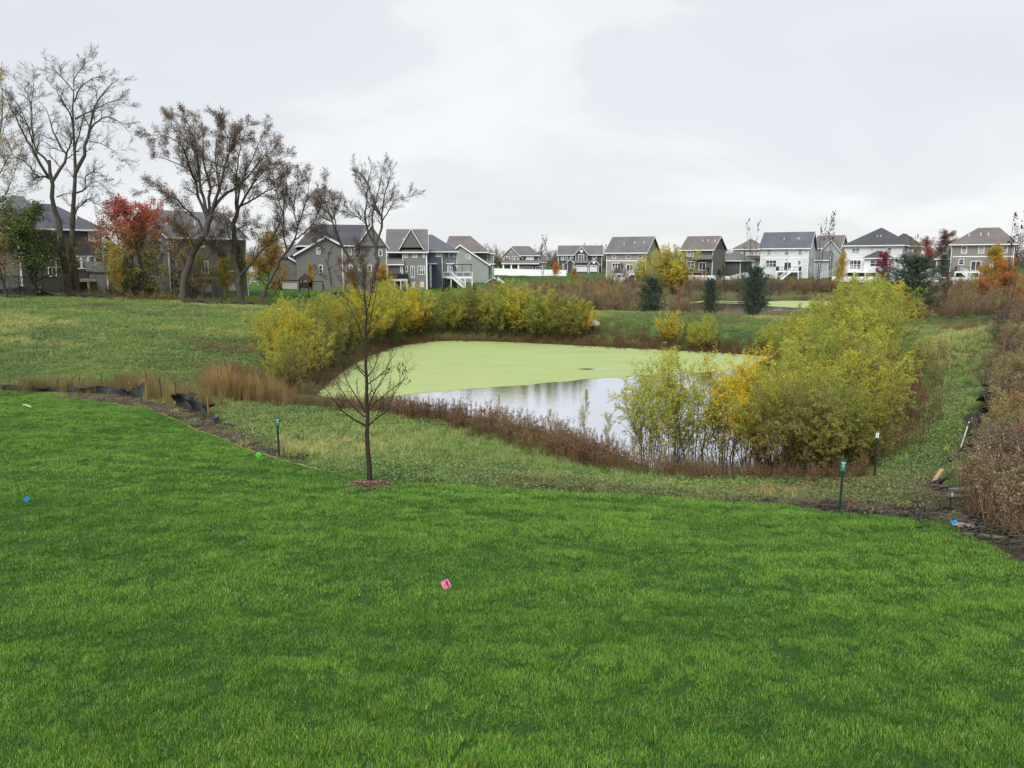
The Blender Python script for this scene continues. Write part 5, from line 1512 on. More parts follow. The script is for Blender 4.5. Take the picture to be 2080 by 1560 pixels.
traced("bare_tree", "double-trunked bare tree with tall feathery crown before the large grey house", 93, [
    ([(757,596),(755,583),(760,560),(763.6,546),(767,530),(765,515),(762,500),(765,490)], .42, .27, 0, 0),
    ([(764,492),(772,475),(776,464),(776,440),(766,423),(760,408),(753,392),(745,372),(725,347),(718,331)], .2, .03, 3, 1),
    ([(762,497),(757,491),(745,464),(741,440),(743,420),(745,403),(747,372),(755,337)], .2, .03, -3, 1),
    ([(774,470),(776,433),(782,392),(792,361),(794,331)], .16, .02, -4, 1),
    ([(776,450),(792,423),(805,403),(827,400),(843,396)], .12, .02, 3, 1),
    ([(760,488),(755,448),(764,407),(772,372),(782,327)], .18, .02, 5, 1),
    ([(745,455),(725,440),(708,427),(699,415)], .1, .02, -3, 1),
    ([(745,400),(733,370),(722,350)], .08, .02, 3, 1)], leaf=None, seed=10, n1=17, n2=10, n3=7, L1=2.3)
traced("bare_tree", "bare tree leaning left, sharing its foot with the double-trunked tree", 92, [
    ([(740,600),(734,580),(724.6,546),(708,521),(692,497),(684,474)], .32, .17, 0, 0),
    ([(684,474),(673,444),(663,415),(659,392),(663,366)], .15, .02, 3, 1),
    ([(683,472),(682,450),(672,420),(677,396)], .1, .02, -3, 1),
    ([(676,452),(652,440),(640,425),(648,395)], .1, .02, 3, 1),
    ([(690,490),(670,478),(655,470),(640,480)], .08, .02, -3, .8),
    ([(716,534),(726,515),(735,500)], .08, .02, 3, .7)], leaf=(.17, .12, .10), seed=11, n1=14, n2=9, n3=6, L1=2.40, lsize=.13, lcount=2)
traced("bare_tree", "small bare brown tree before the grey house's side gable", 108, [
    ([(676,606),(673,580),(666,540),(668,515),(676,500)], .12, .05, 0, 1),
    ([(668,570),(650,560),(640,548)], .05, .01, 2, 1), ([(668,545),(690,535),(704,530)], .05, .01, -2, 1), ([(667,520),(655,505),(650,495)], .05, .01, 3, 1)],
    leaf=(.16, .09, .07), seed=12, n1=9, n2=5, n3=4, L1=1.30, lsize=.14, lcount=2)
traced("pale_tree", "pale thinning yellow-leaved tall tree cut by the left edge", 92, [
    ([(-40,600),(-38,500),(-30,420),(-20,340)], .4, .2, 0, 0),
    ([(-20,350),(-5,300),(4,250),(6,200),(0,150)], .16, .02, 3, 1), ([(-28,400),(-5,360),(18,320),(32,290)], .13, .02, -3, 1),
    ([(-34,450),(-10,420),(15,390),(30,350),(36,325)], .13, .02, 3, 1), ([(-25,380),(-30,300),(-22,220),(-18,160)], .15, .02, -2, 1), ([(-20,340),(0,290),(14,240),(22,210)], .1, .02, 4, 1)],
    leaf=(.40, .36, .20), wmat=M_BARK, seed=13, n1=10, n2=8, n3=5, L1=3.40, lsize=.14, lcount=4)

# ---- the young bare tree on the lawn
def zf(x, y): return (620 + x / 3.391, 560 + y / 3.391)
YT = [
 ([(440,1440),(430,1100),(423,800),(418,600),(415,450),(420,350),(418,200),(414,100),(412,0),(415,-70)], .075, .012, 0, .25),
 ([(415,1035),(370,1005),(320,985),(280,950),(230,905),(180,830),(110,745)], .028, .004, -.9, 1),
 ([(430,1035),(480,990),(540,950),(580,905),(600,860),(618,800)], .028, .004, .9, 1),
 ([(412,975),(380,945),(330,900),(290,850),(250,790),(215,740),(170,690)], .024, .004, .6, 1),
 ([(415,945),(380,880),(330,800),(290,730),(260,650),(245,560)], .022, .004, -.6, 1),
 ([(432,945),(480,870),(540,830),(600,780),(650,740),(700,705)], .022, .004, -.5, 1),
 ([(435,900),(470,820),(510,740),(560,680),(600,620)], .02, .004, .8, 1),
 ([(428,750),(500,700),(560,640),(590,560),(600,510)], .02, .004, -.6, 1),
 ([(416,700),(380,660),(350,620),(335,560)], .018, .004, .5, 1),
 ([(424,700),(470,650),(505,560),(510,480)], .018, .004, .7, 1),
 ([(575,905),(590,850),(640,760),(690,700),(695,580)], .012, .003, .9, 1),
 ([(418,480),(380,390),(350,300),(300,200),(265,120)], .018, .004, -.4, .6),
 ([(418,430),(395,330),(350,250),(335,200)], .014, .003, .4, .6),
 ([(424,420),(450,330),(470,200),(495,80),(500,0)], .02, .004, .4, .6),
 ([(424,250),(450,160),(462,50),(470,0)], .014, .003, -.4, .6),
 ([(418,250),(400,130),(385,20)], .014, .003, .3, .5),
 ([(434,860),(455,790),(450,720),(470,650)], .014, .003, .4, 1)]
YT = [([zf(*q) for q in pts], r0, r1, dy, sh) for pts, r0, r1, dy, sh in YT]
tb = hit(748.5, 984, lawn_height)
root = traced("young_bare_tree", "slender young leafless tree on the lawn in its mulch ring", float(tb[1]), YT, wmat=M_BARKR, seed=14, n1=9, n2=4, n3=2, L1=0.6, up=.07, K=14, deep=.1)
# a few last leaves on the right side
rg = np.random.RandomState(4)
c = np.array([at(*zf(x, y), float(tb[1]) + .3) for x, y in [(655,590),(650,600),(600,625),(645,640),(660,655),(700,650),(727,713),(690,630),(605,740),(640,620),(672,600),(590,630)]]) - np.array(root.location)
P = np.stack([c, c + [0, 0, -.05]], 1)
V, Qd, cc = leaves(rg, P, np.full((len(P), 2), .01), 2, 0, 1, .1, .6, .8, .03, (1, 1, 1), .2)
me = quads_mesh("last_leaves", V, Qd, cc); me.materials.append(M_LEAF)
o_ = link("crown", me, None, root); o_.color = (.14, .13, .05, 1)
# ------------------------------------------------------------------ ground cover made of many small plants
def instancer(name, pts, scl, rot, tint, pid, protos, label, cat):
    """one object whose geometry nodes stand a small plant on every point"""
    me = bpy.data.meshes.new(name)
    n_ = len(pts)
    me.vertices.add(n_); me.vertices.foreach_set("co", np.asarray(pts, np.float32).ravel())
    def att(nm, ty, arr, key):
        a = me.attributes.new(nm, ty, 'POINT'); a.data.foreach_set(key, np.ascontiguousarray(arr).ravel())
    att("iscale", 'FLOAT_VECTOR', np.asarray(scl, np.float32), "vector")
    att("irot", 'FLOAT_VECTOR', np.asarray(rot, np.float32), "vector")
    c = np.ones((n_, 4), np.float32); c[:, :3] = tint
    att("itint", 'FLOAT_COLOR', c, "color")
    att("ipick", 'INT', np.asarray(pid, np.int32), "value")
    me.update()
    ob = link(name, me)
    tag(ob, label, cat, kind="stuff")
    pc = bpy.data.collections.new(name + "_plants")
    for k, m_ in enumerate(protos):
        po = bpy.data.objects.new(f"{name}_plant_{k:02d}", m_); pc.objects.link(po)
    ng = bpy.data.node_groups.new(name, 'GeometryNodeTree')
    ng.interface.new_socket("Geometry", in_out='INPUT', socket_type='NodeSocketGeometry')
    ng.interface.new_socket("Geometry", in_out='OUTPUT', socket_type='NodeSocketGeometry')
    N, Lk = ng.nodes, ng.links
    gi = N.new("NodeGroupInput"); go = N.new("NodeGroupOutput")
    ci = N.new("GeometryNodeCollectionInfo"); ci.inputs["Collection"].default_value = pc
    ci.inputs["Separate Children"].default_value = True; ci.inputs["Reset Children"].default_value = True
    ip = N.new("GeometryNodeInstanceOnPoints"); ip.inputs["Pick Instance"].default_value = True
    def na(nm, ty):
        x = N.new("GeometryNodeInputNamedAttribute"); x.data_type = ty; x.inputs["Name"].default_value = nm
        return x.outputs["Attribute"]
    Lk.new(gi.outputs[0], ip.inputs["Points"]); Lk.new(ci.outputs[0], ip.inputs["Instance"])
    Lk.new(na("ipick", 'INT'), ip.inputs["Instance Index"])
    Lk.new(na("irot", 'FLOAT_VECTOR'), ip.inputs["Rotation"])
    Lk.new(na("iscale", 'FLOAT_VECTOR'), ip.inputs["Scale"])
    Lk.new(ip.outputs[0], go.inputs[0])
    md = ob.modifiers.new("plants", 'NODES'); md.node_group = ng
    return ob

def blades_mesh(name, rg, n_, rad, h_, w_, lean=.35, seg=2, tint=(1, 1, 1), tv=.25, mat=None, hv=.35):
    """grass blades: tapered, bent strips"""
    a = rg.uniform(0, 6.28, n_); r = rad * np.sqrt(rg.uniform(0, 1, n_))
    base = np.c_[np.cos(a) * r, np.sin(a) * r, np.full(n_, -.01)]
    az = rg.uniform(0, 6.28, n_); ln = np.abs(rg.normal(0, lean, n_)).clip(0, 1.2)
    H = h_ * rg.uniform(1 - hv, 1 + hv, n_)
    d = np.c_[np.cos(az), np.sin(az), np.zeros(n_)]
    sd = np.c_[-np.sin(az + rg.uniform(-.8, .8, n_)), np.cos(az), np.zeros(n_)]
    V = []; 
    for k in range(seg + 1):
        t = k / seg
        p = base + d * (H * np.sin(ln) * t ** 1.8)[:, None] + np.array([0, 0, 1.]) * (H * (t - .3 * t * t * np.sin(ln)))[:, None]
        w = w_ * (1 - t ** 1.6 * .93) / 2
        V += [p - sd * w, p + sd * w]
    V = np.stack(V, 1)
    i = np.arange(n_)[:, None] * (2 * seg + 2)
    Qd = np.concatenate([i + np.array([2 * k, 2 * k + 1, 2 * k + 3, 2 * k + 2]) for k in range(seg)], 0)
    c = np.array(tint) * rg.uniform(1 - tv, 1 + tv, (n_, 1)) * np.c_[1 + rg.normal(0, tv * .5, n_), np.ones(n_), 1 + rg.normal(0, tv * .3, n_)]
    me = quads_mesh(name, V.reshape(-1, 3), Qd, np.repeat(c, 2 * seg + 2, 0))
    if mat: me.materials.append(mat)
    return me
def weed_mesh(name, rg, n_, rad, h_, size, asp=.6, tv=.3, stemy=0):
    """a low mound of small leaves"""
    a = rg.uniform(0, 6.28, n_); r = rad * np.sqrt(rg.uniform(0, 1, n_))
    z = h_ * (1 - (r / rad) ** 2 * .7) * rg.uniform(.15, 1, n_)
    P = np.c_[np.cos(a) * r, np.sin(a) * r, z]; P = np.stack([P, P + rg.normal(0, .02, P.shape)], 1)
    V, Qd, c = leaves(rg, P, np.full((n_, 2), .01), 1, 0, 1, size, asp, -.25, .01, (1, 1, 1), tv)
    me = quads_mesh(name, V, Qd, c); me.materials.append(M_LEAFI)
    return me
def stalk_mesh(name, rg, n_, rad, h_, lean=.12, head=.12, heads=14, w_=.008, leafn=10, leafs=.07, mat=None, stemcol=(.8, .7, .6)):
    """dead stalks with seed heads and withered leaves, all one mesh"""
    a = rg.uniform(0, 6.28, n_); r = rad * np.sqrt(rg.uniform(0, 1, n_))
    base = np.c_[np.cos(a) * r, np.sin(a) * r, np.full(n_, -.03)]
    d = np.c_[rg.normal(0, lean, (n_, 2)), np.ones(n_)]
    P, R = grow(rg, base, d, h_ * rg.uniform(.6, 1.1, n_), 5, 0, .06, w_, w_ * .4)
    W = Wood().tubes(P, R, 3)
    parts = [(np.concatenate(W.V), np.concatenate(W.Q), np.broadcast_to(np.array(stemcol), (W.n, 3)))]
    if heads: parts.append(leaves(rg, P, R, heads, .86, 1, head * .5, .5, -.4, head * .25, (.9, .9, .9), .3))
    if leafn: parts.append(leaves(rg, P, R, leafn, .15, .9, leafs, .25, .2, .02, (1, 1, 1), .35))
    V, Qd, c = merge(parts)
    me = quads_mesh(name, V, Qd, c); me.materials.append(mat or M_LEAFI)
    return me
def in_poly(P, X, Y): return sdist(P, X, Y) < 0
def scatter(rg, poly, density, view=True):
    """random points inside a world polygon (n, 2)"""
    P = np.array(poly); lo, hi = P.min(0), P.max(0)
    n_ = int((hi[0] - lo[0]) * (hi[1] - lo[1]) * density)
    X = rg.uniform(lo[0], hi[0], n_); Y = rg.uniform(lo[1], hi[1], n_)
    if view:
        k = np.abs(X) < np.maximum(Y, 0) * .72 + 7.0
        X, Y = X[k], Y[k]
    k = in_poly(P, X, Y)
    return X[k], Y[k]
def gpoly(pts): return np.array([gp(px, py)[:2] for px, py in pts])
def lerpc(a, b, t): return np.array(a) * (1 - t[:, None]) + np.array(b) * t[:, None]

# ---- the lawn
rg = np.random.RandomState(21)
GR = [blades_mesh(f"grass_tuft_{k}", rg, 110, .13, .050, .0052, .5, 2, mat=M_GRASS, tv=.62) for k in range(4)]
lawn_in = LAWN.copy()
X, Y = [], []
for y0, y1, den in ((1.5, 11, 74), (11, 18, 50), (18, 46, 28)):
    poly = [(-60, y0), (40, y0), (40, y1), (-60, y1)]
    x, y = scatter(rg, poly, den)
    k = (sdist(LAWN, x, y) < -.03) & (np.hypot(x - tb[0], y - tb[1]) > .56)
    X.append(x[k]); Y.append(y[k])
X = np.concatenate(X); Y = np.concatenate(Y); n_ = len(X)
Z = lawn_height(X, Y) + .006
pt = fbm(X * .85 + 3, Y * 1.7, 3)             # uneven thickness of the turf
p2 = fbm(X * .16 + 70, Y * .3, 3); p3 = fbm(X * 2.2, Y * 3.5 + 20, 2)
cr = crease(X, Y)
hs = np.maximum((.74 + .58 * pt + .40 * (p3 - .5)) * (1 - .5 * cr), .68) * rg.uniform(.85, 1.15, n_)
ws = np.where(Y > 18, 1.6, np.where(Y > 11, 1.25, 1.0))
scl = np.c_[ws, ws, hs * np.where(Y > 18, 1.1, 1)]
t = np.clip((p2 - .5) * .9 + .58 + (pt - .5) * 1.0 - .5 * cr + rg.normal(0, .22, n_), 0, 1)  # creases get a darker tint: occlusion shade put into the blade colour
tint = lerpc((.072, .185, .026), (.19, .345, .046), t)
rot = np.c_[rg.normal(0, .12, n_), rg.normal(0, .12, n_), rg.uniform(0, 6.28, n_)]
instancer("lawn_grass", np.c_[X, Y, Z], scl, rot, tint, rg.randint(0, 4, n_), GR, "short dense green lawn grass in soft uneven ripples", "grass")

# ---- weedy meadow: field at left, bank, berm, right slope
MG = [weed_mesh(f"weed_mound_{k}", rg, 80, .30, .15, .062) for k in range(3)]
DG = [blades_mesh(f"rough_grass_{k}", rg, 60, .22, .26, .012, .75, 2, mat=M_GRASS) for k in range(3)]
FIELD = np.vstack([gpoly([(-300,789),(-100,789),(0,788),(200,796),(300,805),(420,805),(470,800),(520,770),(530,720),(552,690),(556,640),(548,624),(450,618),(370,616),(200,606),(0,600),(-300,597)])])
BANK = np.vstack([EDGE[7:27], gpoly([(1990,1040),(1905,990),(1780,975),(1600,972),(1350,966),(1230,945),(1120,915),(1000,882),(880,858),(748,838),(600,828),(440,812),(330,806),(280,815)])])
BERM = gpoly([(1192,636),(1330,636),(1450,641),(1650,648),(1880,668),(1880,690),(1600,705),(1440,712),(1380,700),(1300,690),(1200,680)])
SLOPE = gpoly([(1800,985),(1930,985),(1975,900),(1985,800),(2010,740),(2040,668),(1880,660),(1868,700),(1862,760),(1835,820),(1800,880),(1785,930)])
def cover(name, poly, den, label, far=False):
    X, Y = scatter(rg, poly, den)
    k = (sdist(POND, X, Y) > .6) & (sdist(LAWN, X, Y) > .12); X, Y = X[k], Y[k]
    # bare soil stays thin
    pxl = (X / np.maximum(Y, 3)) * F * .987 + 1040
    ls = sdist(LAWN, X, Y)
    sw = np.where(pxl < 640, np.clip((pxl - 120) / 150, 0, 1) * np.clip(1.2 - (ls - 1.4 * np.clip((600 - pxl) / 200, .2, 1)) / .8, 0, 1), np.clip((pxl - 1440) / 150, 0, 1) * np.clip(1.3 - (ls - .9 - .8 * np.clip((pxl - 1700) / 300, 0, 1)) / .5, 0, 1))
    k = rg.uniform(0, 1, len(X)) > sw * .93; X, Y = X[k], Y[k]
    n_ = len(X); Z = height(X, Y)
    a = fbm(X * .07 + 3, Y * .11 + 60, 3); b = fbm(X * .3 + 90, Y * .35, 3); c = fbm(X * .13 + 30, Y * .2 + 11, 3)
    broad = np.clip((a - .46) * 9, 0, 1) * .75 + .2                       # share of broad-leaved weeds
    isw = rg.uniform(0, 1, n_) < broad
    tw = lerpc((.13, .195, .068), (.20, .275, .075), np.clip((b - .3) * 2.2, 0, 1))
    tg = lerpc((.20, .28, .08), (.36, .37, .13), np.clip((c - .47) * 7 + rg.normal(0, .3, n_) - .1, 0, 1))
    brown = np.clip((fbm(X * .1 + 200, Y * .16, 3) - .63) * 9, 0, 1)
    tint = np.where(isw[:, None], tw, tg); tint = tint * 1.12 * (1 - brown[:, None] * .7) + np.array((.17, .14, .07)) * brown[:, None] * .7
    s_ = rg.uniform(.6, 1.35, n_) * (1 + .35 * (Y > 45))
    hz = rg.uniform(.6, 1.3, n_) * np.where(isw, .9, .75)
    pid = np.where(isw, rg.randint(3, 6, n_), rg.randint(0, 3, n_))
    rot = np.c_[rg.normal(0, .1, (n_, 2)), rg.uniform(0, 6.28, n_)]
    # the collection sorts its plants by name
    return instancer(name, np.c_[X, Y, Z], np.c_[s_, s_, s_ * hz], rot, tint, pid, DG + MG, label, "weeds")
cover("field_weeds", FIELD, 9, "weedy green meadow rising to the dark houses at left")
cover("bank_weeds", BANK, 16, "rough mixed grass and weeds on the bank between lawn and dead reeds")
cover("berm_grass", BERM, 8, "rough green grass on the berm between the two ponds")
cover("slope_weeds", SLOPE, 14, "green weeds on the slope right of the willow thicket")

# ---- dead goldenrod and reeds round the water
ST = [stalk_mesh(f"dead_stalks_{k}", rg, 11, .26, 1.0, .11, .09, 16, .006, 9, .055, stemcol=(.9, .8, .72)) for k in range(4)]
RD = [blades_mesh(f"reed_stems_{k}", rg, 46, .24, 1.0, .016, .16, 3, mat=M_LEAFI, tv=.3) for k in range(3)]
def band(name, lines, width, den, hgt, cols, protos, label, cat, hv=.3, thin=0.0):
    """plants along a ground line (pixel points), spread to either side"""
    P = np.array([gp(px, py)[:2] for px, py in lines]); hs_ = np.interp(np.linspace(0, 1, 50), np.linspace(0, 1, len(np.atleast_1d(hgt))), np.atleast_1d(hgt)) 
    d = np.r_[0, np.cumsum(np.hypot(*np.diff(P, axis=0).T))]
    n_ = int(d[-1] * width * den)
    u = rg.uniform(0, 1, n_); X = np.interp(u * d[-1], d, P[:, 0]); Y = np.interp(u * d[-1], d, P[:, 1])
    i = np.clip(np.searchsorted(d, u * d[-1]) - 1, 0, len(P) - 2); T = (P[i + 1] - P[i]); T /= np.hypot(*T.T)[:, None] + 1e-9
    o_ = rg.normal(0, width * .33, n_).clip(-width * .7, width * .7)
    X = X - T[:, 1] * o_; Y = Y + T[:, 0] * o_
    Z = np.maximum(height(X, Y), -.12)
    cl = fbm(X * .8, Y * .8 + 5, 2)
    t = np.clip((fbm(X * .35 + 12, Y * .35, 2) - .3) * 2.5 + rg.normal(0, .2, n_), 0, 1)
    tint = lerpc(cols[0], cols[1], t) * rg.uniform(.75, 1.25, (n_, 1))
    s_ = np.interp(u, np.linspace(0, 1, 50), hs_) * rg.uniform(1 - hv, 1 + hv, n_) * (.75 + .5 * cl)
    rot = np.c_[rg.normal(0, .08, (n_, 2)), rg.uniform(0, 6.28, n_)]
    return instancer(name, np.c_[X, Y, Z], np.c_[np.maximum(s_, .6) * .9, np.maximum(s_, .6) * .9, s_], rot, tint, rg.randint(0, len(protos), n_), protos, label, cat)
BR1, BR2 = (.165, .095, .058), (.25, .165, .085)
band("dead_weeds", [(500,812),(620,822),(760,832),(860,850),(960,872),(1060,900),(1140,925),(1230,952),(1330,968),(1480,975),(1640,975),(1760,968)], 2.3, 12, [.5,.5,.6,.8,.85,.95,1.0,.9,.6,.55,.55], (BR1, BR2), ST, "band of dark brown dead weeds along the near shore", "weeds")
band("golden_reeds", [(415,800),(470,806),(540,812),(600,815)], 3.2, 7, [1.15,1.2,.95,.7], ((.36,.25,.07),(.30,.20,.09)), RD, "golden orange reeds at the near left end of the willow thicket", "reeds")
band("brown_reeds", [(420,790),(500,785),(560,795),(610,798)], 3.2, 8, [.9,1.2,.9,.5], (BR2,(.20,.15,.08)), ST, "brown dead weeds under the left bank's willows", "weeds")
band("left_shore_weeds", [(635,800),(665,775),(700,748),(745,722)], 1.4, 9, [.3,.4,.45,.5], (BR2,(.24,.20,.09)), ST, "low brown weeds along the pond's left shore under the willows", "weeds")
band("far_shore_weeds", [(745,722),(800,702),(880,688),(1000,690),(1180,699),(1240,703),(1300,706),(1400,710),(1500,716)], 1.3, 10, [.5,.5,.5,.45,.5,.6,.6,.5,.4], ((.16,.085,.045),(.22,.13,.06)), ST, "rusty brown weeds along the far water's edge", "weeds")
band("berm_reeds", [(1185,697),(1260,700),(1330,702),(1380,704),(1460,708),(1540,716)], 3.2, 7, [.75,.8,.75,.55,.75,.55], (BR1,(.19,.12,.06)), ST, "tall brown dead weeds at the foot of the berm", "weeds")
band("right_shore_weeds", [(1790,940),(1815,860),(1850,790),(1872,720)], 2.2, 6, [.8,.9,.9,.7], (BR1, BR2), ST, "brown weeds along the right foot of the willow thicket", "weeds")
band("fence_line_weeds", [(20,790),(150,795),(260,795),(300,805),(360,815),(430,830)], 1.5, 14, [.5,.6,.7,.9,.85,.5], ((.22,.17,.075),(.30,.25,.10)), ST + RD, "dry yellow weeds along the near silt fence at left", "weeds")
band("upper_fence_weeds", [(130,606),(230,610),(340,614),(500,618),(640,616)], 2.5, 4, [.6,.8,.9,.5,.4], ((.20,.13,.05),(.25,.18,.08)), ST, "rusty weeds along the tree line at the top of the field", "weeds")
band("bank_dry_grass", [(1040,975),(1150,985),(1300,995),(1450,1005),(1560,1010)], 2.2, 2.2, [.2,.2,.24,.24], ((.34,.30,.12),(.26,.27,.09)), RD, "dry straw tufts on the bank above the lawn's edge", "grass")
band("straw_tuft", [(1530,1008),(1580,1010),(1620,1010)], .8, 14, [.3,.34,.3], ((.48,.34,.13),(.40,.29,.11)), RD, "patch of pale straw grass left of the right marker post", "grass")
band("slope_dry_grass", [(1880,668),(1950,666),(2010,664)], 3, 3, [.4,.4], ((.34,.22,.10),(.28,.22,.10)), RD, "dry tan grass on the rim of the right slope", "grass")

# ---- thickets nobody could count
BUSH = []
for k in range(3):
    r2 = np.random.RandomState(300 + k)
    st = 7; a = r2.uniform(0, 6.28, st); ln = r2.uniform(.05, .45, st)
    P0, R0 = grow(r2, np.c_[np.cos(a) * .15, np.sin(a) * .15, np.full(st, -.1)], np.c_[np.cos(a) * ln, np.sin(a) * ln, np.ones(st)], 2.4 * r2.uniform(.6, 1, st), 7, .02, .08, .014, .004)
    P1, R1 = spawn(r2, P0, R0, 9, .15, 1, 32, .4, 5, .05, .12, .4, .6)
    P2, R2 = spawn(r2, P1, R1, 5, .2, 1, 34, .5, 3, 0, .15, .4, .7)
    W = Wood().tubes(P0, R0, 3).tubes(P1, np.maximum(R1, .006), 3).tubes(P2, np.maximum(R2, .005), 3)
    lf = leaves(r2, P2, R2, 3, .1, 1, .075, .5, .2, .05, (1.1, 1.1, 1.0), .35)
    V, Qd, c = merge([(np.concatenate(W.V), np.concatenate(W.Q), np.broadcast_to(np.array((.72, .66, .55)), (W.n, 3))), lf])
    me = quads_mesh(f"thicket_shrub_{k}", V, Qd, c); me.materials.append(M_LEAFI); BUSH.append(me)
def thicket(name, poly, den, hr, cols, label, protos=None, cat="thicket", far=False):
    X, Y = scatter(rg, poly, den, True)
    if name.startswith("far"):
        k = sdist(POND2, X, Y) > 1.0; X, Y = X[k], Y[k]
    n_ = len(X); Z = height(X, Y)
    t = np.clip((fbm(X * .12 + 5, Y * .12 + 8, 3) - .35) * 3.0, 0, .999) * (len(cols) - 1)
    i = t.astype(int); f = (t - i)[:, None]; cc = np.array(cols)
    tint = (cc[i] * (1 - f) + cc[np.minimum(i + 1, len(cols) - 1)] * f) * rg.uniform(.75, 1.25, (n_, 1))
    s_ = rg.uniform(hr[0], hr[1], n_) / 2.4 * (.7 + .6 * fbm(X * .2 + 60, Y * .2, 2))
    rot = np.c_[rg.normal(0, .08, (n_, 2)), rg.uniform(0, 6.28, n_)]
    pr = protos or BUSH
    return instancer(name, np.c_[X, Y, Z], np.c_[s_ * 1.2, s_ * 1.2, s_], rot, tint, rg.randint(0, len(pr), n_), pr, label, cat)
def fpoly(lst): return np.array([(at(px, HZ, D)[0], D) for px, D in lst])
thicket("far_thicket", fpoly([(960,90),(1160,88),(1300,91),(1400,93),(1420,100),(1330,118),(1330,150),(1230,158),(1130,150),(1000,130)]), .45, (1.1, 2.5),
        [(.24,.185,.125),(.29,.225,.14),(.33,.28,.13),(.22,.22,.11)], "brown scrub thicket between the far bank hedge and the far houses")
thicket("far_pond_thicket", fpoly([(1340,142),(1420,148),(1480,144),(1560,143),(1680,142),(1760,140),(1800,148),(1700,158),(1560,162),(1400,166),(1320,160)]), .5, (1.0, 2.2),
        [(.18,.13,.10),(.23,.17,.12),(.30,.25,.09),(.19,.15,.10)], "brown brush on the far bank of the second pond")
thicket("far_right_thicket", fpoly([(1860,72),(1960,72),(2040,68),(2140,64),(2160,110),(2060,140),(1900,150),(1790,148),(1800,100)]), .45, (1.1, 2.4),
        [(.24,.175,.12),(.29,.215,.13),(.31,.27,.13),(.22,.21,.11)], "reddish brown scrub below the bright white and taupe houses")
thicket("yard_edge_scrub", fpoly([(170,88),(300,89),(380,90),(380,94),(300,96),(170,96)]), .5, (.7, 1.5), [(.16,.13,.06),(.13,.14,.06)], "scrub between crimson maple and the dark houses")
BRUSH = gpoly([(1965,1000),(1985,950),(2020,880),(2028,800),(2025,740),(2050,680),(2120,640),(2250,640),(2400,760),(2400,1000),(2200,1090),(2060,1085),(2010,1060),(1950,1030)])
thicket("right_brush", BRUSH, 1.5, (.5, 1.5), [(.22,.18,.12),(.27,.23,.13),(.26,.28,.10),(.31,.22,.11),(.21,.17,.12)], "tangled brown dead brush covering the bank at the right edge", cat="brush")
thicket("right_brush_stalks", BRUSH, 9, (1.5, 3.0), [(.24,.19,.11),(.34,.28,.15),(.27,.20,.12)], "dead weed stalks standing through the brush at the right edge", protos=ST, cat="weeds")

RG_ = [blades_mesh(f"brush_grass_{k}", rg, 50, .25, .5, .014, .6, 3, mat=M_LEAFI) for k in range(3)]
thicket("right_brush_grass", BRUSH, 8, (1.6, 3.2), [(.30,.24,.12),(.20,.20,.08),(.34,.27,.14),(.22,.15,.09)], "dry grass tangled between the brush at the right edge", protos=RG_, cat="grass")
thicket("distant_treeline", fpoly([(-150,330),(1000,330),(2250,330),(2250,350),(1000,350),(-150,350)]), .05, (5.5, 9.0), [(.20,.17,.15),(.24,.18,.14),(.19,.18,.14)], "hazy grey-brown line of bare woods far behind the houses", cat="woods")
# ---- litter on the bare soil: clods, straw and broken stalks
def chips(name, rg, n_, rad, size, flat=.35):
    P = []; V = []; Qd = []
    for k in range(n_):
        a = rg.uniform(0, 6.28); r = rad * math.sqrt(rg.uniform()); s_ = size * rg.uniform(.4, 1.3)
        e = unit(rg.normal(0, 1, 3) * [1, 1, .3]); f_ = unit(np.cross(e, [0, 0, 1.]) + rg.normal(0, .2, 3)); g_ = np.cross(e, f_)
        c = np.array([cos(a) * r, sin(a) * r, rg.uniform(0, size * .4)])
        b = len(V)
        for sx, sy, sz in ((-1,-1,-1),(1,-1,-1),(1,1,-1),(-1,1,-1),(-1,-1,1),(1,-1,1),(1,1,1),(-1,1,1)):
            V.append(c + e * sx * s_ * rg.uniform(.35, .6) + f_ * sy * s_ * .35 * rg.uniform(.6, 1) + g_ * sz * s_ * flat * .5)
        Qd += [[b + i for i in q] for q in ((3,2,1,0),(4,5,6,7),(0,1,5,4),(1,2,6,5),(2,3,7,6),(3,0,4,7))]
    c = np.repeat(rg.uniform(.6, 1.4, (n_, 1)) * np.ones((1, 3)), 8, 0)
    me = quads_mesh(name, V, Qd, c); me.materials.append(M_LEAFI); return me
CH = [chips(f"clods_{k}", rg, 16, .22, .06, .6) for k in range(3)]
def straw(name, rg, n_, rad, L):
    a = rg.uniform(0, 6.28, n_); r = rad * np.sqrt(rg.uniform(0, 1, n_)); b = rg.uniform(0, 6.28, n_)
    P, R = grow(rg, np.c_[np.cos(a) * r, np.sin(a) * r, rg.uniform(.01, .05, n_)], np.c_[np.cos(b), np.sin(b), rg.normal(0, .12, n_)], L * rg.uniform(.4, 1.2, n_), 4, 0, .12, .004, .003)
    W = Wood().tubes(P, R, 3); me = W.mesh(name, (1, 1, 1)); me.materials.append(M_LEAFI); return me
SW = [straw(f"straws_{k}", rg, 12, .3, .45) for k in range(3)]
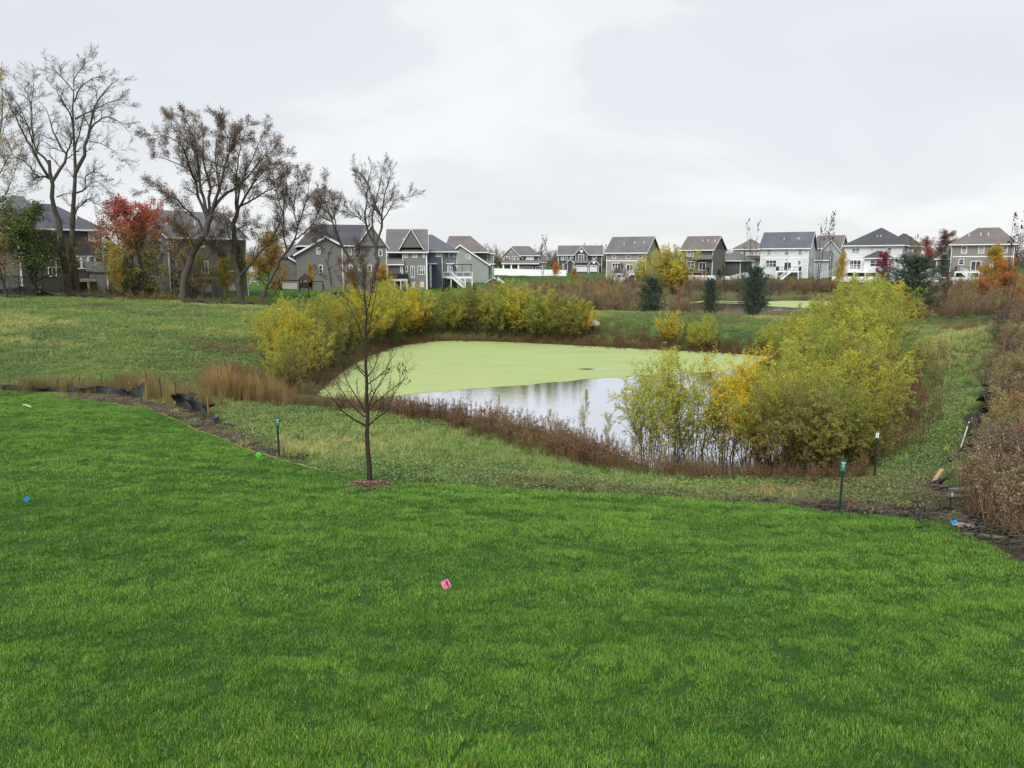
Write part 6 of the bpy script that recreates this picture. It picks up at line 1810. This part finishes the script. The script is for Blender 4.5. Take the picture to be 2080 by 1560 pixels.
def litter(name, pts_line, width, den, label, cs):
    P = np.array([gp(px, py)[:2] for px, py in pts_line]); d = np.r_[0, np.cumsum(np.hypot(*np.diff(P, axis=0).T))]
    n_ = int(d[-1] * width * den); u = rg.uniform(0, d[-1], n_)
    X = np.interp(u, d, P[:, 0]) + rg.normal(0, width * .35, n_); Y = np.interp(u, d, P[:, 1]) + rg.normal(0, width * .35, n_)
    k = sdist(LAWN, X, Y) > .12; X, Y = X[k], Y[k]; n_ = len(X)
    pid = rg.randint(0, 6, n_); isc = pid < 3
    tint = np.where(isc[:, None], np.array(cs[0]), np.array(cs[1])) * rg.uniform(.6, 1.4, (n_, 1))
    return instancer(name, np.c_[X, Y, height(X, Y) + .01], np.ones((n_, 3)) * rg.uniform(.6, 1.3, (n_, 1)), np.c_[np.zeros((n_, 2)), rg.uniform(0, 6.28, n_)], tint, pid, CH + SW, label, "litter")
litter("left_soil_litter", [(150,803),(250,814),(330,832),(400,858),(460,880),(520,905),(570,928)], 1.5, 22, "brown clods and dead straw on the bare strip at the lawn's upper left edge", ((.085,.065,.05),(.30,.25,.16)))
litter("right_soil_litter", [(1480,1016),(1600,1022),(1700,1030),(1800,1040),(1900,1045),(2000,1075),(2070,1110)], 1.4, 30, "dark clods, sticks and straw on the bare strip at the lawn's right edge", ((.045,.04,.038),(.22,.18,.13)))

# the pale cord of torn sod netting along the lawn's upper left edge
ei = np.linspace(6.2, 13.2, 90); ex = np.interp(ei, np.arange(len(EDGE)), EDGE[:, 0]); ey = np.interp(ei, np.arange(len(EDGE)), EDGE[:, 1]) + (fbm(ex * 1.7, ex * 0 + 3, 2) - .5) * .12 + .02
P = np.c_[ex, ey, height(ex, ey) + .03 + .015 * np.sin(np.arange(90) * 1.3)][None]
me = Wood().tubes(P, np.full((1, 90), .009), 5).mesh("netting_edge"); ob = link("netting_edge", me, plain("netting", (.50, .38, .20), .9, .3, 3))
tag(ob, "pale straw-coloured cord of netting along the lawn's upper left edge", "netting")
# ------------------------------------------------------------------ mulch ring
rg = np.random.RandomState(50)
mr = empty("mulch_ring", (tb[0], tb[1], lawn_height(np.array([tb[0]]), np.array([tb[1]]))[0]), 0, "round ring of brown wood mulch at the young tree's foot", "mulch")
mb = MB(); n_ = 40
ringp = [(.58 * cos(a) * (1 + .06 * math.sin(3 * a)), .58 * sin(a) * (1 + .06 * math.sin(3 * a))) for a in np.arange(n_) * 2 * pi / n_]
def lz(x, y): return float(lawn_height(np.array([x]), np.array([y]))[0])
o0 = mr.location
V = [(0, 0, .10)] + [(x * .55, y * .55, lz(o0.x + x * .55, o0.y + y * .55) - o0.z + .085) for x, y in ringp] + [(x, y, lz(o0.x + x, o0.y + y) - o0.z - .02) for x, y in ringp]
mb.poly(V, [(0, 1 + k, 1 + (k + 1) % n_) for k in range(n_)] + [(1 + k, 1 + n_ + k, 1 + n_ + (k + 1) % n_, 1 + (k + 1) % n_) for k in range(n_)])
mb.build("mulch_bed", plain("mulch_bed", (.07, .042, .03), .95, .5, 22, .1, 0, .02), mr, True)
V = []; Qd = []; cc = []
for k in range(900):
    a = rg.uniform(0, 6.28); r = .62 * math.sqrt(rg.uniform()); x, y = cos(a) * r, sin(a) * r
    z = (.1 if r < .32 else .1 - (r - .32) * .28) + lz(o0.x + x, o0.y + y) - o0.z - .005
    s_ = rg.uniform(.02, .05); e = unit(rg.normal(0, 1, 3) * [1, 1, .25]); f_ = unit(np.cross(e, [0, 0, 1.])); g_ = np.cross(e, f_); b = len(V); c = np.array([x, y, z])
    for sx, sy, sz in ((-1,-1,-1),(1,-1,-1),(1,1,-1),(-1,1,-1),(-1,-1,1),(1,-1,1),(1,1,1),(-1,1,1)):
        V.append(c + e * sx * s_ * .6 + f_ * sy * s_ * .28 + g_ * sz * .006)
    Qd += [[b + i for i in q] for q in ((3,2,1,0),(4,5,6,7),(0,1,5,4),(1,2,6,5),(2,3,7,6),(3,0,4,7))]
    cc += [np.array([(.20,.11,.07),(.28,.18,.12),(.12,.07,.05),(.34,.25,.18)][rg.randint(4)]) * rg.uniform(.7, 1.3)] * 8
me = quads_mesh("mulch_chips", V, Qd, np.array(cc)); me.materials.append(M_LEAF)
o_ = link("mulch_chips", me, None, mr); o_.color = (1, 1, 1, 1); o_["kind"] = "stuff"

# ------------------------------------------------------------------ marker posts
M_GREEN = plain("sign_green", (.012, .13, .085), .45, .15, 6)
M_POST = plain("post_dark_green", (.012, .03, .022), .5, .2, 6)
M_SIGNW = plain("sign_white_print", (.62, .68, .66), .6, .08)
def marker(px, py, top, label, mat_sign, white=False, lean=0.0):
    p = gp(px, py); D = p[1]; H = at(px, top, D)[2] - p[2]
    r = empty("marker_post", (p[0], p[1], p[2]), math.atan2(-p[0], p[1]) * 0 - math.atan2(p[0], p[1]), label, "marker post")
    r.rotation_euler = (0, lean, r.rotation_euler.z)
    sh = .27 if not white else .16
    MB().box(-.03, .03, -.012, .012, -.2, H - .05).build("post", M_POST if not white else M_BLACK, r)
    w = .058 if not white else .045
    s = MB()
    pts = [(-w, H - sh), (w, H - sh), (w, H - .012), (w - .012, H), (-w + .012, H), (-w, H - .012)]
    s.extrude(pts, 'y', -.024, -.0135)
    so = s.build("sign", mat_sign, r)
    if not white:
        MB().box(-w + .008, w - .008, -.0275, -.0245, H - .072, H - .058).build("sign_line", M_SIGNW, so)
        # small pictogram: a bird over reeds, and lines of print too small to read
        pr = MB()
        pr.poly([(-.018,-.0275,H-.10),(.018,-.0275,H-.095),(.026,-.0275,H-.085),(.004,-.0275,H-.082),(-.012,-.0275,H-.078)], [(0,1,2,3,4)])
        pr.build("sign_emblem", M_SIGNW, so)
        for k, (a, b_) in enumerate(((.03, .118), (.022, .136), (.03, .152), (.018, .168))):
            MB().box(-a, a, -.0275, -.0245, H - b_ - .006, H - b_).build("printed_line", M_SIGNW, so)
        tr_ = MB().poly([(-.03,-.0275,H-.225),(.03,-.0275,H-.225),(.0,-.0275,H-.19)], [(0,1,2)]).build("sign_emblem", plain("sign_pale_green", (.10,.34,.25), .5), so)
    else:
        MB().box(-.012, .012, -.0275, -.0245, H - .12, H - .09).build("sign_print", M_BLACK, so)
        MB().box(-.012, .012, -.0275, -.0245, H - .065, H - .04).build("sign_print", M_BLACK, so)
    return r
marker(567, 929, 848, "dark green marker post with small green sign at the lawn's upper left edge", M_GREEN)
marker(1705, 1041, 934, "leaning dark green marker post with bright green sign at the lawn's right edge", M_GREEN, lean=.012)
marker(1776, 966, 879, "thin dark post with small white sign against the right willow thicket", M_SIGNW, True)

# ------------------------------------------------------------------ stakes
M_STAKE = plain("stake_wood", (.22, .10, .055), .85, .25, 6, .2, 0, .004)
M_STAKEP = plain("stake_pale", (.34, .24, .13), .85, .2, 6, .2)
def stake(px, py, top, label, w=.05, lean=(0, 0), mat=None, name="wooden_stake"):
    p = gp(px, py); H = at(px, top, p[1])[2] - p[2]
    r = empty(name, p, rnd.uniform(-.3, .3), label, "stake")
    r.rotation_euler = (lean[0], lean[1], r.rotation_euler.z)
    mb = MB(); w2 = w / 2
    mb.poly([(-w2,-w2,-.25),(w2,-w2,-.25),(w2,w2,-.25),(-w2,w2,-.25),(-w2,-w2,H-.03),(w2,-w2,H),(w2*.8,w2,H-.01),(-w2,w2,H-.04)],
            [(3,2,1,0),(4,5,6,7),(0,1,5,4),(1,2,6,5),(2,3,7,6),(3,0,4,7)])
    mb.build("shaft", mat or M_STAKE, r)
stake(299, 816, 752, "reddish wooden stake at the right end of the upper left silt fence", .07)
stake(424, 850, 806, "reddish wooden stake where the sagging silt fence ends above the lawn", .06)
stake(573, 929, 902, "short tilted brown stake just right of the left marker post", .035, (0, .2))
stake(1720, 1040, 1016, "short rusty stake right of the leaning marker post", .03, (.1, .1))
for k, (px, py, top, lb) in enumerate([(119,790,768,"thin dark stake in the silt fence, leftmost of the upper left fence"),(163,792,766,"thin dark stake in the silt fence, second from the left of the upper left fence"),
       (207,793,760,"thin dark stake where the upper left silt fence peaks"),(262,795,772,"thin dark stake just before the reddish stake"),(330,818,768,"dark stake in the weeds between the two silt fences, left one"),
       (360,822,775,"dark stake in the weeds between the two silt fences, right one"),(430,620,600,"thin dark stake at the tree line, left of the mossy-trunked tree"),(449,621,596,"thin dark stake at the tree line, beside the small round tree"),
       (228,612,592,"thin dark stake right of the crimson maple's silt fence"),(317,616,600,"thin dark stake left of the big leaning tree"),(1207,662,634,"thin dark stake beside the boulder on the berm"),(590,618,600,"green-topped stake before the playset")]):
    stake(px, py, top, lb, .03 if py > 700 else .05, (rnd.uniform(-.06, .06), rnd.uniform(-.06, .06)), M_BLACK, "metal_stake")

# ------------------------------------------------------------------ silt fences: sagging black cloth
M_CLOTH, n, l, o = new_mat("silt_cloth")
p = principled(n, l, o, .75, .3)
tc = n.new("ShaderNodeTexCoord"); t = noise(n, l, 3, 5, .6, tc.outputs["Object"])
r = ramp(n, l, t.outputs["Fac"], [(.35, (.012, .013, .014)), (.6, (.03, .032, .034)), (.8, (.07, .068, .062))])
l.new(r.outputs[0], p.inputs["Base Color"]); bump(n, l, t.outputs["Fac"], .04, .8, p)
def silt(label, pts, seed=0, sag=.14, thick=.012, col=None):
    """pts: (px of foot, py of foot, height m); a crumpled strip of cloth with real thickness"""
    rg = np.random.RandomState(seed)
    G = [np.array([*gp(a, b), h_]) for a, b, h_ in pts]
    P = resample(G, max(20, len(pts) * 9)); n_ = len(P); rows = 6
    org = P[0, :3].copy()
    d = np.gradient(P[:, :2], axis=0); d /= np.hypot(*d.T)[:, None]; nn = np.c_[-d[:, 1], d[:, 0]]
    V = []
    s_ = np.arange(n_)
    for k in range(rows):
        t_ = k / (rows - 1)
        wv = .05 * np.sin(s_ * .9 + k * .8 + seed) + rg.normal(0, .02, n_)
        hh = P[:, 3] * (1 + .12 * np.sin(s_ * .55 + seed) + rg.normal(0, .05, n_)) * t_
        o2 = nn * ((wv + sag * t_ ** 2 * np.sin(s_ * .35 + 2 * seed)) * (.3 + t_))[:, None]
        gz = height(P[:, 0] + o2[:, 0], P[:, 1] + o2[:, 1])
        V.append(np.c_[P[:, :2] + o2, gz - .05 + hh])
    V = np.array(V); Vb = V + np.r_[0, thick, 0][None, None] 
    A = np.concatenate([V.reshape(-1, 3), Vb.reshape(-1, 3)]) - org
    i = np.arange(rows * n_).reshape(rows, n_); j = i + rows * n_
    q = lambda I: np.stack([I[:-1, :-1], I[:-1, 1:], I[1:, 1:], I[1:, :-1]], -1).reshape(-1, 4)
    Qd = [q(i), q(j)[:, ::-1], np.stack([i[-1, :-1], i[-1, 1:], j[-1, 1:], j[-1, :-1]], -1), np.stack([i[:-1, 0], i[1:, 0], j[1:, 0], j[:-1, 0]], -1), np.stack([i[:-1, -1], i[1:, -1], j[1:, -1], j[:-1, -1]], -1)]
    me = quads_mesh("silt_fence", A, np.concatenate(Qd), smooth=True)
    ob = link("silt_fence", me, M_CLOTH); ob.location = org
    return tag(ob, label, "silt fence")
silt("low black silt fence along the lawn's upper left edge, left of the reddish stake", [(-80,793,.35),(30,793,.28),(90,795,.25),(150,797,.3),(208,800,.4),(240,803,.34),(268,808,.5),(297,812,.8)], 1)
silt("sagging black silt fence coming down to the reddish stake above the lawn", [(358,826,.55),(375,828,.75),(395,836,.6),(424,848,.5)], 2, .35)
silt("black cloth strip lying on the bare soil left of the marker post", [(425,852,.3),(445,862,.2),(472,872,.14)], 3, .15)
silt("black silt fence below the picket fence at the far left", [(-60,601,.9),(10,601,.9),(40,602,1.1),(80,603,.9),(105,604,.5),(120,606,.3)], 4)
silt("black silt fence at the foot of the towering pair of bare trees", [(134,607,.8),(165,608,.6),(200,609,.7),(222,611,.4),(240,613,.2)], 5)
silt("black silt fence between the leaning tree and the mossy-trunked tree", [(370,618,.3),(395,620,.7),(430,621,.35),(470,622,.45),(500,622,.55),(520,622,.2)], 6)
silt("short black silt fence below the leaning slender tree", [(528,622,.2),(545,622,.3),(560,623,.15)], 7)
silt("black silt fence at the end of the lawn below the blue house", [(845,616,.5),(880,617,.6),(905,617,.5)], 8)
silt("torn black silt fence slumping down the right slope beside the brush", [(2008,800,.5),(2003,840,.5),(1990,870,.6),(1972,895,.45),(1958,918,.25),(1945,935,.15)], 9, .3)
silt("black silt fence half buried in the brush at the right edge", [(2040,930,.5),(2030,950,.6),(2020,975,.4)], 10, .3)
M_PALE = plain("torn_strip", (.42, .42, .40), .7)
for k, (a, b_) in enumerate((((1951,916),(1966,884)), ((1975,900),(1985,915)), ((1965,890),(1980,905)))):
    p, q = gp(*a), gp(*b_)
    tag(MB().beam(tuple(p + [0, 0, .12]), tuple(q + [0, 0, .45]), .035, .02).build("torn_strip", M_PALE), ["long","lower","upper"][k] + " pale torn strip hanging on the slumped silt fence on the right slope", "cloth strip")

# ------------------------------------------------------------------ debris pile at the right edge of the lawn
def plank(px, py, L, yaw, pitch, w, t_, mat, label, name="plank", z=.08):
    p = gp(px, py); o_ = MB().box(-L / 2, L / 2, -w / 2, w / 2, -t_ / 2, t_ / 2).build(name, mat)
    o_.location = (p[0], p[1], p[2] + z); o_.rotation_euler = (0, pitch, yaw)
    return tag(o_, label, name)
M_GREYW = plain("grey_board", (.16, .155, .15), .85, .25, 5)
plank(1900, 995, .55, .5, -.75, .09, .03, M_STAKEP, "tan wooden stake leaning up out of the debris pile", z=.32)
plank(1955, 1003, .62, .05, -.03, .10, .04, M_GREYW, "upper grey board lying in the debris pile", z=.12)
plank(1948, 1012, .55, -.1, .04, .07, .04, M_GREYW, "lower grey board lying in the debris pile", z=.06)
rg = np.random.RandomState(60)
p0 = gp(1905, 1005)
a = rg.uniform(0, 6.28, 70); r_ = rg.uniform(0, .5, 70)
P, R = grow(rg, np.c_[np.cos(a) * r_, np.sin(a) * r_ * .6, rg.uniform(.02, .22, 70)], np.c_[rg.normal(0, 1, 70), rg.normal(0, .6, 70), rg.normal(0, .18, 70)], rg.uniform(.3, 1.0, 70), 5, 0, .1, .007, .003)
me = Wood().tubes(P, R, 4).mesh("brushwood"); ob = link("brushwood", me, plain("brushwood", (.16, .12, .09), .9, .4, 8)); ob.location = p0
tag(ob, "heap of thin dead sticks on the bare soil at right", "sticks", kind="stuff")
silt("crumpled black cloth in the debris pile at the lawn's right edge", [(1893,998,.25),(1903,1000,.38),(1915,1004,.2)], 12, .2)
stake(1929, 1042, 1000, "thin dark stake with a white tip in front of the debris pile", .022, (0, 0), M_BLACK, "metal_stake")
p = gp(1929, 1042); H = at(1929, 1000, p[1])[2]
tag(MB().box(p[0] - .018, p[0] + .018, p[1] - .03, p[1] - .022, H - .09, H).build("stake_tape", M_PALE), "white tape at the tip of the dark stake by the debris pile", "tape")

def blob(name, px, py, sx, sy, sz, mat, label, cat, seed=1, hf=height, rz=0.0):
    """an uneven boulder or lump"""
    import bmesh
    rg = np.random.RandomState(seed)
    bm = bmesh.new(); bmesh.ops.create_icosphere(bm, subdivisions=3, radius=1)
    for v in bm.verts:
        c = np.array(v.co); d = fbm(np.array([c[0] * 1.6 + seed * 7 + c[2]]), np.array([c[1] * 1.6 + c[2] * 1.3 + seed]), 3)[0]
        k = .72 + .6 * d
        v.co = Vector((c[0] * sx * k, c[1] * sy * k, max(c[2], -.4) * sz * k))
    me = bpy.data.meshes.new(name); bm.to_mesh(me); bm.free()
    for q in me.polygons: q.use_smooth = True
    p = hit(px, py, hf); o_ = link(name, me, mat); o_.location = (p[0], p[1], p[2] + sz * .2); o_.rotation_euler.z = rz
    return tag(o_, label, cat)
M_STONE = plain("pale_stone", (.32, .29, .27), .85, .35, 5, .3, 0, .03)
M_SOILC = plain("black_soil", (.022, .02, .02), .95, .4, 9, .2, 0, .03)
blob("boulder", 1202, 662, .9, .6, .45, M_STONE, "pale grey boulder on the berm above the far shore", "boulder", 2)
blob("stone", 1968, 1070, .26, .12, .05, M_STONE, "flat pinkish grey stone at the lawn's right edge beside the blue flag", "stone", 5, height, -.5)
blob("stone", 573, 629, .9, .4, .12, M_STONE, "flat pale stone at the top of the field near the first willows", "stone", 6)
blob("soil_clod", 1100, 990, .34, .14, .07, M_SOILC, "wide low dark soil mound on the bank behind the lawn's middle", "soil", 7)
blob("soil_clod", 1310, 995, .13, .08, .07, M_SOILC, "small dark soil clod on the bank left of the marker post", "soil", 8)
blob("fallen_branch", 2010, 1092, .42, .05, .05, plain("mossy_log", (.10, .095, .05), .9, .3, 6), "mossy stick lying on the soil past the lawn's right corner", "branch", 9, height, -.45)

# ------------------------------------------------------------------ utility flags in the lawn
def flag(px, py, label, col, w, h_, tilt, yaw, text=None, lie=False, zoff=.10, txtcol=(.25, .01, .09)):
    p = hit(px, py, lawn_height)
    r = empty("marking_flag", p, yaw, label, "flag")
    m_ = plain("flag_" + label.split()[0] + "_" + label.split()[1], col, .55, .05, 3)
    bl = plain("flag_print_" + label.split()[0] + label.split()[1], txtcol, .6, .05)
    MB().bar((0, .006, -.05), (w * .45 * sin(tilt), .006, zoff + h_ * .9), .0022, 5).build("wire", M_GREYW, r)
    # cloth: slightly curled, tilted in its plane
    nx, nz = 7, 5; V = []
    for side in (0, .0016):
        for j in range(nz):
            for i in range(nx):
                u, v = (i / (nx - 1) - .5) * w, (j / (nz - 1) - .5) * h_
                x = u * cos(tilt) - v * sin(tilt); z = u * sin(tilt) + v * cos(tilt)
                V.append((x, -.002 + side + .006 * sin(i * 1.1), z + zoff + h_ * .5))
    i_ = np.arange(nx * nz * 2).reshape(2, nz, nx); q = lambda I: np.stack([I[:-1, :-1], I[:-1, 1:], I[1:, 1:], I[1:, :-1]], -1).reshape(-1, 4)
    me = quads_mesh("flag_cloth", V, np.concatenate([q(i_[0]), q(i_[1])[:, ::-1]])); co = link("cloth", me, m_, r)
    if text:
        for k, (ln, sz, dy) in enumerate(text):
            cu = bpy.data.curves.new("flag_text", 'FONT'); cu.body = ln; cu.size = sz; cu.align_x = 'CENTER'; cu.align_y = 'CENTER'; cu.extrude = .0006
            cu.offset = sz * .02; cu.materials.append(bl)
            tmp = bpy.data.objects.new("flag_text_curve", cu); COL.objects.link(tmp)
            dg = bpy.context.evaluated_depsgraph_get(); tm = bpy.data.meshes.new_from_object(tmp.evaluated_get(dg))
            bpy.data.objects.remove(tmp)
            tm.materials.clear(); t_ = link("flag_text", tm, bl, co)
            t_.rotation_euler = (pi / 2, -(tilt + pi * 0), 0)
            ax, az = -sin(tilt) * dy, cos(tilt) * dy
            t_.location = (ax, -.011, az + zoff + h_ * .5)
            if text[0][0] and len(text) > 1:
                t_.rotation_euler = (pi / 2, -tilt, 0)
    return r, co, m_, bl
p = hit(908, 1200, lawn_height); fy = -math.atan2(p[0], p[1])
flag(906, 1203, "pink rectangular marking flag with dark lettering in the middle of the lawn", (.80, .22, .40), .155, .13, radians(-67), fy, [("BMB", .052, .024), ("???", .026, -.012), ("----", .02, -.036)] if False else [("BMA", .056, .026), ("T T", .034, -.012), ("TLT", .024, -.036)], zoff=.07)
p = hit(55, 1020, lawn_height); fy = -math.atan2(p[0], p[1])
flag(55, 1022, "blue marking flag standing in the lawn near its left edge", (.02, .25, .60), .12, .10, radians(30), fy, None, zoff=.05)
r, co, m_, bl = flag(525, 930, "bright green square marking flag on the lawn beside the left marker post", (.10, .72, .06), .13, .13, radians(45), .45, None, zoff=.03)
MB().poly([(-.03,-.0095,.095),(0,-.0095,.065),(.03,-.0095,.095),(0,-.0095,.125)], [(0,1,2,3)]).build("flag_print", plain("flag_green_print", (.03, .30, .03), .6), co)
flag(1938, 1069, "small blue marking flag at the lawn's right edge before the flat stone", (.02, .30, .62), .11, .10, radians(25), -.5, None, zoff=.03)
# a pale green strip lying in the grass, far left
p = hit(55, 829, lawn_height); o_ = MB().poly([(-.25,0,.10),(-.05,-.03,.14),(.2,-.02,.09),(.26,.03,.07),(.1,.07,.11),(-.2,.06,.13),
    (-.25,0,.09),(-.05,-.03,.13),(.2,-.02,.08),(.26,.03,.06),(.1,.07,.10),(-.2,.06,.12)], [(0,1,2,3,4,5),(11,10,9,8,7,6)] + [(k, (k + 1) % 6, 6 + (k + 1) % 6, 6 + k) for k in range(6)]).build("fallen_flag", plain("pale_green_plastic", (.22, .50, .14), .5))
o_.location = p; o_.rotation_euler = (.25, .1, -.35)
tag(o_, "pale green plastic marking flag lying flat in the grass at the upper left", "flag")

# ------------------------------------------------------------------ playsets, bin, small yard things
r0 = gat(606, 108)
ps = empty("playset", r0, -.1, "dark wooden playset with pointed tower roof and swing beam behind the field", "playset")
M_PW = plain("playset_wood", (.055, .038, .03), .85, .25, 5)
for x in (0, 1.3):
    for y in (0, 1.3): MB().box(x - .06, x + .06, y - .06, y + .06, -.3, 2.3).build("post", M_PW, ps)
MB().box(-.1, 1.4, -.1, 1.4, 1.15, 1.25).build("platform", M_PW, ps)
for y in (-.07, 1.37): MB().box(-.06, 1.36, y - .02, y + .02, 1.3, 1.95).build("side_panel", M_PW, ps)
MB().poly([(-.2,-.2,2.3),(1.5,-.2,2.3),(1.5,1.5,2.3),(-.2,1.5,2.3),(.65,.65,3.3)], [(3,2,1,0),(0,1,4),(1,2,4),(2,3,4),(3,0,4)]).build("tower_roof", M_PW, ps)
MB().beam((0, .65, 2.25), (-3.4, .65, 2.25), .1, .14).build("swing_beam", M_PW, ps)
MB().beam((1.3, .65, 2.1), (3.2, .65, 2.1), .1, .12).build("climbing_beam", M_PW, ps)
for q in ((-3.3, -.5), (-3.3, 1.8)): MB().bar((-3.2, .65, 2.25), (q[0] - .3, q[1], -.2), .06).build("leg", M_PW, ps)
for q in ((3.1, -.1), (3.1, 1.4)): MB().bar((3.1, .65, 2.1), (q[0] + .2, q[1], -.2), .06).build("leg", M_PW, ps)
for x in (-1.1, -2.2):
    sw = MB().box(x - .25, x + .25, .55, .75, .45, .49).build("swing_seat", M_BLACK, ps)
    for dx in (-.24, .24): MB().bar((x + dx, .65, .49), (x + dx, .65, 2.2), .012, 4).build("chain", M_GREYW, sw)
MB().beam((.65, -.1, 1.2), (.65, -1.9, .1), .5, .06).build("slide", plain("slide_green", (.05, .12, .07), .5), ps)
r0 = gat(1048, 150)
ps = empty("swing_set", r0, .05, "wooden swing set with yellow and blue seats behind the far bank hedge", "swing set")
MB().beam((-2.6, 0, 2.5), (2.8, 0, 2.5), .12, .16).build("swing_beam", M_PW, ps)
for x in (-2.5, .9, 2.7):
    for y in (-.9, .9): MB().bar((x, 0, 2.45), (x, y, -.3), .06).build("leg", M_PW, ps)
for x, c in ((-.9, (.03, .13, .35)), (.1, (.75, .52, .02)), (-1.9, (.04, .16, .30))):
    st_ = MB().box(x - .24, x + .24, -.18, .18, .5, .58).box(x - .24, x + .24, .12, .2, .58, 1.05).build("swing_seat", plain(f"seat_{x}", c, .5), ps)
    for dx in (-.2, .2): MB().bar((x + dx, 0, .55), (x + dx, 0, 2.45), .015, 4).build("chain", M_GREYW, st_)
r0 = gat(1003, 138)
ph = empty("playhouse", r0, -.3, "small red-brown playhouse half hidden by the dull olive bush tree", "playhouse")
MB().box(-1.2, 1.2, 0, 1.8, -.3, 1.7).build("wall", plain("playhouse_red", (.16, .06, .04), .8), ph)
MB().extrude([(-1.5, 1.6), (0, 2.6), (1.5, 1.6), (1.5, 1.7), (0, 2.72), (-1.5, 1.7)], 'y', -.3, 2.1).build("roof", M_SIGNW, ph)
p = gat(681, 104)
b_ = empty("black_bin", p, .2, "low open black box on the lawn right of the small brown tree", "box")
MB().box(-.9, .9, -.5, .5, -.1, .75).build("body", M_BLACK, b_)
MB().box(-.93, .93, -.53, -.5, .68, .78).build("rim", plain("bin_rim", (.04, .04, .045), .4), b_)
p = gat(560, 121)
gr_ = empty("grill", p, .3, "black covered barbecue beside the grey house's garage wing", "grill")
MB().poly([(-.8,-.35,-.1),(.8,-.35,-.1),(.8,.35,-.1),(-.8,.35,-.1),(-.8,-.35,1.0),(.8,-.35,1.0),(.8,.35,1.0),(-.8,.35,1.0),(-.45,-.2,1.35),(.45,-.2,1.35),(.45,.2,1.35),(-.45,.2,1.35)],
    [(3,2,1,0),(0,1,5,4),(1,2,6,5),(2,3,7,6),(3,0,4,7),(4,5,9,8),(5,6,10,9),(6,7,11,10),(7,4,8,11),(8,9,10,11)]).build("cover", M_BLACK, gr_)
